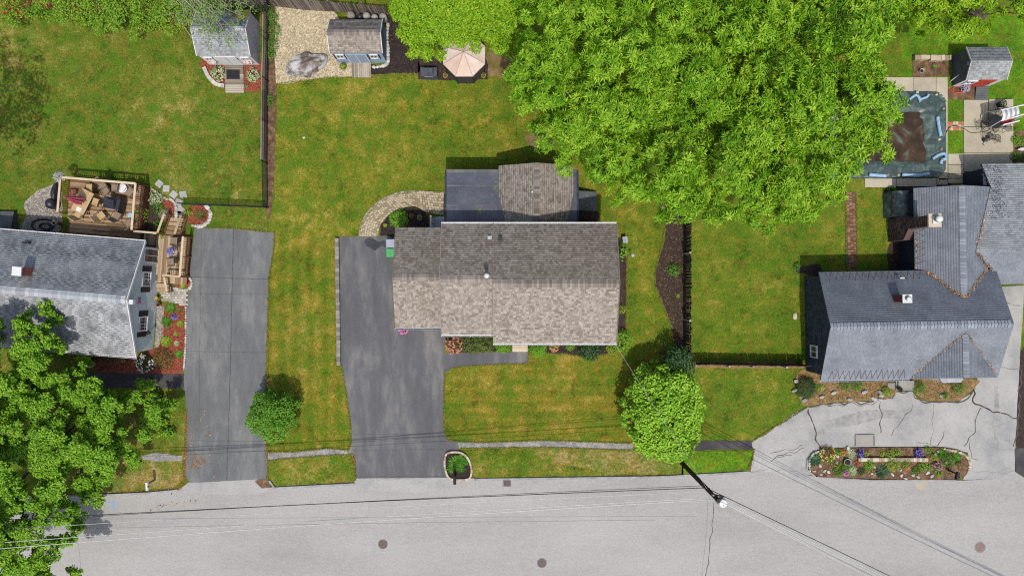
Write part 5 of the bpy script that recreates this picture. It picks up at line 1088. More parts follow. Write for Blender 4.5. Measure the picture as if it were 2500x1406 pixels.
# birch overhanging the shed
root = empty('birch_tree', tuple(P(500, 4))); tag(root, 'pale-branched birch drooping over the white-fronted shed', 'tree')
rnd = random.Random(3); b0 = P(500, 4); mb = MB(); mb.tube([(b0.x, b0.y, 0), (b0.x+.1, b0.y, 2), (b0.x+.15, b0.y-.1, 4.2), (b0.x, b0.y-.1, 6.4)], .16, 8, .05); mb.build('trunk', mt['birch'], root, True)
pts = []
for i, (tx, ty, h) in enumerate([(455, 28, 5), (470, 62, 4.6), (492, 88, 4.4), (520, 84, 4.5), (548, 84, 4.4), (560, 98, 4.2), (575, 78, 4.6), (590, 40, 5), (562, 20, 5.4), (530, 40, 5.4), (505, 50, 5.2), (480, 20, 5.4), (540, 62, 4.9), (515, 14, 5.8), (460, 5, 5.2), (600, 10, 5.2)]):
    e = P(tx, ty, h); s = Vector((b0.x+.1, b0.y-.05, rnd.uniform(3.4, 5.6))); m1 = s + (e-s)*.4 + Vector((rnd.gauss(0, .2), rnd.gauss(0, .2), .7)); m2 = s + (e-s)*.75 + Vector((rnd.gauss(0, .15), rnd.gauss(0, .15), .4))
    mb = MB(); mb.tube([s, m1, m2, e], .035, 5, .01, False); br = mb.build('branch', mt['birch'], root, True); mb = MB()
    for t in range(9):
        u = rnd.uniform(.3, 1.05); a = m1 + (e-m1)*u; d = Vector((rnd.gauss(0, .5), rnd.gauss(-.1, .5), rnd.uniform(-.35, .1))); mb.tube([a, a + d*.6 + Vector((0, 0, .05)), a + d*1.3], .01, 4, .004, False)
        for k in range(18): f = rnd.uniform(.2, 1.3); pts.append(a + d*f + Vector((rnd.gauss(0, .07), rnd.gauss(0, .07), rnd.gauss(0, .05))))
    kind(mb.build('twigs', mt['birch'], br), 'stuff')
A = scatter_leaves(np.array([tuple(p) for p in pts]), np.tile([[0, 0, 1.]], (len(pts), 1)), .11, .042); leafmesh('foliage', *A[:5], mt['lf_birch'], root, A[5])
# ---------------------------------------------------------------- garden plants
def shrub(px, py, r_, h, mat, label, name='shrub', cat='shrub', leaf=.07, wid=.028, dens=1.0, flowers=None, nfl=40, fsz=.07, z0=.04, sx=1, sy=1, group=None, whorl=False):
    q = P(px, py, h*.6); q.z = z0; root = empty(name, tuple(q)); tag(root, label, cat, group); n = max(60, int(dens*2.2*math.pi*r_*r_/(leaf*wid*1.6)*.9)); n = min(n, 16000)
    v = unit(RNG.normal(0, 1, (n*2, 3))); v = v[v[:, 2] > -.15][:n]; n = len(v)
    lump = np.array([1 + .3*noise.noise(Vector((a*2.2+px, b*2.2, cc*2.2))) for a, b, cc in v[:, :3]]) if n < 20000 else 1
    rad = (RNG.uniform(.5, 1.03, n)**.5*lump)[:, None]; pts = np.array([q.x, q.y, z0]) + v*rad*np.array([r_*sx, r_*sy, h])
    A = scatter_leaves(pts, unit(v + np.array([0, 0, .3])), leaf, wid, .9); leafmesh('foliage', *A[:5], mt[mat], root, A[5])
    mb = MB()
    for k in range(5): a = k*1.257; mb.tube([(q.x, q.y, z0), (q.x+math.cos(a)*r_*.3*sx, q.y+math.sin(a)*r_*.3*sy, z0+h*.4), (q.x+math.cos(a)*r_*.6*sx, q.y+math.sin(a)*r_*.6*sy, z0+h*.62)], .015, 5, .006, False)
    kind(mb.build('stems', mt['bark'], root), 'stuff')
    if flowers:
        w = unit(RNG.normal(0, 1, (nfl, 3))); w[:, 2] = np.abs(w[:, 2]); fp = np.array([q.x, q.y, z0]) + w*np.array([r_*sx, r_*sy, h])*1.02
        A = scatter_leaves(np.repeat(fp, 5, 0) + RNG.normal(0, fsz*.3, (nfl*5, 3)), np.repeat(w, 5, 0) + np.array([0, 0, 1]), fsz, fsz*.45); kind(leafmesh('flowers', *A[:5], mt[flowers], root, A[5]), 'stuff')
    return root
def clump(px, py, r_, h, mat, label, name='perennial', cat='plant', n=70, wid=.03, z0=.05, flowers=None, nfl=12, fsz=.08, group=None, el=(.02, .75)):
    """grass-like or hosta-like rosette of long arching leaves"""
    q = P(px, py, h*.4); root = empty(name, (q.x, q.y, z0)); tag(root, label, cat, group)
    n = int(n*1.6); th = RNG.uniform(0, 6.28, n); e = RNG.uniform(el[0]*.5, el[1]*.75, n); D = np.stack([np.cos(th)*np.cos(e), np.sin(th)*np.cos(e), np.sin(e)], 1); N = np.stack([-np.cos(th)*np.sin(e), -np.sin(th)*np.sin(e), np.cos(e)], 1)
    L = r_*RNG.uniform(.35, .8, n); st = np.array([q.x, q.y, z0]) + np.stack([np.cos(th), np.sin(th), 0*th], 1)*r_*RNG.uniform(0, .45, (n, 1))
    leafmesh('leaves', st, D, N, L, wid*1.25*RNG.uniform(.7, 1.2, n), mt[mat], root, None, .2, .12)
    if flowers:
        fp = np.array([q.x, q.y, z0]) + np.stack([RNG.normal(0, r_*.4, nfl), RNG.normal(0, r_*.4, nfl), RNG.uniform(.6, 1.1, nfl)*h], 1)
        A = scatter_leaves(np.repeat(fp, 5, 0) + RNG.normal(0, fsz*.3, (nfl*5, 3)), np.tile([[0, 0, 1.]], (nfl*5, 1)), fsz, fsz*.45); kind(leafmesh('flowers', *A[:5], mt[flowers], root, A[5]), 'stuff')
    return root
# main house planting
shrub(1108, 842, .6, .8, 'lf_brown', 'azalea with faded red blooms at the left end of the front bed', 'azalea', flowers='fl_salmon', nfl=40, fsz=.1)
shrub(1150, 840, .75, .9, 'lf_box', 'broad dark clipped shrub next to the azalea in the front bed', 'yew_shrub', sx=1.2)
shrub(1185, 838, .7, .9, 'lf_box', 'dark clipped shrub left of the small green mound by the front steps', 'yew_shrub', sx=1.1)
shrub(1227, 842, .58, .6, 'lf_bright', 'smooth bright green mound just left of the front steps', 'mounded_plant', leaf=.12, wid=.016, dens=1.6)
shrub(1314, 850, .66, .7, 'lf_bright', 'smooth bright green mound just right of the front steps', 'mounded_plant', leaf=.12, wid=.016, dens=1.6)
shrub(1353, 847, .34, .5, 'lf_bright', 'small green plant with salmon blossoms in the right front bed', 'flowering_plant', flowers='fl_salmon', nfl=25)
shrub(1392, 845, .36, .5, 'lf_bright', 'little green mound against the house right of the salmon blossoms', 'mounded_plant', leaf=.1, wid=.016)
shrub(1440, 855, .85, .9, 'lf_dark', 'dark leafy evergreen bush bulging from the right front bed', 'evergreen_bush', leaf=.1, wid=.04, dens=1.3)
shrub(1520, 832, .8, 1.2, 'lf_bright', 'yellow-green rhododendron at the right front corner of the house', 'corner_shrub', leaf=.11, wid=.035)
shrub(1495, 850, .5, .5, 'lf_lime', 'low yellow-green plant before the right front corner', 'low_plant')
shrub(1522, 612, .48, .9, 'lf_bright', 'tall leafy lily clump against the right wall of the house', 'lily_clump', leaf=.2, wid=.05, sx=.8, sy=1.4)
shrub(1518, 755, .35, .6, 'lf_lime', 'pale small shrub halfway along the right wall', 'wall_shrub')
shrub(972, 533, .72, 1.0, 'lf_bright', 'bright green rounded bush in the round mulch bed', 'rounded_bush', leaf=.06, wid=.03, dens=1.4, sy=.9)
shrub(990, 553, .3, .3, 'lf_brown', 'low bronze plant beside the garage roof in the round bed', 'bronze_plant')
shrub(1646, 658, .5, .6, 'lf_mid', 'solitary green bush in the brown mulch bed by the fence', 'fence_bush')
clump(1655, 724, .15, .15, 'lf_lime', 'tiny lime plant in the mulch bed by the fence', n=30)
shrub(1628, 508, .4, .5, 'lf_bright', 'pink-flowered shrub at the top of the fence mulch bed', 'flowering_shrub', flowers='fl_pink', nfl=8, fsz=.12)
shrub(984, 804, .32, .45, 'lf_mid', 'pink petunias beside the garage front', 'petunias', 'flowers', flowers='fl_pink', nfl=70, fsz=.09)
for i, (x, y, s) in enumerate(((1108, 1128, .5), (1124, 1122, .45), (1102, 1142, .42), (1122, 1140, .48), (1134, 1126, .36))):
    clump(x, y, s, .6, 'lf_mid', ['largest daylily clump in the kerbside stone ring', 'daylily clump at the back of the kerbside stone ring', 'daylily clump at the left of the kerbside stone ring', 'daylily clump in the middle of the kerbside stone ring', 'smallest daylily clump, right side of the kerbside stone ring'][i], 'daylily', n=90, wid=.022, z0=.12, group='daylilies in the kerbside ring')
# left neighbour planting
shrub(533, 180, .58, .45, 'lf_hosta', 'variegated hosta left of the pale shed ramp', 'hosta', 'plant', leaf=.17, wid=.05, dens=1.5); shrub(617, 182, .52, .45, 'lf_hosta', 'variegated hosta right of the pale shed ramp', 'hosta', 'plant', leaf=.17, wid=.05, dens=1.5)
shrub(378, 484, .5, .45, 'lf_hosta', 'white-leaved hosta beside the deck lattice', 'hosta', 'plant', leaf=.2, wid=.03, dens=1.5)
shrub(386, 508, .45, .5, 'lf_mid', 'deep green fern below the white hosta', 'fern', leaf=.14, wid=.03)
shrub(400, 523, .4, .45, 'lf_hosta', 'pale mottled plant left of the stair rail', 'mottled_plant'); shrub(388, 552, .5, .5, 'lf_mid', 'dark green shrub before the stair rail', 'stair_shrub')
shrub(340, 520, .55, 1.2, 'lf_lime', 'lime shrub climbing the deck rail', 'climbing_shrub', sy=1.5, sx=.7)
clump(488, 525, .5, .5, 'lf_brown', 'spiky bronze grass in the round red mulch bed', 'ornamental_grass', n=160, wid=.014)
shrub(460, 520, .3, .5, 'lf_lime', 'leafy lime plant by the foot of the stairs', 'lime_plant')
shrub(443, 685, .22, .35, 'lf_mid', 'pink impatiens in the red bed below the landing', 'impatiens', 'flowers', flowers='fl_pink', nfl=60, fsz=.09)
clump(446, 699, .25, .25, 'lf_lime', 'lime daylily tuft at the paved edge of the red bed', 'lily_tuft', n=40)
RB = [(416, 752, .4, .4, 'lf_mid', 'grassy green clump at the top of the long red bed'), (436, 757, .22, .3, 'lf_brown', 'bronze tuft beside the grassy clump in the long red bed'), (406, 785, .4, .45, 'lf_mid', 'green clump below the violet flowers in the long red bed'), (440, 790, .25, .3, 'lf_lime', 'small lime plant at the drive edge of the long red bed'), (405, 834, .42, .4, 'lf_lime', 'big pale hosta in the long red bed'), (431, 838, .2, .2, 'lf_hosta', 'small pale rosette beside the big hosta'), (436, 865, .3, .35, 'lf_mid', 'dark plant at the lower drive edge of the red bed'), (412, 800, .18, .2, 'lf_brown', 'tiny bronze sprout in the long red bed'), (430, 815, .16, .2, 'lf_lime', 'tiny lime sprout in the long red bed')]
for x, y, a, b, m_, l in RB: clump(x, y, a, b, m_, l, n=int(90+300*a), wid=.03)
shrub(425, 774, .16, .3, 'lf_dark', 'violet flowers in the long red bed', 'violet_flowers', 'flowers', flowers='fl_violet', nfl=30, fsz=.08)
shrub(348, 886, .66, .9, 'lf_dark', 'white-flowered dark bush at the corner of the pale grey house', 'white_flowered_bush', flowers='fl_white', nfl=36, fsz=.1, leaf=.09, wid=.04)
shrub(395, 876, .75, .7, 'lf_brown', 'bronze spreading shrub in the lower red bed', 'bronze_shrub', sx=1.1); shrub(262, 872, .5, .5, 'lf_dark', 'dark shrub under the left eaves', 'eaves_shrub', sx=1.5); shrub(300, 874, .35, .45, 'lf_dark', 'smaller dark shrub under the left eaves', 'eaves_shrub')
shrub(418, 972, .26, .3, 'lf_mid', 'red flowers around the lamp post', 'red_flowers', 'flowers', flowers='fl_red', nfl=50, fsz=.09)
# fence row weeds
for i, (x, y, s) in enumerate(((662, 40, .5), (666, 75, .55), (664, 108, .45), (662, 132, .35), (660, 240, .28), (658, 250, .22))): shrub(x, y, s, .5, 'lf_mid', ['weedy shrub at the top of the chain-link row', 'largest weedy shrub in the chain-link row', 'weedy shrub below the largest in the chain-link row', 'low weeds beside the gravel corner', 'thin weed tuft halfway down the chain-link row', 'smallest weed tuft in the chain-link row'][i], 'weeds', 'weeds', sy=1.3)
shrub(625, 12, .8, .8, 'lf_dark', 'ivy mass behind the white-fronted shed', 'ivy', 'ivy', sx=1.4, sy=.6)
# right neighbour planting
shrub(1972, 948, .8, .9, 'lf_dark', 'dark spruce-like globe at the left of the entry bed', 'globe_shrub', leaf=.09, wid=.012, dens=1.6)
for x, y, r_, l in ((2065, 940, .4, 'left one of the paired boxwoods under the slate eaves'), (2094, 940, .45, 'right one of the paired boxwoods under the slate eaves'), (2247, 946, .5, 'boxwood just right of the entry steps'), (2342, 945, .5, 'boxwood at the right end of the entry bed'), (2307, 966, .28, 'small boxwood near the drive edge of the entry bed')): shrub(x, y, r_, r_*1.3, 'lf_mid', l, 'boxwood', leaf=.05, wid=.02)
shrub(2164, 956, .42, .5, 'lf_lime', 'lime shrub left of the entry steps', 'lime_shrub'); shrub(2002, 946, .25, .3, 'lf_bright', 'small bright plant beside the dark globe', 'bright_plant'); shrub(1946, 650, .28, .3, 'lf_mid', 'small plant in the mulch circle by the slate house', 'small_plant')
shrub(2178, 464, .36, .4, 'lf_mid', 'green tuft in the dark bed below the pool', 'bed_tuft'); clump(2282, 164, .18, .2, 'lf_mid', 'small plant in the soil bed by the stone wall', n=40); clump(2255, 170, .15, .15, 'lf_lime', 'tiny seedling in the soil bed by the stone wall', n=30); clump(2288, 178, .12, .1, 'lf_blue', 'greyish sprout in the soil bed by the stone wall', n=24)
for i, (x, y) in enumerate(((2482, 342), (2500, 346), (2480, 382), (2502, 386))): shrub(x, y, .38, .4, 'lf_bright' if i < 2 else 'lf_mid', ['bright shrub at the top left of the bed right of the patio', 'bright shrub at the right edge beside the patio bed', 'green shrub at the lower left of the bed right of the patio', 'green shrub at the lower right edge of the patio bed'][i], 'patio_shrub')
IS = [(1990, 1122, .55, 'lf_blue', 'c', None, 'blue-green grassy clump at the left tip of the island bed'), (2022, 1108, .55, 'lf_brown', 's', 'fl_yellow', 'bronze-yellow plant near the left end of the island bed'), (2046, 1104, .28, 'lf_bright', 's', None, 'small bright mound left of the orange flowers in the island'), (2058, 1104, .2, 'lf_brown', 's', 'fl_orange', 'orange flowers near the left end of the island bed'), (2076, 1108, .42, 'lf_hosta', 'c', None, 'grassy variegated clump left of the stone trough'), (2100, 1107, .3, 'lf_purple', 's', 'fl_violet', 'violet sage at the left end of the stone trough'), (2115, 1106, .24, 'lf_lime', 's', None, 'first lime mound behind the stone trough'), (2152, 1106, .26, 'lf_lime', 's', None, 'second lime mound behind the stone trough'), (2173, 1108, .34, 'lf_lime', 's', None, 'largest lime mound behind the stone trough'), (2190, 1104, .26, 'lf_bright', 's', None, 'last lime mound behind the stone trough'), (2242, 1107, .34, 'lf_purple', 's', 'fl_violet', 'violet sage at the right end of the stone trough'), (2266, 1098, .28, 'lf_bright', 's', None, 'bright plant right of the violet sage in the island'), (2280, 1115, .3, 'lf_lime', 's', None, 'lime plant below white stones in the island'), (2300, 1108, .42, 'lf_mid', 'c', None, 'grassy clump at the right part of the island'), (2318, 1124, .5, 'lf_mid', 's', None, 'spreading green plant near the right end of the island'), (2335, 1114, .4, 'lf_mid', 'c', None, 'grassy clump nearest the right tip of the island'), (2340, 1132, .25, 'lf_brown', 's', None, 'bronze plant at the right tip of the island'), (2028, 1124, .24, 'lf_mid', 'c', None, 'low tuft below the bronze-yellow plant'), (2044, 1136, .26, 'lf_lime', 's', None, 'lime plant below the grey bowl in the island'), (2066, 1138, .34, 'lf_mid', 's', None, 'green plant right below the grey bowl'), (2048, 1150, .4, 'lf_mid', 's', None, 'green mound at the front left of the island'), (2080, 1150, .4, 'lf_hosta', 'c', None, 'silvery clump at the front left of the island'), (2064, 1153, .22, 'lf_brown', 's', 'fl_pink', 'pink flowers at the front left of the island'), (2095, 1128, .16, 'lf_brown', 's', 'fl_red', 'red flowers by the left end of the stone trough'), (2102, 1150, .28, 'lf_dark', 's', None, 'dark green mound at the front of the island'), (2118, 1144, .26, 'lf_lime', 's', None, 'lime mound at the front of the island'), (2120, 1132, .4, 'lf_bright', 's', None, 'bright plant just below the trough, left part'), (2154, 1150, .55, 'lf_blue', 'c', None, 'big blue-green clump at the front middle of the island'), (2182, 1134, .55, 'lf_lime', 's', None, 'broad lime plant below the middle of the trough'), (2210, 1130, .36, 'lf_mid', 's', None, 'green plant left of the orange poppies'), (2212, 1140, .18, 'lf_mid', 's', 'fl_orange', 'orange poppies below the stone trough'), (2238, 1150, .36, 'lf_mid', 's', None, 'green mound at the front right of the island'), (2252, 1138, .36, 'lf_bright', 's', None, 'bright mound right of the poppies'), (2268, 1140, .22, 'lf_bright', 's', None, 'small bright mound left of the pink phlox'), (2288, 1139, .36, 'lf_mid', 's', 'fl_pink', 'pink phlox in the right part of the island'), (2291, 1153, .3, 'lf_bright', 's', None, 'green mound left of the black mailbox')]
for x, y, r_, m_, t, f, l in IS:
    if t == 'c': clump(x, y, r_, .4, m_, l, n=int(60+220*r_), wid=.02, z0=.1)
    else: shrub(x, y, r_, r_*1.1, m_, l, 'island_plant', 'plant', z0=.1, flowers=f, nfl=int(16+40*r_) if f else 0, fsz=.07)
# ---------------------------------------------------------------- fences and walls
def picket_fence(name, label, pts, h, mat, step=.1, pw=.085, rails=2, posts=None, post_mat=None, side=1):
    pts = [P(*p) for p in pts]; m0 = sum(pts, Vector())/len(pts); root = empty(name, (m0.x, m0.y, 0)); tag(root, label, 'fence'); me = None; k = 0
    for a, b in zip(pts[:-1], pts[1:]):
        d = b-a; L = d.length; x = d/L; y = Vector((-x.y, x.x, 0)); ang = math.atan2(x.y, x.x); n = int(L/step)
        if me is None:
            mb = MB(); hw = pw/2; mb.raw([(-hw, -.012, .05), (hw, -.012, .05), (hw, .012, .05), (-hw, .012, .05), (-hw, -.012, h-.04), (hw, -.012, h-.04), (hw, .012, h-.04), (-hw, .012, h-.04), (0, -.012, h), (0, .012, h)], [(0, 1, 5, 8, 4), (3, 7, 9, 6, 2), (1, 2, 6, 5), (0, 4, 7, 3), (4, 8, 9, 7), (8, 5, 6, 9)])
            me = bpy.data.meshes.new('picket'); me.from_pydata(mb.v, [], mb.f); me.materials.append(mt[mat]); me.update()
        for i in range(n):
            o = link('picket', me, root); p = a + x*(i+.5)*step - root.location; o.location = (p.x, p.y, random.uniform(-.02, .02)); o.rotation_euler = (random.gauss(0, .015), random.gauss(0, .012), ang)
        for z in ([.4, h-.35] if rails == 2 else [.3, h*.5, h-.3]):
            mb = MB(); mb.bar(a + y*side*.035 + Vector((0, 0, z)), b + y*side*.035 + Vector((0, 0, z)), .04, .08); mb.build('rail', mt[mat], root)
        for i in range(int(L/2.35)+1):
            p = a + x*min(L, i*2.35) + y*side*.09; mb = MB(); mb.cbox(p.x, p.y, h*.5+.03, .09, .09, h+.06); po = mb.build('post', mt[post_mat or mat], root)
            mb = MB(); mb.cbox(p.x, p.y, h+.08, .13, .13, .035); mb.build('post_cap', mt[post_mat or mat], po)
    return root
picket_fence('stockade_fence', 'grey weathered stockade fence behind the gravel and pale blue shed', [(672, 17), (744, 26), (816, 30), (950, 41)], 1.75, 'fence', .095)
picket_fence('stockade_fence', 'grey weathered stockade fence behind the white-fronted shed', [(540, 16), (600, 20), (664, 22)], 1.5, 'fence', .095)
picket_fence('board_fence', 'dark brown board fence beside the long mulch bed', [(1672, 540), (1672, 700), (1672, 868)], 1.75, 'fenced', .11, .1, 2, post_mat='woodg', side=-1)
picket_fence('board_fence', 'low dark board fence between the front and back lawn of the slate house', [(1684, 884), (1820, 886), (1962, 888)], 1.5, 'fenced', .12, .125, 2, post_mat='woodg', side=-1)
def chainlink(name, label, pts, h):
    pts = [P(*p) for p in pts]; m0 = sum(pts, Vector())/len(pts); root = empty(name, (m0.x, m0.y, 0)); tag(root, label, 'fence')
    for a, b in zip(pts[:-1], pts[1:]):
        d = b-a; L = d.length; x = d/L; n = max(1, round(L/2.6))
        for i in range(n+1):
            p = a + x*L*i/n; mb = MB(); mb.lathe([(.03, 0), (.03, h), (.045, h), (.03, h+.06)], p.x, p.y, 8); mb.build('post', mt['chain'], root)
        mb = MB(); mb.tube([a + Vector((0, 0, h-.02)), b + Vector((0, 0, h-.02))], .022, 6); mb.build('top_rail', mt['chain'], root)
        mb = MB(); s = .1; q = int(L/s)
        for i in range(-int(h/s), q):                                   # diamond wires
            for sg in (1, -1):
                u0 = i*s; u1 = u0 + h; z0, z1 = (0.05, h-.03) if sg > 0 else (h-.03, .05)
                t0 = max(0, -u0/h); t1 = min(1, (L-u0)/h)
                if t1 <= t0: continue
                A = a + x*(u0+h*t0) + Vector((0, 0, z0+(z1-z0)*t0)); B = a + x*(u0+h*t1) + Vector((0, 0, z0+(z1-z0)*t1)); mb.bar(A, B, .009, .009)
        kind(mb.build('wire_mesh', mt['chain'], root), 'stuff')
    return root
chainlink('chainlink_fence', 'black chain-link fence running down the boundary of the left yard', [(660, 12), (656, 200), (654, 400), (656, 508)], 1.2)
chainlink('chainlink_fence', 'black chain-link fence crossing towards the deck stairs', [(656, 508), (560, 504), (452, 500)], 1.1)
tw = empty('timber_wall', tuple(P(648, 220))); tag(tw, 'grey timber retaining wall along the boundary of the left yard', 'wall')
pts = [(650, 35), (650, 120), (648, 170), (647, 225), (646, 300), (646, 360), (645, 392)]
for a, b in zip(pts[:-1], pts[1:]):
    for z in (.12, .34):
        a_ = P(*a); b_ = P(*b); mb = MB(); mb.bar(Vector((a_.x, a_.y+.0, z)), Vector((b_.x, b_.y+.015, z)), .24 if z > .2 else .28, .2); mb.build('timber', mt['timber'], tw)
bw_ = empty('block_wall', tuple(P(826, 735))); tag(bw_, 'low grey block wall along the left edge of the main drive', 'wall')
for i in range(30):
    y = 582 + i*10.3; x = 824.5 + 4.5*(y-580)/308; a = P(x, y+9.9); 
    mb = MB(); mb.cbox(a.x + random.gauss(0, .008), a.y+.14, .14, .26, .29, .28 + random.uniform(0, .02)); mb.build('block', mt['block'], bw_)
def ring(bedkey, pts, n, size, mat, z=.05, name='edging_stone', jit=.3, closed=False, part=None):
    cv = curve(pts, 20, closed); L = [0]
    for a, b in zip(cv[:-1], cv[1:]): L.append(L[-1] + (b-a).length)
    for i in range(n):
        t = L[-1]*(i+.5)/n; k = max(j for j in range(len(L)) if L[j] <= t); k = min(k, len(cv)-2); f = (t-L[k])/(L[k+1]-L[k]+1e-9); p = cv[k] + (cv[k+1]-cv[k])*f; d = cv[k+1]-cv[k]; q = P(p.x, p.y)
        mb = MB()
        if part == 'block': mb.cbox(q.x, q.y, z+.03, L[-1]/n/PPM*.95, size, .22, -math.atan2(d.y, d.x))
        else: s = size*random.uniform(1-jit, 1+jit); mb.rock(q.x, q.y, z+s*.15, s*.62, s*.5, s*.4, i*1.7, -math.atan2(d.y, d.x), 1)
        mb.build(name, mt[mat], BED[bedkey])
ring('mailbed', [(1088, 1112), (1098, 1103), (1124, 1103), (1142, 1116), (1151, 1140), (1150, 1158), (1140, 1168), (1100, 1166), (1087, 1140)], 26, .13, 'stonet', .08, 'edging_block', 0, True, 'block')
ring('shed_l1', [(500, 166), (512, 190), (530, 207), (550, 211)], 9, .26, 'stonew', .04, 'edging_block', 0, False, 'block')
ring('red2', [(506, 504), (516, 522), (510, 542), (492, 553), (468, 550)], 11, .3, 'stonew'); ring('red1', [(416, 486), (430, 500), (432, 535)], 9, .24, 'stonew'); ring('red3', [(432, 704), (450, 708), (466, 702), (469, 686), (458, 674)], 11, .22, 'stonew')
ring('red4', [(455, 748), (455, 800), (454, 850), (450, 905)], 26, .16, 'stonew'); ring('green_l', [(372, 462), (392, 476), (412, 488)], 7, .2, 'stonet'); ring('shedblack', [(948, 60), (946, 90), (948, 130), (946, 156), (930, 164), (910, 166)], 17, .26, 'stonew')
ring('island', [(1976, 1150), (1974, 1126), (1984, 1106), (2010, 1096)], 12, .18, 'stonew', .1); ring('island', [(2300, 1094), (2348, 1106), (2364, 1128), (2360, 1152)], 16, .2, 'stonet', .1)
for i, (x, y) in enumerate(((2000, 1107), (2042, 1112), (2040, 1127), (2000, 1135), (2002, 1156), (2010, 1148), (2068, 1094), (2020, 1150), (1986, 1148), (2126, 1154), (2132, 1138), (2176, 1156), (2196, 1146), (2198, 1159), (2208, 1166), (2226, 1158), (2238, 1162), (2262, 1152), (2286, 1100), (2280, 1108), (2252, 1124), (2308, 1128), (2272, 1160), (2196, 1120))):
    q = P(x, y); mb = MB(); mb.rock(q.x, q.y, .13, .17*random.uniform(.6, 1.2), .12*random.uniform(.6, 1.2), .09, i+40, random.uniform(0, 3), 1); mb.build('white_rock', mt['stonew'], BED['island'])
for i, (x, y) in enumerate(((1942, 930), (1938, 952), (1962, 976), (2004, 968), (2034, 958), (2072, 974), (2108, 956), (2148, 956), (2150, 964), (2146, 974), (2132, 972), (2296, 966))):
    q = P(x, y); mb = MB(); mb.rock(q.x, q.y, .12, .28*random.uniform(.7, 1.2), .16*random.uniform(.7, 1.2), .13, i+80, random.uniform(-.3, .6), 1); mb.build('bed_rock', mt['stone'], BED['entry_l'])
# ---------------------------------------------------------------- curved paver walk
pw = empty('paver_walk', tuple(P(940, 510))); tag(pw, 'curved tan paver walk sweeping round the mulch bed to the back door', 'walkway')
outer = curve([(878, 577), (880, 556), (888, 534), (904, 512), (926, 492), (952, 478), (985, 469), (1020, 468), (1056, 470), (1084, 471)], 10); inner = curve([(924, 577), (927, 556), (934, 543), (946, 528), (962, 516), (980, 509), (1000, 504), (1020, 506), (1040, 518), (1084, 526)], 10)
mb = MB(); k = len(outer)
mb.prism([tuple(P(*p)[:2]) for p in outer + inner[::-1]], .0, .035); mb.build('bedding', mt['joint'], pw)
def arc(cv, t):
    L = [0]
    for a, b in zip(cv[:-1], cv[1:]): L.append(L[-1]+(b-a).length)
    s = t*L[-1]; j = max(i for i in range(len(L)) if L[i] <= s); j = min(j, len(cv)-2); return cv[j] + (cv[j+1]-cv[j])*((s-L[j])/(L[j+1]-L[j]+1e-9))
NC, NR = 44, 8; cells = []
for j in range(NR):
    n = NC - 12 + j*0 + (NR-1-j)*3 - 6
    for i in range(n):
        off = .5*(j % 2)/n; t0 = max(0, i/n - off); t1 = min(1, (i+1)/n - off)
        if i == n-1: t1 = 1
        if t1-t0 < .3/n: continue
        s0, s1 = j/NR, (j+1)/NR
        ps = [arc(outer, t).lerp(arc(inner, t), s) for t, s in ((t0, s0), (t1, s0), (t1, s1), (t0, s1))]; ce = sum(ps, Vector((0, 0)))/4; cells.append([ce + (p-ce)*.88 for p in ps])
field = MB()
for i, ps in enumerate(cells):
    w_ = [tuple(P(*p)[:2]) for p in ps]; z = .055 + random.uniform(-.004, .004)
    if i < 290: mb = MB(); mb.prism(w_, .03, z); mb.build('paver', mt['paver'], pw)
    else: field.prism(w_, .03, z, random.random())
if field.f: kind(field.build('pavers', mt['paver_f'], pw), 'stuff')
for t in range(30):
    a = arc(outer, t/30); b = arc(outer, (t+.93)/30); d = (b-a).normalized(); nrm = Vector((-d.y, d.x))*-1; A, B = P(*a), P(*b); mb = MB(); mb.bar((A.x, A.y, .04), (B.x, B.y, .04), .1, .06); mb.build('edge_paver', mt['woodg'], pw)
pp = empty('paver_patio', tuple(P(425, 720))); tag(pp, 'small pale paver patch between landing and long red bed', 'paving')
mb = MB(); mb.prism([tuple(P(*p)[:2]) for p in ((391, 697), (432, 700), (456, 708), (456, 744), (425, 740), (398, 732))], .0, .035); mb.build('bedding', mt['joint'], pp)
for j in range(9):
    for i in range(10):
        x = 388 + i*7.2 + (j % 2)*3.5; y = 696 + j*5.6
        if inpoly(x+3.4, y+2.6, [(390, 696), (432, 699), (457, 707), (457, 746), (425, 742), (396, 733)]):
            a = P(x, y+5.1); b = P(x+6.7, y); mb = MB(); mb.prism([(a.x, a.y), (b.x, a.y), (b.x, b.y), (a.x, b.y)], .03, .052 + random.uniform(-.003, .003)); mb.build('paver', mt['paver_g'], pp)
# brick path on the right lawn
bp_ = empty('brick_path', tuple(P(2076, 560))); tag(bp_, 'narrow red brick path crossing the lawn of the slate house', 'path')
mb = MB(); a = P(2067, 655); b = P(2087, 470); mb.box(a.x-.1, b.x+.1, a.y, b.y, 0, .03); mb.build('bedding', mt['joint'], bp_)
k = 0; rest = MB(); 
for j in range(58):
    for i in range(3):
        y = 471 + j*3.2; x = 2065 + (y-470)*.03 + i*7 + (0 if j % 2 else 0); a = P(x, y+2.9); b = P(x+6.5, y); q = [(a.x, a.y), (b.x, a.y), (b.x, b.y), (a.x, b.y)]; z = .045 + random.uniform(-.006, .006)
        mb = MB(); mb.prism(q, .02, z); mb.build('brick', mt['brickpath'], bp_)
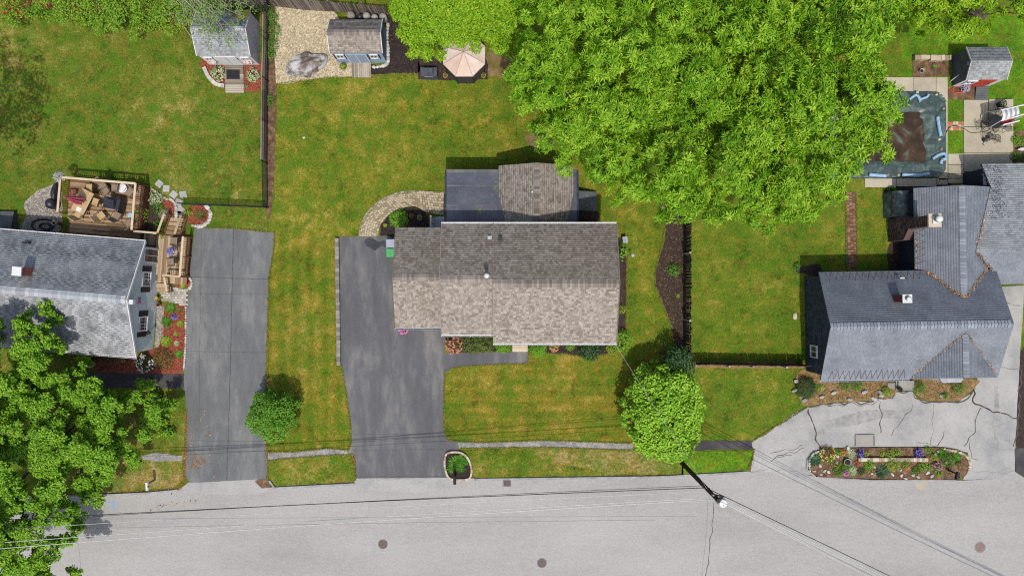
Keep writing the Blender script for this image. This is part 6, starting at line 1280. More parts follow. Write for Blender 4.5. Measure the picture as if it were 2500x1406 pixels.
# ---------------------------------------------------------------- pool, patio
mt['poolwall'] = mt['concrete']
slabs = [((2130, 190, 2228, 226)), ((2228, 190, 2284, 226)), ((2284, 190, 2312, 250)), ((2290, 250, 2312, 320)), ((2290, 320, 2312, 440)), ((2110, 436, 2186, 458)), ((2187, 436, 2285, 456)), ((2286, 436, 2312, 452)), ((2313, 376, 2350, 402)), ((2313, 403, 2352, 424)), ((2313, 425, 2352, 436)), ((2313, 437, 2356, 448)), ((2351, 245, 2411, 310)), ((2412, 243, 2472, 310)), ((2351, 311, 2472, 374)), ((2350, 375, 2470, 420))]
pd = empty('pool_deck', tuple(P(2300, 330))); kind(pd, 'structure')
for x0, y0, x1, y1 in slabs:
    a = P(x0+.4, y1-.4); b = P(x1-.4, y0+.4); mb = MB(); mb.box(a.x, b.x, a.y, b.y, 0, .07); mb.build('slab', mt['concrete'], pd)
bpch = empty('flagged_strip', tuple(P(2331, 309))); kind(bpch, 'structure')
rnd = random.Random(4)
for j in range(3):
    for i in range(6):
        a = P(2312+i*6.5+.4, 298+(j+1)*7.3-.4); b = P(2312+(i+1)*6.5, 298+j*7.3); mb = MB(); mb.box(a.x, b.x, a.y, b.y, 0, .05+rnd.uniform(0, .01)); mb.build('tile', mt['terracotta'] if rnd.random() < .4 else mt['stonet'], bpch)
pl_ = empty('swimming_pool', tuple(P(2200, 330))); tag(pl_, 'swimming pool under a sagging green winter cover with brown water', 'pool')
mb = MB(); NX, NY_ = 64, 64; x0, y0, x1, y1 = 2020, 224, 2308, 437; vs = []
for j in range(NY_+1):
    for i in range(NX+1):
        u = i/NX; v = j/NY_; px = x0 + (x1-x0)*u; py = y0 + (y1-y0)*v
        rx = 40; dx = max(0, px-(x1-rx)); dy = max(0, abs(py-(y0+y1)/2)-((y1-y0)/2-rx))
        if dx > 0 and dy > 0 and math.hypot(dx, dy) > rx: s = rx/math.hypot(dx, dy); px = x1-rx+dx*s; py = (y0+y1)/2 + math.copysign((y1-y0)/2-rx+dy*s, py-(y0+y1)/2)
        q = P(px, py); di = min(px-2030, 2262-px, py-266, 404-py)/PPM           # metres inside the water line
        wr = .05*noise.noise(Vector((q.x*2.2, q.y*2.2, 0))) + .03*noise.noise(Vector((q.x*6, q.y*1.5, 3))) + .02*noise.noise(Vector((q.x*2, q.y*9, 8)))
        z = .22 + wr if di < 0 else max(.02, .22 - .5*min(di, .35)) + .1*noise.noise(Vector((q.x*.9, q.y*1.4, 6))) + wr*.6
        ed = min(px-x0, x1-px, py-y0, y1-py)
        if ed < 3: z = .08 + .03*wr
        vs.append((q.x, q.y, z))
mb.raw(vs, [(j*(NX+1)+i, j*(NX+1)+i+1, (j+1)*(NX+1)+i+1, (j+1)*(NX+1)+i)[::-1] for j in range(NY_) for i in range(NX)]); mb.build('cover', mt['tarp'], pl_, True)
a = P(2030, 404); b = P(2262, 266); mb = MB(); mb.face([(a.x, a.y, .105), (b.x, a.y, .105), (b.x, b.y, .105), (a.x, b.y, .105)]); mb.build('puddle_water', mt['water'], pl_)
for i, (pts, r_, l) in enumerate((([(2214, 246), (2228, 236), (2236, 240), (2240, 252)], .1, 'left'), ([(2240, 246), (2256, 240), (2260, 234)], .09, ''), ([(2282, 288), (2285, 310), (2290, 335)], .12, ''), ([(2270, 390), (2286, 380), (2300, 378), (2302, 388), (2292, 394), (2290, 404)], .12, ''), ([(2116, 428), (2140, 430), (2158, 431)], .13, ''), ([(2196, 428), (2230, 430), (2262, 426)], .13, ''))):
    lab = ['folded pale blue water tube at the top left of the pool cover', 'crumpled pale blue water tube at the top of the pool cover', 'straight pale blue water tube on the right edge of the pool cover', 'curled pale blue water tube at the lower right corner of the pool cover', 'pale blue water tube at the left of the lower pool edge', 'long pale blue water tube at the right of the lower pool edge'][i]
    cv = curve(pts, 6); mb = MB(); mb.tube([P(p.x, p.y) + Vector((0, 0, .3 + .02*math.sin(k*2.1))) for k, p in enumerate(cv)], r_, 8); o = mb.build('water_tube', mt['bluebag'], None, True); tag(o, lab, 'water tube', 'water tubes on the pool cover')
for i, (x, y) in enumerate(((2298, 268), (2287, 343), (2292, 366), (2300, 392), (2162, 428), (2188, 429), (2234, 228), (2280, 234))):
    q = P(x, y); mb = MB(); mb.rock(q.x, q.y, .27, .12, .1, .09, i+7, i, 1); o = mb.build('weight_stone', mt['stonet']); tag(o, ['small tan stone at the upper right of the pool cover', 'small tan stone below the straight water tube', 'second small tan stone on the right pool edge', 'small tan stone by the curled water tube', 'small tan stone between the lower water tubes, left one', 'small tan stone between the lower water tubes, right one', 'small tan stone at the top left of the pool cover', 'small tan stone at the top right of the pool cover'][i], 'stone', 'stones weighting the pool cover')
# stone wall by the soil bed
sw = empty('stone_wall', tuple(P(2270, 143))); tag(sw, 'low dry wall of pale stones above the soil bed', 'wall'); xx = 2226; i = 0
while xx < 2316:
    w = random.uniform(8, 15); a = P(xx+.4, 150 + random.uniform(-2, 3)); b = P(min(2316, xx+w)-.4, 139); mb = MB(); mb.box(a.x, b.x, a.y, b.y, 0, .35 + random.uniform(-.05, .05)); mb.build('stone', mt['stonet'], sw); xx += w
# trough in the island
tr_ = empty('stone_trough', tuple(P(2175, 1119))); tag(tr_, 'long low stone block border in the middle of the island bed', 'border')
for i in range(24): a = P(2090+i*7.05+.2, 1124); b = P(2090+(i+1)*7.05, 1115); mb = MB(); mb.box(a.x, b.x, a.y, b.y, .08, .32 + random.uniform(-.01, .01)); mb.build('block', mt['stonet'], tr_)
def pot(px, py, r_, h, mat, label, plant=None, name='plant_pot', rim=None, z0=.04, group=None):
    q = P(px, py); root = empty(name, (q.x, q.y, z0)); tag(root, label, 'pot', group); mb = MB(); mb.lathe([(r_*.7, 0), (r_, h), (r_*1.06, h), (r_*1.06, h-.03), (r_*.9, h-.03), (r_*.88, h-.06)], q.x, q.y, 18, z0); mb.build('pot', mt[mat], root)
    mb = MB(); mb.lathe([(r_*.88, h-.06), (r_*.1, h-.05)], q.x, q.y, 14, z0); mb.build('soil', mt['darkmulch'], root)
    if plant:
        n = 140; v = unit(RNG.normal(0, 1, (n, 3))); v[:, 2] = np.abs(v[:, 2]); A = scatter_leaves(np.array([q.x, q.y, z0+h-.04]) + v*np.array([r_*.7, r_*.7, r_*.6]), v, .08, .03); leafmesh('foliage', *A[:5], mt[plant], root, A[5])
    return root
pot(840, 166, .23, .3, 'grill', 'dark pot with green plant before the pale blue shed', 'lf_lime'); pot(1088, 188, .16, .3, 'fl_yellow', 'yellow-rimmed pot left of the octagonal tent', 'lf_brown'); pot(1181, 188, .16, .3, 'fl_yellow', 'yellow-rimmed pot right of the octagonal tent', 'lf_brown')
pot(1006, 528, .16, .25, 'terracotta', 'terracotta-rimmed pot in the round mulch bed', 'lf_brown'); pot(1026, 532, .17, .25, 'fl_white', 'white-rimmed pot in the round mulch bed', 'lf_mid'); pot(942, 551, .12, .2, 'fl_yellow', 'small yellow pot at the left of the round mulch bed', 'lf_lime')
pot(2064, 1125, .24, .25, 'ltgrey', 'round grey stone bowl in the island bed', None, 'stone_bowl', z0=.1); pot(2436, 258, .26, .5, 'blackp', 'black planter with pale flowers on the patio', 'lf_hosta'); pot(386, 727, .16, .3, 'terracotta', 'flower pot with yellow blooms by the house wall', 'fl_yellow'); pot(392, 690, .13, .2, 'lattice', 'small brown pot by the landing step', 'lf_mid'); pot(392, 743, .14, .3, 'terracotta', 'upright terracotta jar beside the paver patch', None); pot(604, 212, .1, .16, 'fl_white', 'tiny white pot in the red mulch right of the shed ramp', 'lf_mid'); pot(2246, 176, .15, .2, 'fl_white', 'white pot in the soil bed by the stone wall', None)
# boulder, barrels, rocks
mb = MB(); q = P(746, 162, .3); mb.rock(q.x, q.y, .25, 1.38, .78, .75, 12.7, .42, 4, .42); o = mb.build('boulder', mt['boulder']); tag(o, 'huge grey and white boulder on the gravel', 'boulder')
for i, (x, y, r_, l) in enumerate(((855, 36, .3, 'largest round grey pot at the left of the row behind the blue shed'), (878, 40, .22, 'small dark pot second in the row behind the blue shed'), (894, 38, .28, 'grey pot in the middle of the row behind the blue shed'), (914, 42, .25, 'grey pot fourth in the row behind the blue shed'), (934, 40, .28, 'grey pot at the right end of the row behind the blue shed'))):
    q = P(x, y, .9); mb = MB(); mb.lathe([(r_*.72, 0), (r_*.95, .3), (r_, .6), (r_*.9, .86), (r_*.55, .95), (r_*.1, .97)], q.x, q.y, 16); o = mb.build('grey_barrel', mt['barrel' if i != 1 else 'blackp'], None, True); tag(o, l, 'pot', 'grey pots behind the blue shed')
q = P(743, 337); mb = MB(); mb.rock(q.x, q.y, .06, .12, .09, .08, 3, 0, 1); tag(mb.build('garden_ornament', mt['stonew']), 'little pale ornament alone on the back lawn', 'ornament')
q = P(1939, 772); mb = MB(); mb.rock(q.x, q.y, .08, .17, .24, .1, 5, 0, 2); tag(mb.build('pale_stone', mt['stonet']), 'pale tan stone alone on the lawn by the slate house', 'stone')
for i, (x, y) in enumerate(((390, 449), (407, 461), (425, 475), (448, 475), (437, 495), (440, 512))):
    q = P(x, y); mb = MB(); a0 = random.uniform(0, 1); mb.prism([(q.x + math.cos(a0+k*1.5708)*.36*random.uniform(.85, 1.1), q.y + math.sin(a0+k*1.5708)*.36*random.uniform(.85, 1.1)) for k in range(4)], .0, .045 + .003*i); o = mb.build('stepping_stone', mt['stone']); tag(o, ['stepping stone farthest from the deck stairs', 'second stepping stone from the lawn end', 'third stepping stone from the lawn end', 'stepping stone set apart to the right of the line', 'stepping stone at the fork of the garden steps', 'stepping stone nearest the deck stairs'][i], 'stepping stone', 'stepping stones by the deck')
mb = MB(); q = P(437, 530); mb.prism([(q.x + math.cos(a)*.46, q.y + math.sin(a)*.42) for a in [k*math.pi/12 for k in range(13)]], .0, .06); tag(mb.build('half_round_mat', mt['grill']), 'dark half-round mat at the foot of the deck stairs', 'mat')
for i, (x, y, w, h) in enumerate(((215, 880, 26, 34),)):
    a = P(x-w/2, y+h/2); b = P(x+w/2, y-h/2); root = empty('entry_steps', ((a.x+b.x)/2, a.y, 0)); tag(root, 'pale stone entry steps half hidden by the oak', 'steps')
    for k in range(3): mb = MB(); mb.box(a.x, b.x, a.y + k*.3, b.y, 0, .15*(k+1)); mb.build('step', mt['stonet'], root)
root = empty('entry_steps', tuple(P(2205, 945))); tag(root, 'concrete entry landing and steps of the slate house', 'steps')
for k, (x0, y0, x1, y1) in enumerate(((2184, 928, 2228, 952), (2188, 928, 2226, 945), (2164, 934, 2182, 948))): a = P(x0, y1); b = P(x1, y0); mb = MB(); mb.box(a.x, b.x, a.y, b.y, 0, .14 + .14*(k % 2)); mb.build('step', mt['concrete_g'], root)
pot(2190, 948, .15, .3, 'blackp', 'black pot on the slate house landing', None, z0=.14)
# octagonal tent
tn_ = empty('octagonal_tent', (-3.3, 16.0, 0)); tag(tn_, 'octagonal garden tent with pale pink canvas top and dark screen walls', 'tent')
ov = [(-3.3 + math.cos(R(22.5+45*k))*1.56, 16.0 + math.sin(R(22.5+45*k))*1.56) for k in range(8)]
for k in range(8):
    a, b = ov[k], ov[(k+1) % 8]; mb = MB(); ap = Vector((-3.3, 16, 2.7)); A = Vector((a[0], a[1], 2.02)); B = Vector((b[0], b[1], 2.02)); pm = []
    n = 6; vs = []; fs = []
    for i in range(n+1):
        for j in range(n+1): 
            p = ap.lerp(A.lerp(B, j/n), i/n); s = math.sin(math.pi*j/n)*math.sin(math.pi*i/n)*.05; vs.append((p.x, p.y, p.z - s))
    fs = [(i*(n+1)+j, (i+1)*(n+1)+j, (i+1)*(n+1)+j+1, i*(n+1)+j+1) for i in range(n) for j in range(n)]
    mb.raw(vs, fs, random.random()); cp = mb.build('canopy_panel', mt['pinkcanvas'], tn_)
    mb = MB(); mb.face([A, A - Vector((0, 0, .14)), B - Vector((0, 0, .14)), B]); mb.build('valance', mt['pinkcanvas'], cp)
    mb = MB(); mb.bar(ap + Vector((0, 0, .012)), A + Vector((0, 0, .012)), .018, .012); mb.build('seam_piping', mt['taupe'], cp)
    ka = Vector((-3.3 + (a[0]+3.3)*.94, 16 + (a[1]-16)*.94, 0)); kb = Vector((-3.3 + (b[0]+3.3)*.94, 16 + (b[1]-16)*.94, 0)); mb = MB(); mb.face([ka, kb, kb + Vector((0, 0, 1.98)), ka + Vector((0, 0, 1.98))]); mb.build('screen_panel', mt['screen'], tn_)
    mb = MB(); mb.bar(ka, ka + Vector((0, 0, 2.0)), .05, .05); mb.build('post', mt['black'], tn_)
def grill(px, py, w, d, h, rz, label, mat='grill'):
    q = P(px, py, h*.8); root = empty('covered_grill', (q.x, q.y, 0), rz); tag(root, label, 'grill'); xf = Matrix.Translation((q.x, q.y, 0)) @ Matrix.Rotation(rz, 4, 'Z')
    z0 = .05; prof = [(0, w/2, d/2), (.5*h, w/2*.98, d/2), (.78*h, w/2*.96, d/2*.95)]; vs = []; fs = []; n = 4
    for z, a, b in prof: vs += [(-a, -b, z0+z), (a, -b, z0+z), (a, b, z0+z), (-a, b, z0+z)]
    for i in range(2):
        for k in range(4): fs.append((i*4+k, i*4+(k+1) % 4, (i+1)*4+(k+1) % 4, (i+1)*4+k))
    fs.append((8, 9, 10, 11)); mb = MB(xf); mb.raw(vs, fs); mb.build('cover_skirt', mt[mat], root)
    mb = MB(xf); mb.raw([(-w*.28, -d*.42, z0+.781*h), (w*.28, -d*.42, z0+.781*h), (w*.28, d*.42, z0+.781*h), (-w*.28, d*.42, z0+.781*h), (-w*.24, -d*.2, z0+h), (w*.24, -d*.2, z0+h), (w*.24, d*.3, z0+h), (-w*.24, d*.3, z0+h)], [(0, 1, 5, 4), (1, 2, 6, 5), (2, 3, 7, 6), (3, 0, 4, 7), (4, 5, 6, 7)]); mb.build('cover_hood', mt[mat], root)
    mb = MB(xf); mb.bar((-w*.24, -d*.52, z0+.72*h), (w*.24, -d*.52, z0+.72*h), .03, .03); mb.build('handle', mt['trafo'], root); return root
grill(1047, 176, 1.2, .62, 1.1, 0, 'covered black grill on the brown pad left of the tent')
# bins beside the garage
def bin_(px, py, mat, label):
    q = P(px, py, 1.0); root = empty('wheeled_bin', (q.x, q.y, 0)); tag(root, label, 'bin', 'bins beside the garage'); w, d, h = .62, .6, 1.0
    mb = MB(); vs = []
    for z, s in ((.03, .78), (h-.12, .96), (h-.1, 1.0)): vs += [(q.x-w/2*s, q.y-d/2*s, z), (q.x+w/2*s, q.y-d/2*s, z), (q.x+w/2*s, q.y+d/2*s, z), (q.x-w/2*s, q.y+d/2*s, z)]
    mb.raw(vs, [(i*4+k, i*4+(k+1) % 4, (i+1)*4+(k+1) % 4, (i+1)*4+k) for i in range(2) for k in range(4)]); mb.build('body', mt[mat], root)
    mb = MB(); mb.raw([(q.x-w/2*1.05, q.y-d/2*1.05, h-.1), (q.x+w/2*1.05, q.y-d/2*1.05, h-.1), (q.x+w/2*1.05, q.y+d/2*1.05, h-.1), (q.x-w/2*1.05, q.y+d/2*1.05, h-.1), (q.x-w/2*.9, q.y-d/2*.9, h), (q.x+w/2*.9, q.y-d/2*.9, h), (q.x+w/2*.9, q.y+d/2*.9, h), (q.x-w/2*.9, q.y+d/2*.9, h)], [(0, 1, 5, 4), (1, 2, 6, 5), (2, 3, 7, 6), (3, 0, 4, 7), (4, 5, 6, 7)]); mb.build('lid', mt[mat], root)
    for s in (-1, 1): mb = MB(); mb.cbox(q.x+.24, q.y+s*.24, .1, .2, .05, .2); mb.build('wheel', mt['black'], root)
    mb = MB(); mb.bar((q.x+.33, q.y-.22, h-.08), (q.x+.33, q.y+.22, h-.08), .03, .03); mb.build('handle', mt[mat], root)
bin_(953, 594, 'bin_grey', 'pale grey wheeled bin beside the garage'); bin_(953, 617, 'bin_green', 'bright green wheeled bin beside the garage')
q = P(1523, 587); root = empty('air_conditioner', (q.x, q.y, 0)); tag(root, 'pale grey air conditioner box by the right wall of the house', 'air conditioner'); mb = MB(); mb.cbox(q.x, q.y, .3, .34, .45, .6, .15); mb.build('case', mt['bin_grey'], root); mb = MB(); mb.lathe([(.13, 0), (.13, .02)], q.x, q.y, 12, .6); mb.build('fan_grille', mt['trafo'], root)
q = P(1539, 625); root = empty('glass_feeder', (q.x, q.y, 0)); tag(root, 'small blue-green glass bird feeder by the right wall lilies', 'feeder'); mb = MB(); mb.lathe([(.012, 0), (.012, .9)], q.x, q.y, 6); mb.build('stake', mt['black'], root); mb = MB(); mb.lathe([(.02, .9), (.11, .96), (.11, 1.0), (.02, 1.02)], q.x, q.y, 12); mb.build('bowl', mt['bluebag'], root)
# ---------------------------------------------------------------- deck of the left house
def dup(root, loc, rz, label, group=None):
    r_ = root.copy(); COL.objects.link(r_); r_.location = loc; r_.rotation_euler = (0, 0, rz); r_['label'] = label
    if group: r_['group'] = group
    for ch in list(root.children):
        cc = ch.copy(); COL.objects.link(cc); cc.parent = r_
        for g_ in ch.children: d = g_.copy(); COL.objects.link(d); d.parent = cc
    return r_
def railing(root, a, b, zf, h, xf, step=.14, posts=True, mat='rail', bmat='cedar', slope=0):
    a = Vector(a); b = Vector(b); d = b-a; L = d.length; x = d/L; up = lambda p, z: Vector((p.x, p.y, p.z + z))
    a.z = zf; b.z = zf + slope; mb = MB(xf); mb.bar(up(a, h), up(b, h), .15, .04); mb.build('top_rail', mt[mat], root)
    mb = MB(xf); mb.bar(up(a, .1), up(b, .1), .05, .09); mb.build('bottom_rail', mt[bmat], root)
    mb = MB(xf); mb.bar(up(a, h-.08), up(b, h-.08), .05, .09); mb.build('bottom_rail', mt[bmat], root)
    n = int(L/step); d = b-a
    for i in range(1, n): p = a + d*i/n; mb = MB(xf); mb.bar(up(p, .1), up(p, h-.05), .035, .035); mb.build('baluster', mt[bmat], root)
    k = max(1, round(L/1.8))
    for i in range(k+1): p = a + d*i/k; mb = MB(xf); mb.bar(Vector((p.x, p.y, 0)), up(p, h-.02), .09, .09); mb.build('post', mt[bmat], root)
c0 = P(148, 433, 1.86); DK = Matrix.Translation((c0.x, c0.y, 0)) @ Matrix.Rotation(R(-4.8), 4, 'Z'); DI = DK.inverted()
dk = empty('wooden_deck', tuple(DK @ Vector((2.6, -2, 0))), R(-4.8)); tag(dk, 'raised wooden deck with railings behind the pale grey house', 'deck'); ZF = .83
n = 28
for i in range(n):
    y0 = -.02 - i*.146; mb = MB(DK); x0_ = 0 if i < 17 else .25
    cut = random.uniform(1.5, 3.8)
    for u0, u1 in ((x0_, cut), (cut+.006, 5.22)): mb = MB(DK); mb.box(u0, u1, y0-.14, y0, ZF-.03, ZF + random.uniform(-.003, .003)); mb.build('plank', mt['wood'], dk)
railing(dk, (0, 0, 0), (5.2, 0, 0), ZF, 1.03, DK); railing(dk, (0, 0, 0), (0, -2.4, 0), ZF, 1.031, DK); railing(dk, (5.2, 0, 0), (5.2, -3.2, 0), ZF, 1.031, DK)
mb = MB(DK); s = .1
for i in range(-8, 34):
    for sg in (1, -1):
        for t in range(8):
            y = -i*s - t*.1; z = .02 + t*.1 if sg > 0 else .78 - t*.1
            if -3.1 < y < 0 and -3.1 < y-.1 < 0: mb.bar((5.25, y, z), (5.25, y-.1, z + .1*sg), .02, .02)
kind(mb.build('lattice_skirt', mt['lattice'], dk), 'stuff'); mb = MB(DK); mb.box(.1, 5.15, -4.05, -.05, 0, ZF-.1); mb.build('under_frame', mt['bark'], dk)
mb = MB(DK); mb.box(5.3, 5.95, -3.2, -.2, .0, .02); mb.build('ground_boards', mt['lattice'], dk)
# landing with stairs
ld = empty('wooden_landing', tuple(P(425, 630)), R(-4.6)); tag(ld, 'lower wooden landing with benches between house and left drive', 'deck'); LZ = .5
LD = Matrix.Translation((-25.25, 3.75, 0)) @ Matrix.Rotation(R(-4.6), 4, 'Z')
for i in range(17): mb = MB(LD); mb.box(i*.141, i*.141+.134, -3.35, .02, LZ-.03, LZ + random.uniform(-.003, .003)); mb.build('plank', mt['woodl'], ld)
for i in range(6): mb = MB(LD); mb.box(-.9 + i*.141, -.9 + i*.141+.134, -.75, .02, LZ-.03, LZ); mb.build('plank', mt['woodl'], ld)
mb = MB(LD); mb.box(0.05, 2.3, -3.3, 0, 0, LZ-.08); mb.build('under_frame', mt['lattice'], ld)
railing(ld, (2.36, 0.02, 0), (2.36, -2.75, 0), LZ, .98, LD, .17); railing(ld, (1.15, -2.78, 0), (2.36, -2.78, 0), LZ, .979, LD, .17); railing(ld, (-1.1, .1, 0), (.5, .1, 0), LZ, .977, LD, .17)
railing(ld, (.55, .15, 0), (.72, 1.5, 0), LZ, .96, LD, .16, slope=-.38); railing(ld, (1.75, .15, 0), (1.9, 1.5, 0), LZ, .96, LD, .16, slope=-.38)
for k in range(4): mb = MB(LD); mb.box(.6, 1.8, .1 + k*.32, .1 + k*.32+.29, 0, LZ-.04 - k*.11); mb.build('tread', mt['woodl'], ld)
for k in range(2): mb = MB(LD); mb.box(.1, 1.05, -3.7 - k*.32, -3.4 - k*.32, 0, .34 - k*.14); mb.build('tread', mt['woodl'], ld)
railing(ld, (1.1, -2.9, 0), (1.25, -3.9, 0), .3, .85, LD, .16, slope=-.25)
# furniture
def chair(label, mat, mesh=True):
    r_ = empty('patio_chair'); tag(r_, label, 'chair')
    mb = MB(); mb.box(-.26, .26, -.26, .24, .4, .43); mb.build('seat', mt[mat], r_)
    mb = MB(); mb.raw([(-.26, .22, .42), (.26, .22, .42), (.26, .42, .95), (-.26, .42, .95), (-.26, .26, .42), (.26, .26, .42), (.26, .46, .95), (-.26, .46, .95)], [(0, 1, 2, 3), (7, 6, 5, 4), (3, 2, 6, 7), (0, 3, 7, 4), (1, 5, 6, 2)]); mb.build('backrest', mt[mat], r_)
    for s in (-1, 1):
        mb = MB(); mb.tube([(s*.29, -.28, 0), (s*.29, -.24, .6), (s*.3, .3, .64)], .018, 6); mb.build('arm', mt['black'], r_)
        for y0, y1 in ((-.26, -.24), (.34, .22)): mb = MB(); mb.tube([(s*.27, y0, 0), (s*.26, y1, .41)], .016, 6); mb.build('leg', mt['black'], r_)
    return r_
chT = chair('x', 'tan'); chB = chair('x', 'taupe')
def put(proto, px, py, zf, rz, label, grp, used={}):
    q = P(px, py, zf + .45); loc = (q.x, q.y, zf)
    if proto.name not in used: used[proto.name] = 1; proto.location = loc; proto.rotation_euler = (0, 0, rz); proto['label'] = label; proto['group'] = grp; return proto
    return dup(proto, loc, rz, label, grp)
G1 = 'chairs on the left deck'
put(chT, 219, 459, ZF, R(-95), 'tan chair at the top end of the patio table', G1); put(chT, 234, 494, ZF, R(-110), 'tan chair at the right side of the patio table', G1); put(chT, 192, 524, ZF, R(150), 'tan chair at the lower end of the patio table', G1); put(chT, 247, 528, ZF, R(130), 'tan striped lounge chair below the covered grill', G1)
put(chB, 250, 452, ZF, R(35), 'brown chair with its back to the top deck rail', G1); put(chB, 258, 466, ZF, R(-145), 'brown chair facing the one at the top deck rail', G1); put(chB, 281, 459, ZF, R(-95), 'brown chair left of the white round table', G1); put(chB, 317, 470, ZF, R(-40), 'chair with a patterned cushion in the deck corner', G1); put(chB, 286, 528, ZF, R(150), 'brown chair below the covered grill', G1); put(chB, 315, 545, ZF, R(-150), 'brown chair in the lower right corner of the deck', G1)
put(chB, 425, 589, LZ, R(-95), 'brown chair at the top of the landing', 'chairs on the landing'); put(chB, 417, 640, LZ, R(-85), 'brown chair at the lower rail of the landing', 'chairs on the landing')
tb = empty('patio_table', tuple(P(202, 491)[:2]) + (ZF,), R(25)); q = P(202, 491, ZF+.73); tb.location = (q.x, q.y, ZF); INV[tb.name] = (Matrix.Translation((q.x, q.y, ZF)) @ Matrix.Rotation(R(-27), 4, 'Z')).inverted(); tb.rotation_euler = (0, 0, R(-27)); tag(tb, 'long tan patio table with a closed pink parasol', 'table'); TM = INV[tb.name].inverted()
for i in range(6): mb = MB(TM); mb.box(-.48+i*.16, -.325+i*.16, -.85, .8, .7, .73); mb.build('tabletop_slat', mt['tan'], tb)
for sx in (-1, 1):
    for sy in (-1, 1): mb = MB(TM); mb.bar((sx*.42, sy*.75, 0), (sx*.42, sy*.75, .7), .06, .06); mb.build('leg', mt['cedar'], tb)
um = empty('parasol', (q.x, q.y, ZF)); tag(um, 'closed dusty pink parasol standing through the patio table', 'parasol')
mb = MB(); mb.lathe([(.02, 0), (.02, 2.7)], q.x, q.y, 8, ZF); mb.build('pole', mt['white'], um); mb = MB(); vs = []; fs = []; nn = 16
for i, (z, r_) in enumerate(((1.0, .3), (1.3, .27), (1.8, .2), (2.3, .11), (2.62, .03))):
    for k in range(nn): rr_ = r_*(1.15 if k % 2 else .7); a = 2*math.pi*k/nn; vs.append((q.x + math.cos(a)*rr_, q.y + math.sin(a)*rr_, ZF + z))
fs = [(i*nn+k, i*nn+(k+1) % nn, (i+1)*nn+(k+1) % nn, (i+1)*nn+k) for i in range(4) for k in range(nn)]; fs.append(tuple(4*nn+k for k in range(nn))); mb.raw(vs, fs); mb.build('canopy', mt['pinkumb'], um)
def setdown(px, py, z): q = P(px, py, z); return q
q = setdown(193, 511, ZF+.73); mb = MB(); mb.cbox(q.x, q.y, q.z+.012, .36, .3, .01, R(-25)); tag(mb.build('white_tray', mt['white']), 'white tray on the tan patio table', 'tray')
q = setdown(299, 460, ZF+.6); root = empty('side_table', (q.x, q.y, ZF)); tag(root, 'white round side table on the deck', 'table'); mb = MB(); mb.lathe([(.3, .57), (.32, .58), (.32, .61), (.02, .615)], q.x, q.y, 24, ZF); mb.build('tabletop', mt['white'], root); mb = MB(); mb.lathe([(.2, 0), (.04, .05), (.04, .57)], q.x, q.y, 10, ZF); mb.build('pedestal', mt['white'], root)
q = setdown(318, 526, ZF+.5); root = empty('side_table', (q.x, q.y, ZF)); tag(root, 'small glass side table by the right deck rail', 'table'); mb = MB(); mb.lathe([(.16, .48), (.18, .5), (.02, .505)], q.x, q.y, 16, ZF); mb.build('tabletop', mt['bluebag'], root); mb = MB(); mb.lathe([(.12, 0), (.03, .04), (.03, .48)], q.x, q.y, 8, ZF); mb.build('pedestal', mt['black'], root)
o = grill(290, 500, 1.15, .8, 1.05, R(-12), 'grill under a black cover in the middle of the deck', 'blackp'); o.location.z = ZF
q = setdown(182, 471, ZF+.1); root = empty('wire_rack', (q.x, q.y, ZF)); tag(root, 'red-tiled wire rack on the deck left of the table', 'rack')
for i in range(3):
    for j in range(3): mb = MB(); mb.cbox(q.x-.2+i*.17, q.y-.16+j*.15, ZF+.3, .14, .12, .02, R(-10)); mb.build('tile', mt['brick'], root)
mb = MB()
for i in range(4): mb.bar((q.x-.29+i*.17, q.y-.26, ZF+.28), (q.x-.29+i*.17, q.y+.24, ZF+.28), .015, .015); mb.bar((q.x-.3, q.y-.25+i*.15, ZF+.28), (q.x+.25, q.y-.25+i*.15, ZF+.28), .015, .015)
for sx in (-.29, .22):
    for sy in (-.25, .22): mb.bar((q.x+sx, q.y+sy, ZF), (q.x+sx, q.y+sy, ZF+.28), .02, .02)
mb.build('frame', mt['black'], root)
shrub(178, 440, .33, .5, 'lf_hosta', 'lavender planter on the corner of the deck rail', 'lavender', 'flowers', flowers='fl_lav', nfl=60, z0=1.6)
shrub(404, 577, .2, .3, 'lf_lime', 'lime plant on the landing by the stairs', 'landing_plant', 'plant', z0=.5); shrub(436, 615, .25, .4, 'lf_blue', 'violet flower basket on the landing rail', 'flower_basket', 'flowers', flowers='fl_violet', nfl=50, z0=1.2)
# left of the deck: kettle cover, hoses, box, planter
q = P(138, 500); root = empty('covered_kettle', (q.x, q.y, 0)); tag(root, 'round black covered kettle left of the deck', 'grill'); mb = MB(); mb.lathe([(.36, 0), (.38, .4), (.36, .7), (.24, .88), (.05, .95)], q.x, q.y, 16); mb.build('cover', mt['blackp'], root, True)
q = P(143, 474); mb = MB(); mb.rock(q.x, q.y, .3, .26, .75, .4, 4, -.1, 3, .2); tag(mb.build('black_bag', mt['blackp'], None, True), 'long black bag against the left side of the deck', 'bag')
mb = MB(); rnd = random.Random(2); pts = []
for k in range(120): a = k*.33; rr_ = .45 + .25*math.sin(k*.17); q = P(112, 552); pts.append((q.x + math.cos(a)*rr_*1.3, q.y + math.sin(a)*rr_*.7, .06 + .002*k + .05*math.sin(k*.7)))
mb.tube(pts, .03, 6); tag(mb.build('hose_coil', mt['hose'], None, True), 'tangled black hose below the gravel at the left', 'hose')
pot(149, 547, .14, .3, 'fl_white', 'white pot on a post left of the deck', None, z0=.5); q = P(149, 547); mb = MB(); mb.cbox(q.x, q.y, .25, .2, .2, .5); tag(mb.build('wooden_post', mt['cedar']), 'short wooden post under the white pot', 'post')
root = empty('cellar_bulkhead', tuple(P(10, 540))); tag(root, 'dark grey bulkhead at the left edge above the pale roof', 'bulkhead'); a = P(-20, 562); b = P(45, 518)
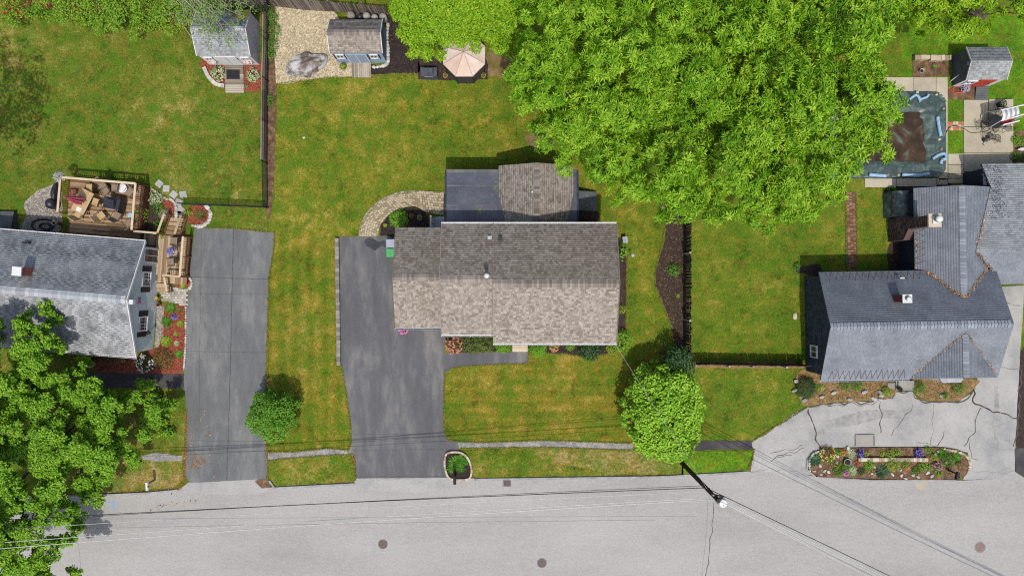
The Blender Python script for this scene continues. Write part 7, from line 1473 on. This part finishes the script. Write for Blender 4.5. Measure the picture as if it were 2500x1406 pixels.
for i in range(2): mb = MB(); x0_ = a.x + (b.x-a.x)*i/2; x1_ = a.x + (b.x-a.x)*(i+1)/2 - .02; mb.slab([(x0_, a.y, .7), (x1_, a.y, .7), (x1_, b.y, .4), (x0_, b.y, .4)], .04); mb.build('door', mt['sid_grey'], root)
mb = MB(); mb.box(a.x+.02, b.x-.04, a.y+.02, b.y-.02, 0, .35); mb.build('frame', mt['sid_grey'], root)
for i, (x, y, w, h, r_) in enumerate(((8, 36, .9, .5, .3), (28, 20, .9, .4, -.6), (58, 40, 1.1, .45, -.15))):
    q = P(x, y); mb = MB(); vs = []; nn = 10
    for k in range(nn+1):
        for j in range(5): u = (k/nn-.5)*w; v = (j/4-.5)*h; vs.append((q.x + u*math.cos(r_) - v*math.sin(r_), q.y + u*math.sin(r_) + v*math.cos(r_), .12 + .25*(v/h*2)**2*.5 + .06*math.sin(k*1.1+j)))
    mb.raw(vs, [(k*5+j, (k+1)*5+j, (k+1)*5+j+1, k*5+j+1) for k in range(nn) for j in range(4)]); tag(mb.build('red_tarp', mt['red'], None, True), ['curled red tarp at the top left edge', 'red tarp among the leaves at the top left', 'flattened red tarp beside the top left mulch'][i], 'tarp', 'red tarps at the top left')
# ---------------------------------------------------------------- patio furniture on the right
wt = empty('wire_table', tuple(P(2428, 298))); tag(wt, 'round black wire table on the patio', 'table'); q = P(2430, 297, .7)
mb = MB(); mb.lathe([(.48, .68), (.5, .7), (.02, .71)], q.x, q.y, 24); mb.build('tabletop', mt['black'], wt)
for k in range(4): mb = MB(); a = k*1.571; mb.tube([(q.x, q.y, .68), (q.x+math.cos(a)*.2, q.y+math.sin(a)*.2, .3), (q.x+math.cos(a)*.4, q.y+math.sin(a)*.4, .07)], .02, 5); mb.build('leg', mt['black'], wt)
wc = empty('wire_chair'); tag(wc, 'x', 'chair', 'wire chairs on the patio'); mb = MB(); mb.tube([(math.cos(a)*.24, math.sin(a)*.24, .43) for a in [k*.3142 for k in range(21)]], .015, 5)
for k in range(-4, 5): x = k*.05; y = math.sqrt(max(0, .24**2-x*x)); mb.bar((x, -y, .43), (x, y, .43), .008, .008); mb.bar((-y, x, .43), (y, x, .43), .008, .008)
mb.build('seat', mt['black'], wc); mb = MB(); pts = [(math.cos(a)*.25, .2 + .12*math.sin(a), .45 + .45*math.sin(a)) for a in [k*math.pi/10 for k in range(11)]]; mb.tube(pts, .015, 5)
for k in range(1, 10): mb.bar(pts[k], (pts[k][0]*.5, .22, .45), .008, .008)
mb.build('backrest', mt['black'], wc)
for sx in (-1, 1):
    for sy in (-1, 1): mb = MB(); mb.tube([(sx*.24, sy*.22, 0), (sx*.17, sy*.16, .43)], .015, 5); mb.build('leg', mt['black'], wc)
for i, (x, y, a, l) in enumerate(((2398, 306, 90, 'wire chair left of the patio table'), (2434, 275, 0, 'wire chair above the patio table'), (2428, 315, 180, 'wire chair below the patio table'), (2458, 312, 215, 'wire chair at the lower right of the patio table'), (2414, 334, 60, 'wire chair set apart beside the little lantern'), (2432, 338, 150, 'wire chair at the lower middle of the patio'))):
    q = P(x, y, .4)
    if i == 0: wc.location = (q.x, q.y, .07); wc.rotation_euler = (0, 0, R(a)); wc['label'] = l
    else: dup(wc, (q.x, q.y, .07), R(a), l)
sg = empty('garden_swing', tuple(P(2475, 280))); tag(sg, 'garden swing with white frame, striped canopy and red seat at the patio edge', 'swing')
for i in range(7):
    a = P(2444 + i*6.4, 294-i*1.3, 1.9); b = P(2444 + (i+1)*6.4, 270-i*1.6, 1.9); mb = MB(); vs = []
    for k in range(7): y = a.y + (b.y-a.y)*k/6; z = 1.95 + .12*math.sin(math.pi*k/6) - .03*i; vs += [(a.x, y, z), (b.x-.004, y, z)]
    mb.raw(vs, [(k*2, k*2+1, k*2+3, k*2+2) for k in range(6)]); mb.build('canopy_stripe', mt['white'] if i % 2 == 0 else mt['trafo'], sg)
for (x0, y0), (x1, y1), h in (((2442, 296), (2512, 276), 1.93), ((2442, 270), (2512, 254), 1.93)):
    mb = MB(); mb.bar(P(x0, y0, h), P(x1, y1, h), .07, .06); mb.build('frame_bar', mt['white'], sg)
for x, y in ((2442, 296), (2442, 270), (2500, 280), (2500, 258)):
    t = P(x, y, 1.9); mb = MB(); mb.tube([t, (t.x, t.y + (.3 if y < 275 else -.3), .07)], .035, 8); mb.build('leg', mt['white'], sg)
a = P(2436, 302, .5); b = P(2476, 288, .5); mb = MB(); mb.cbox((a.x+b.x)/2, (a.y+b.y)/2, .5, 1.15, .42, .1, R(14)); mb.build('seat', mt['red'], sg); mb = MB(); mb.cbox((a.x+b.x)/2+.06, (a.y+b.y)/2-.26, .72, 1.2, .08, .45, R(14)); mb.build('backrest', mt['white'], sg)
q = P(2399, 344); root = empty('patio_lantern', (q.x, q.y, .07)); tag(root, 'small dark lantern on the patio', 'lantern'); mb = MB(); mb.lathe([(.1, 0), (.13, .1), (.13, .3), (.05, .4)], q.x, q.y, 10, .07); mb.build('body', mt['grill'], root); mb = MB(); mb.tube([(q.x, q.y-.05, .1), (q.x-.05, q.y-.25, .09), (q.x+.05, q.y-.38, .09)], .02, 6); mb.build('cord', mt['hose'], root)
pot(2407, 337, .1, .18, 'terracotta', 'small terracotta pot beside the patio lantern', None, z0=.07)
q = P(2488, 366); root = empty('goose_ornament', (q.x, q.y, .05)); tag(root, 'white bird ornament in the bed right of the patio', 'ornament'); mb = MB(); mb.rock(q.x, q.y, .25, .26, .13, .14, 2, .1, 3, .12); mb.rock(q.x-.26, q.y-.04, .3, .1, .07, .09, 3, .3, 2, .1); mb.build('body', mt['fl_white'], root, True)
mb = MB(); cv = curve([(2301, 410), (2304, 350), (2306, 330), (2316, 312), (2332, 309), (2352, 316), (2368, 325), (2390, 324), (2410, 320)], 8); mb.tube([P(p.x, p.y) + Vector((0, 0, .09)) for p in cv], .022, 6); tag(mb.build('black_hose', mt['hose'], None, True), 'black hose looping from the pool across the tiled strip', 'hose')
mb = MB(); cv = [P(2335 + math.cos(k*.4)*(16 - k*.06) + 3*math.sin(k*1.3), 221 + math.sin(k*.4)*(9 - k*.03)) + Vector((0, 0, .08 + .001*k)) for k in range(70)]; mb.tube(cv, .02, 5); tag(mb.build('orange_cable', mt['orange'], None, True), 'tangled orange cable before the grey shed', 'cable')
shrub(2358, 214, .3, .5, 'lf_purple', 'lilac flowers by the grey shed front', 'lilac_flowers', 'flowers', flowers='fl_lav', nfl=60)
sheet('paved_patch', [(2310, 212), (2378, 212), (2378, 243), (2312, 244)], .05, 'soil', .8)
# ---------------------------------------------------------------- street things
def manhole(px, py, r_, mat, label):
    q = P(px, py); root = empty('manhole_cover', (q.x, q.y, .02)); tag(root, label, 'manhole'); mb = MB(); mb.lathe([(r_*1.12, 0), (r_*1.12, .006), (r_, .006)], q.x, q.y, 28, .02); mb.build('ring', mt['kerb'], root); mb = MB(); mb.lathe([(r_, 0), (r_, .012), (r_*.02, .013)], q.x, q.y, 28, .02); lid = mb.build('lid', mt[mat], root)
    for k in range(5): mb = MB(); y = (k-2)*r_*.32; w = math.sqrt(r_*r_-y*y)*.8; mb.cbox(q.x, q.y+y, .036, w*2, r_*.07, .008, 0); mb.build('rib', mt[mat], lid)
manhole(935, 1327, .33, 'iron', 'brown manhole cover in the road below the main drive'); manhole(1323, 1373, .33, 'iron', 'manhole cover at the bottom middle of the road'); manhole(2392, 1335, .37, 'ironl', 'pale rusty manhole cover at the right of the road')
q = P(1238, 1176); root = empty('storm_drain', (q.x, q.y, .02)); tag(root, 'square storm drain grate at the kerb', 'drain'); mb = MB(); mb.cbox(q.x, q.y, .022, .54, .6, .01); mb.build('pit', mt['black'], root)
for k in range(6): mb = MB(); mb.cbox(q.x-.24+k*.096, q.y, .032, .035, .6, .02); mb.build('bar', mt['iron'], root)
for k in range(5): mb = MB(); mb.cbox(q.x, q.y-.28+k*.14, .0335, .54, .03, .02); mb.build('bar', mt['iron'], root)
def mailbox(px, py, label, mat, rz=0, postm='black'):
    q = P(px, py); root = empty('mailbox', (q.x, q.y, 0), rz); tag(root, label, 'mailbox'); xf = Matrix.Translation((q.x, q.y, 0)) @ Matrix.Rotation(rz, 4, 'Z'); mb = MB(xf); mb.bar((0, .12, 0), (0, .12, 1.0), .1, .1); mb.build('post', mt[postm], root)
    mb = MB(xf); vs = []; pr = [(-.1, 0), (-.1, .14), (-.07, .21), (0, .24), (.07, .21), (.1, .14), (.1, 0)]
    for y in (-.3, .26): vs += [(x, y, 1.02 + z) for x, z in pr]
    mb.raw(vs, [tuple(range(7)), tuple(range(13, 6, -1))] + [(i, 7+i, 7+(i+1) % 7, (i+1) % 7) for i in range(7)]); b = mb.build('box', mt[mat], root); mb = MB(xf); mb.box(.1, .115, -.1, .0, 1.1, 1.3); mb.build('flag', mt['red'], b)
mailbox(380, 1174, 'white mailbox at the kerb near the oak', 'white', R(6), 'woodg'); mailbox(1113, 1160, 'black mailbox standing in the daylily ring', 'black', R(4)); mailbox(2312, 1150, 'black mailbox in the island bed', 'black', R(-12))
q = P(414, 963); root = empty('lamp_post', (q.x, q.y, 0)); tag(root, 'black lamp post on the lawn beside the red flowers', 'lamp'); mb = MB(); mb.lathe([(.06, 0), (.035, .1), (.035, 1.7)], q.x, q.y, 8); mb.build('post', mt['black'], root); mb = MB(); mb.lathe([(.06, 1.7), (.11, 1.95), (.13, 1.97), (.02, 2.1)], q.x, q.y, 8); mb.build('lantern', mt['black'], root)
# utility pole and wires
up = empty('utility_pole', tuple(P(1665, 1130))); b0 = P(1665, 1130); tag(up, 'dark wooden utility pole with grey transformer leaning over the road', 'pole')
mb = MB(); mb.tube([b0, b0 + Vector((0, 0, 5)), b0 + Vector((0, 0, 8.7))], .17, 12, .12); mb.build('post', mt['pole'], up)
mb = MB(); mb.lathe([(.22, 0), (.26, .05), (.26, .85), (.2, .92), (.05, .95)], b0.x+.32, b0.y-.2, 18, 7.6); tf = mb.build('transformer', mt['trafo'], up, False)
mb = MB(); mb.lathe([(.265, 0), (.22, .08), (.05, .11)], b0.x+.32, b0.y-.2, 18, 8.48); mb.build('transformer_lid', mt['white'], tf)
mb = MB(); mb.lathe([(.03, 0), (.04, .08), (.02, .16)], b0.x+.3, b0.y-.32, 8, 8.5); mb.build('bushing', mt['ltgrey'], tf)
mb = MB(); mb.bar(b0 + Vector((-.35, .3, 8.3)), b0 + Vector((.45, .1, 8.3)), .1, .12); mb.build('crossarm', mt['pole'], up)
for k in (-1, 0, 1): mb = MB(); mb.lathe([(.04, 0), (.06, .08), (.03, .18)], b0.x+.05+k*.3, b0.y+.2-k*.07, 8, 8.36); mb.build('insulator', mt['ltgrey'], up)
for z in (5.9, 6.4): mb = MB(); mb.bar(b0 + Vector((-.3, .1, z)), b0 + Vector((.3, -.1, z)), .06, .08); mb.build('bracket', mt['black'], up)
def wire(a, b, sag, r_, mat, label, n=28, grp='overhead wires'):
    a = Vector(a); b = Vector(b); mb = MB(); mb.tube([a.lerp(b, t/n) - Vector((0, 0, sag*4*(t/n)*(1-t/n))) for t in range(n+1)], r_, 5); o = mb.build('overhead_wire', mt[mat], None, True); tag(o, label, 'wire', grp)
LQ = Vector((-32, -14.6, 0)); RQ = Vector((40, -26.0, 0))
def at(v, z, dx=0, dy=0): return Vector((v.x+dx, v.y+dy, z))
wire(at(b0, 6.05, -.2), at(LQ, 6.0), .35, .024, 'wire', 'thick black cable running left from the pole along the kerb'); wire(at(b0, 5.6, -.2), at(LQ, 5.4, 0, -.3), .4, .014, 'wire', 'thin dark wire below the thick cable, left of the pole')
wire(at(b0, 6.5, -.2, -.1), at(LQ, 6.3, 0, -.5), .35, .013, 'wirel', 'thin pale wire beside the thick cable, left of the pole'); wire(at(b0, 7.6, -.1, -.15), at(LQ, 7.3, 0, -1.0), .4, .017, 'wirel', 'lower pale wire of the twin pair left of the pole'); wire(at(b0, 8.0, -.1, -.12), at(LQ, 7.5, 0, -1.3), .4, .02, 'wirel', 'upper pale wire of the twin pair left of the pole')
wire(at(b0, 6.3, .2, -.05), at(RQ, 6.2), .4, .024, 'wire', 'thick black cable running right from the pole across the road')
for k, (z, dy) in enumerate(((7.4, -.1), (7.9, -.3), (8.4, -.5), (8.6, -.8))): wire(at(b0, z, .2, -.1), at(RQ, z-.3, 0, dy), .45, .017, 'wirel', ['lowest pale wire right of the pole', 'second lowest pale wire right of the pole', 'second highest pale wire right of the pole', 'highest pale wire right of the pole'][k])
hq = Vector((6.6, -3.5, 4.9)); wire(at(b0, 6.9, -.15, .15), hq, .45, .006, 'wirel', 'pale service wire from the pole to the main house corner'); wire(at(b0, 6.6, -.15, .15), hq + Vector((.05, .1, -.3)), .55, .006, 'wire', 'thin dark service wire from the pole to the main house corner')
a = P(456, 30); wire(P(428, 36, 2.6), P(481, 112, 2.0), .05, .01, 'wirel', 'thin cord stretched from the birch to the shed eaves')
# ---------------------------------------------------------------- leaf litter, chips, straw (uncountable)
def v3(a, b, n, w=.09, dz=.03):
    a = Vector(a); b = Vector(b); out = []
    for _ in range(n): t = random.random(); p = a.lerp(b, t) + Vector((random.gauss(0, w), random.gauss(0, w), 0)); out.append(tuple(RH @ Vector((p.x, p.y, p.z + dz + random.uniform(0, .05)))))
    return out
pts = v3((28.0, 1.25, 2.65), (30.1, -.7, 3.48), 190, .06) + v3((32.35, 1.25, 2.65), (30.3, -.7, 3.48), 110, .06) + v3((31.3, 2.34, 3.08), (32.6, 1.1, 2.75), 80, .06) + v3((27.0, -6.0, 2.72), (29.8, -3.1, 4.0), 80, .04) + v3((32.8, -6.0, 2.72), (30.05, -3.1, 4.0), 70, .04) + v3((31.4, 2.6, 3.06), (32.2, 5, 2.78), 60) + v3((27.6, 1.3, 2.47), (27.65, 3.6, 2.47), 40, .06)
kind(flakes('dry_leaves', pts, .09, 'leafdry', None, 1.2, .6), 'stuff')
flakes('pine_straw', linepts([(656, 700), (652, 930), (650, 1100), (656, 1160)], 900, 1.6, .03) + linepts([(456, 1000), (455, 1110), (448, 1170), (440, 1188)], 900, 2.2, .03) + linepts([(480, 1110), (470, 1140), (500, 1120)], 260, 5, .03) + linepts([(865, 1110), (866, 1170), (860, 1100)], 200, 1.2, .034) + linepts([(440, 1190), (300, 1202)], 300, 4, .03), .09, 'straw', None, .6, .3)
flakes('mulch_chips', polypts([(392, 490), (428, 490), (430, 545), (392, 540)], 500, .05) + polypts([(460, 504), (510, 504), (512, 545), (462, 550)], 600, .05) + polypts([(402, 750), (452, 746), (452, 905), (384, 910), (390, 840)], 2600, .05) + polypts([(236, 870), (330, 870), (380, 900), (236, 905)], 1200, .05) + polypts([(598, 155), (638, 155), (638, 220), (598, 222)], 700, .05) + polypts([(494, 150), (548, 152), (550, 208), (520, 195)], 700, .05), .09, 'redmulch', None, .7, .4)
flakes('mulch_chips', polypts([(1625, 520), (1670, 545), (1670, 850), (1645, 845), (1602, 690), (1604, 640)], 1100, .05) + polypts([(1024, 142), (1188, 142), (1188, 192), (1024, 192)], 120, .05) + polypts([(948, 50), (985, 70), (1018, 150), (1015, 178), (910, 178)], 150, .05), .07, 'litter', None, .7, .4)
flakes('mulch_chips', polypts([(932, 572), (950, 530), (1010, 506), (1046, 535), (1044, 575)], 700, .05) + polypts([(1300, 842), (1500, 842), (1430, 870), (1300, 858)], 900, .05), .09, 'brownmulch', None, .7, .4)
flakes('gravel_stones', polypts([(676, 20), (815, 32), (828, 150), (900, 155), (900, 186), (740, 196), (676, 203)], 6000, .05), .06, 'gravel', None, .9, .9); flakes('gravel_stones', polypts([(66, 500), (130, 452), (148, 455), (146, 558), (60, 556)], 1500, .04), .07, 'ggravel', None, .9, .9)
flakes('leaf_litter', polypts([(1948, 915), (2005, 910), (2176, 932), (2176, 964), (2030, 980), (1966, 986)], 2200, .05) + polypts([(2232, 930), (2374, 930), (2330, 974), (2250, 972)], 1200, .05) + polypts([(1984, 1100), (2340, 1096), (2356, 1150), (2330, 1162), (1996, 1158)], 1500, .1), .1, 'litter', None, .8, .45)
flakes('fallen_leaves', linepts([(500, 1215), (360, 1240), (400, 1242), (500, 1000), (520, 1168)], 60, 3, .03) + polypts([(1090, 420), (1220, 420), (1220, 540), (1090, 540)], 0, 0), .14, 'leafdry', None, .6, .5)
pts = [(x, y, rz_(y)+.01) for x, y in ((random.uniform(-1.2, -.7), random.uniform(6.3, 7.2)) for _ in range(14))] + [(-2.2+random.gauss(0, .12), 5.15+random.gauss(0, .1), rz_(5.15)+.01) for _ in range(24)]
flakes('fallen_leaves', pts, .12, 'lf_lime', None, .8, .5)

EDG = [[(1086, 905), (1084, 960), (1084, 1050), (1092, 1072), (1118, 1078)], [(1100, 900), (1130, 894), (1200, 890), (1289, 887), (1290, 860)], [(834, 892), (846, 960), (857, 1040), (858, 1082), (850, 1100)], [(672, 568), (668, 610), (657, 680), (654, 800), (650, 930), (648, 1060)], [(478, 556), (570, 558), (670, 568)], [(866, 1112), (868, 1170)], [(1124, 1094), (1180, 1093), (1330, 1091), (1545, 1098)], [(1122, 1078), (1190, 1079), (1320, 1074), (1545, 1081)], [(656, 1103), (720, 1102), (800, 1094), (852, 1098)], [(656, 1124), (700, 1118), (780, 1112), (856, 1108)], [(820, 580), (822, 700), (827, 888)], [(675, 206), (740, 198), (800, 190), (905, 191), (960, 181), (1020, 182)], [(878, 575), (880, 556), (890, 532), (926, 491), (952, 477), (1020, 467), (1084, 470)], [(1598, 670), (1600, 700), (1620, 748), (1640, 800), (1645, 850)], [(1624, 560), (1606, 635), (1598, 670)], [(1294, 861), (1390, 865), (1430, 873), (1500, 860), (1530, 840)], [(1836, 1076), (1900, 1036), (1968, 994)], [(1840, 1096), (1836, 1120), (1824, 1150)], [(1530, 600), (1530, 700), (1528, 810)], [(456, 1000), (452, 1100)], [(2064, 470), (2066, 650)], [(2089, 470), (2092, 640)]]
pts = []
for e in EDG:
    L_ = sum((Vector(b)-Vector(a)).length for a, b in zip(e[:-1], e[1:])); pts += linepts(e, int(L_*3.2), 1.0, .034)
o = flakes('grass', pts, .1, 'grasstuft', None, 1.4, .35, zj=.03); o['label'] = 'ragged grass along the paving edges'
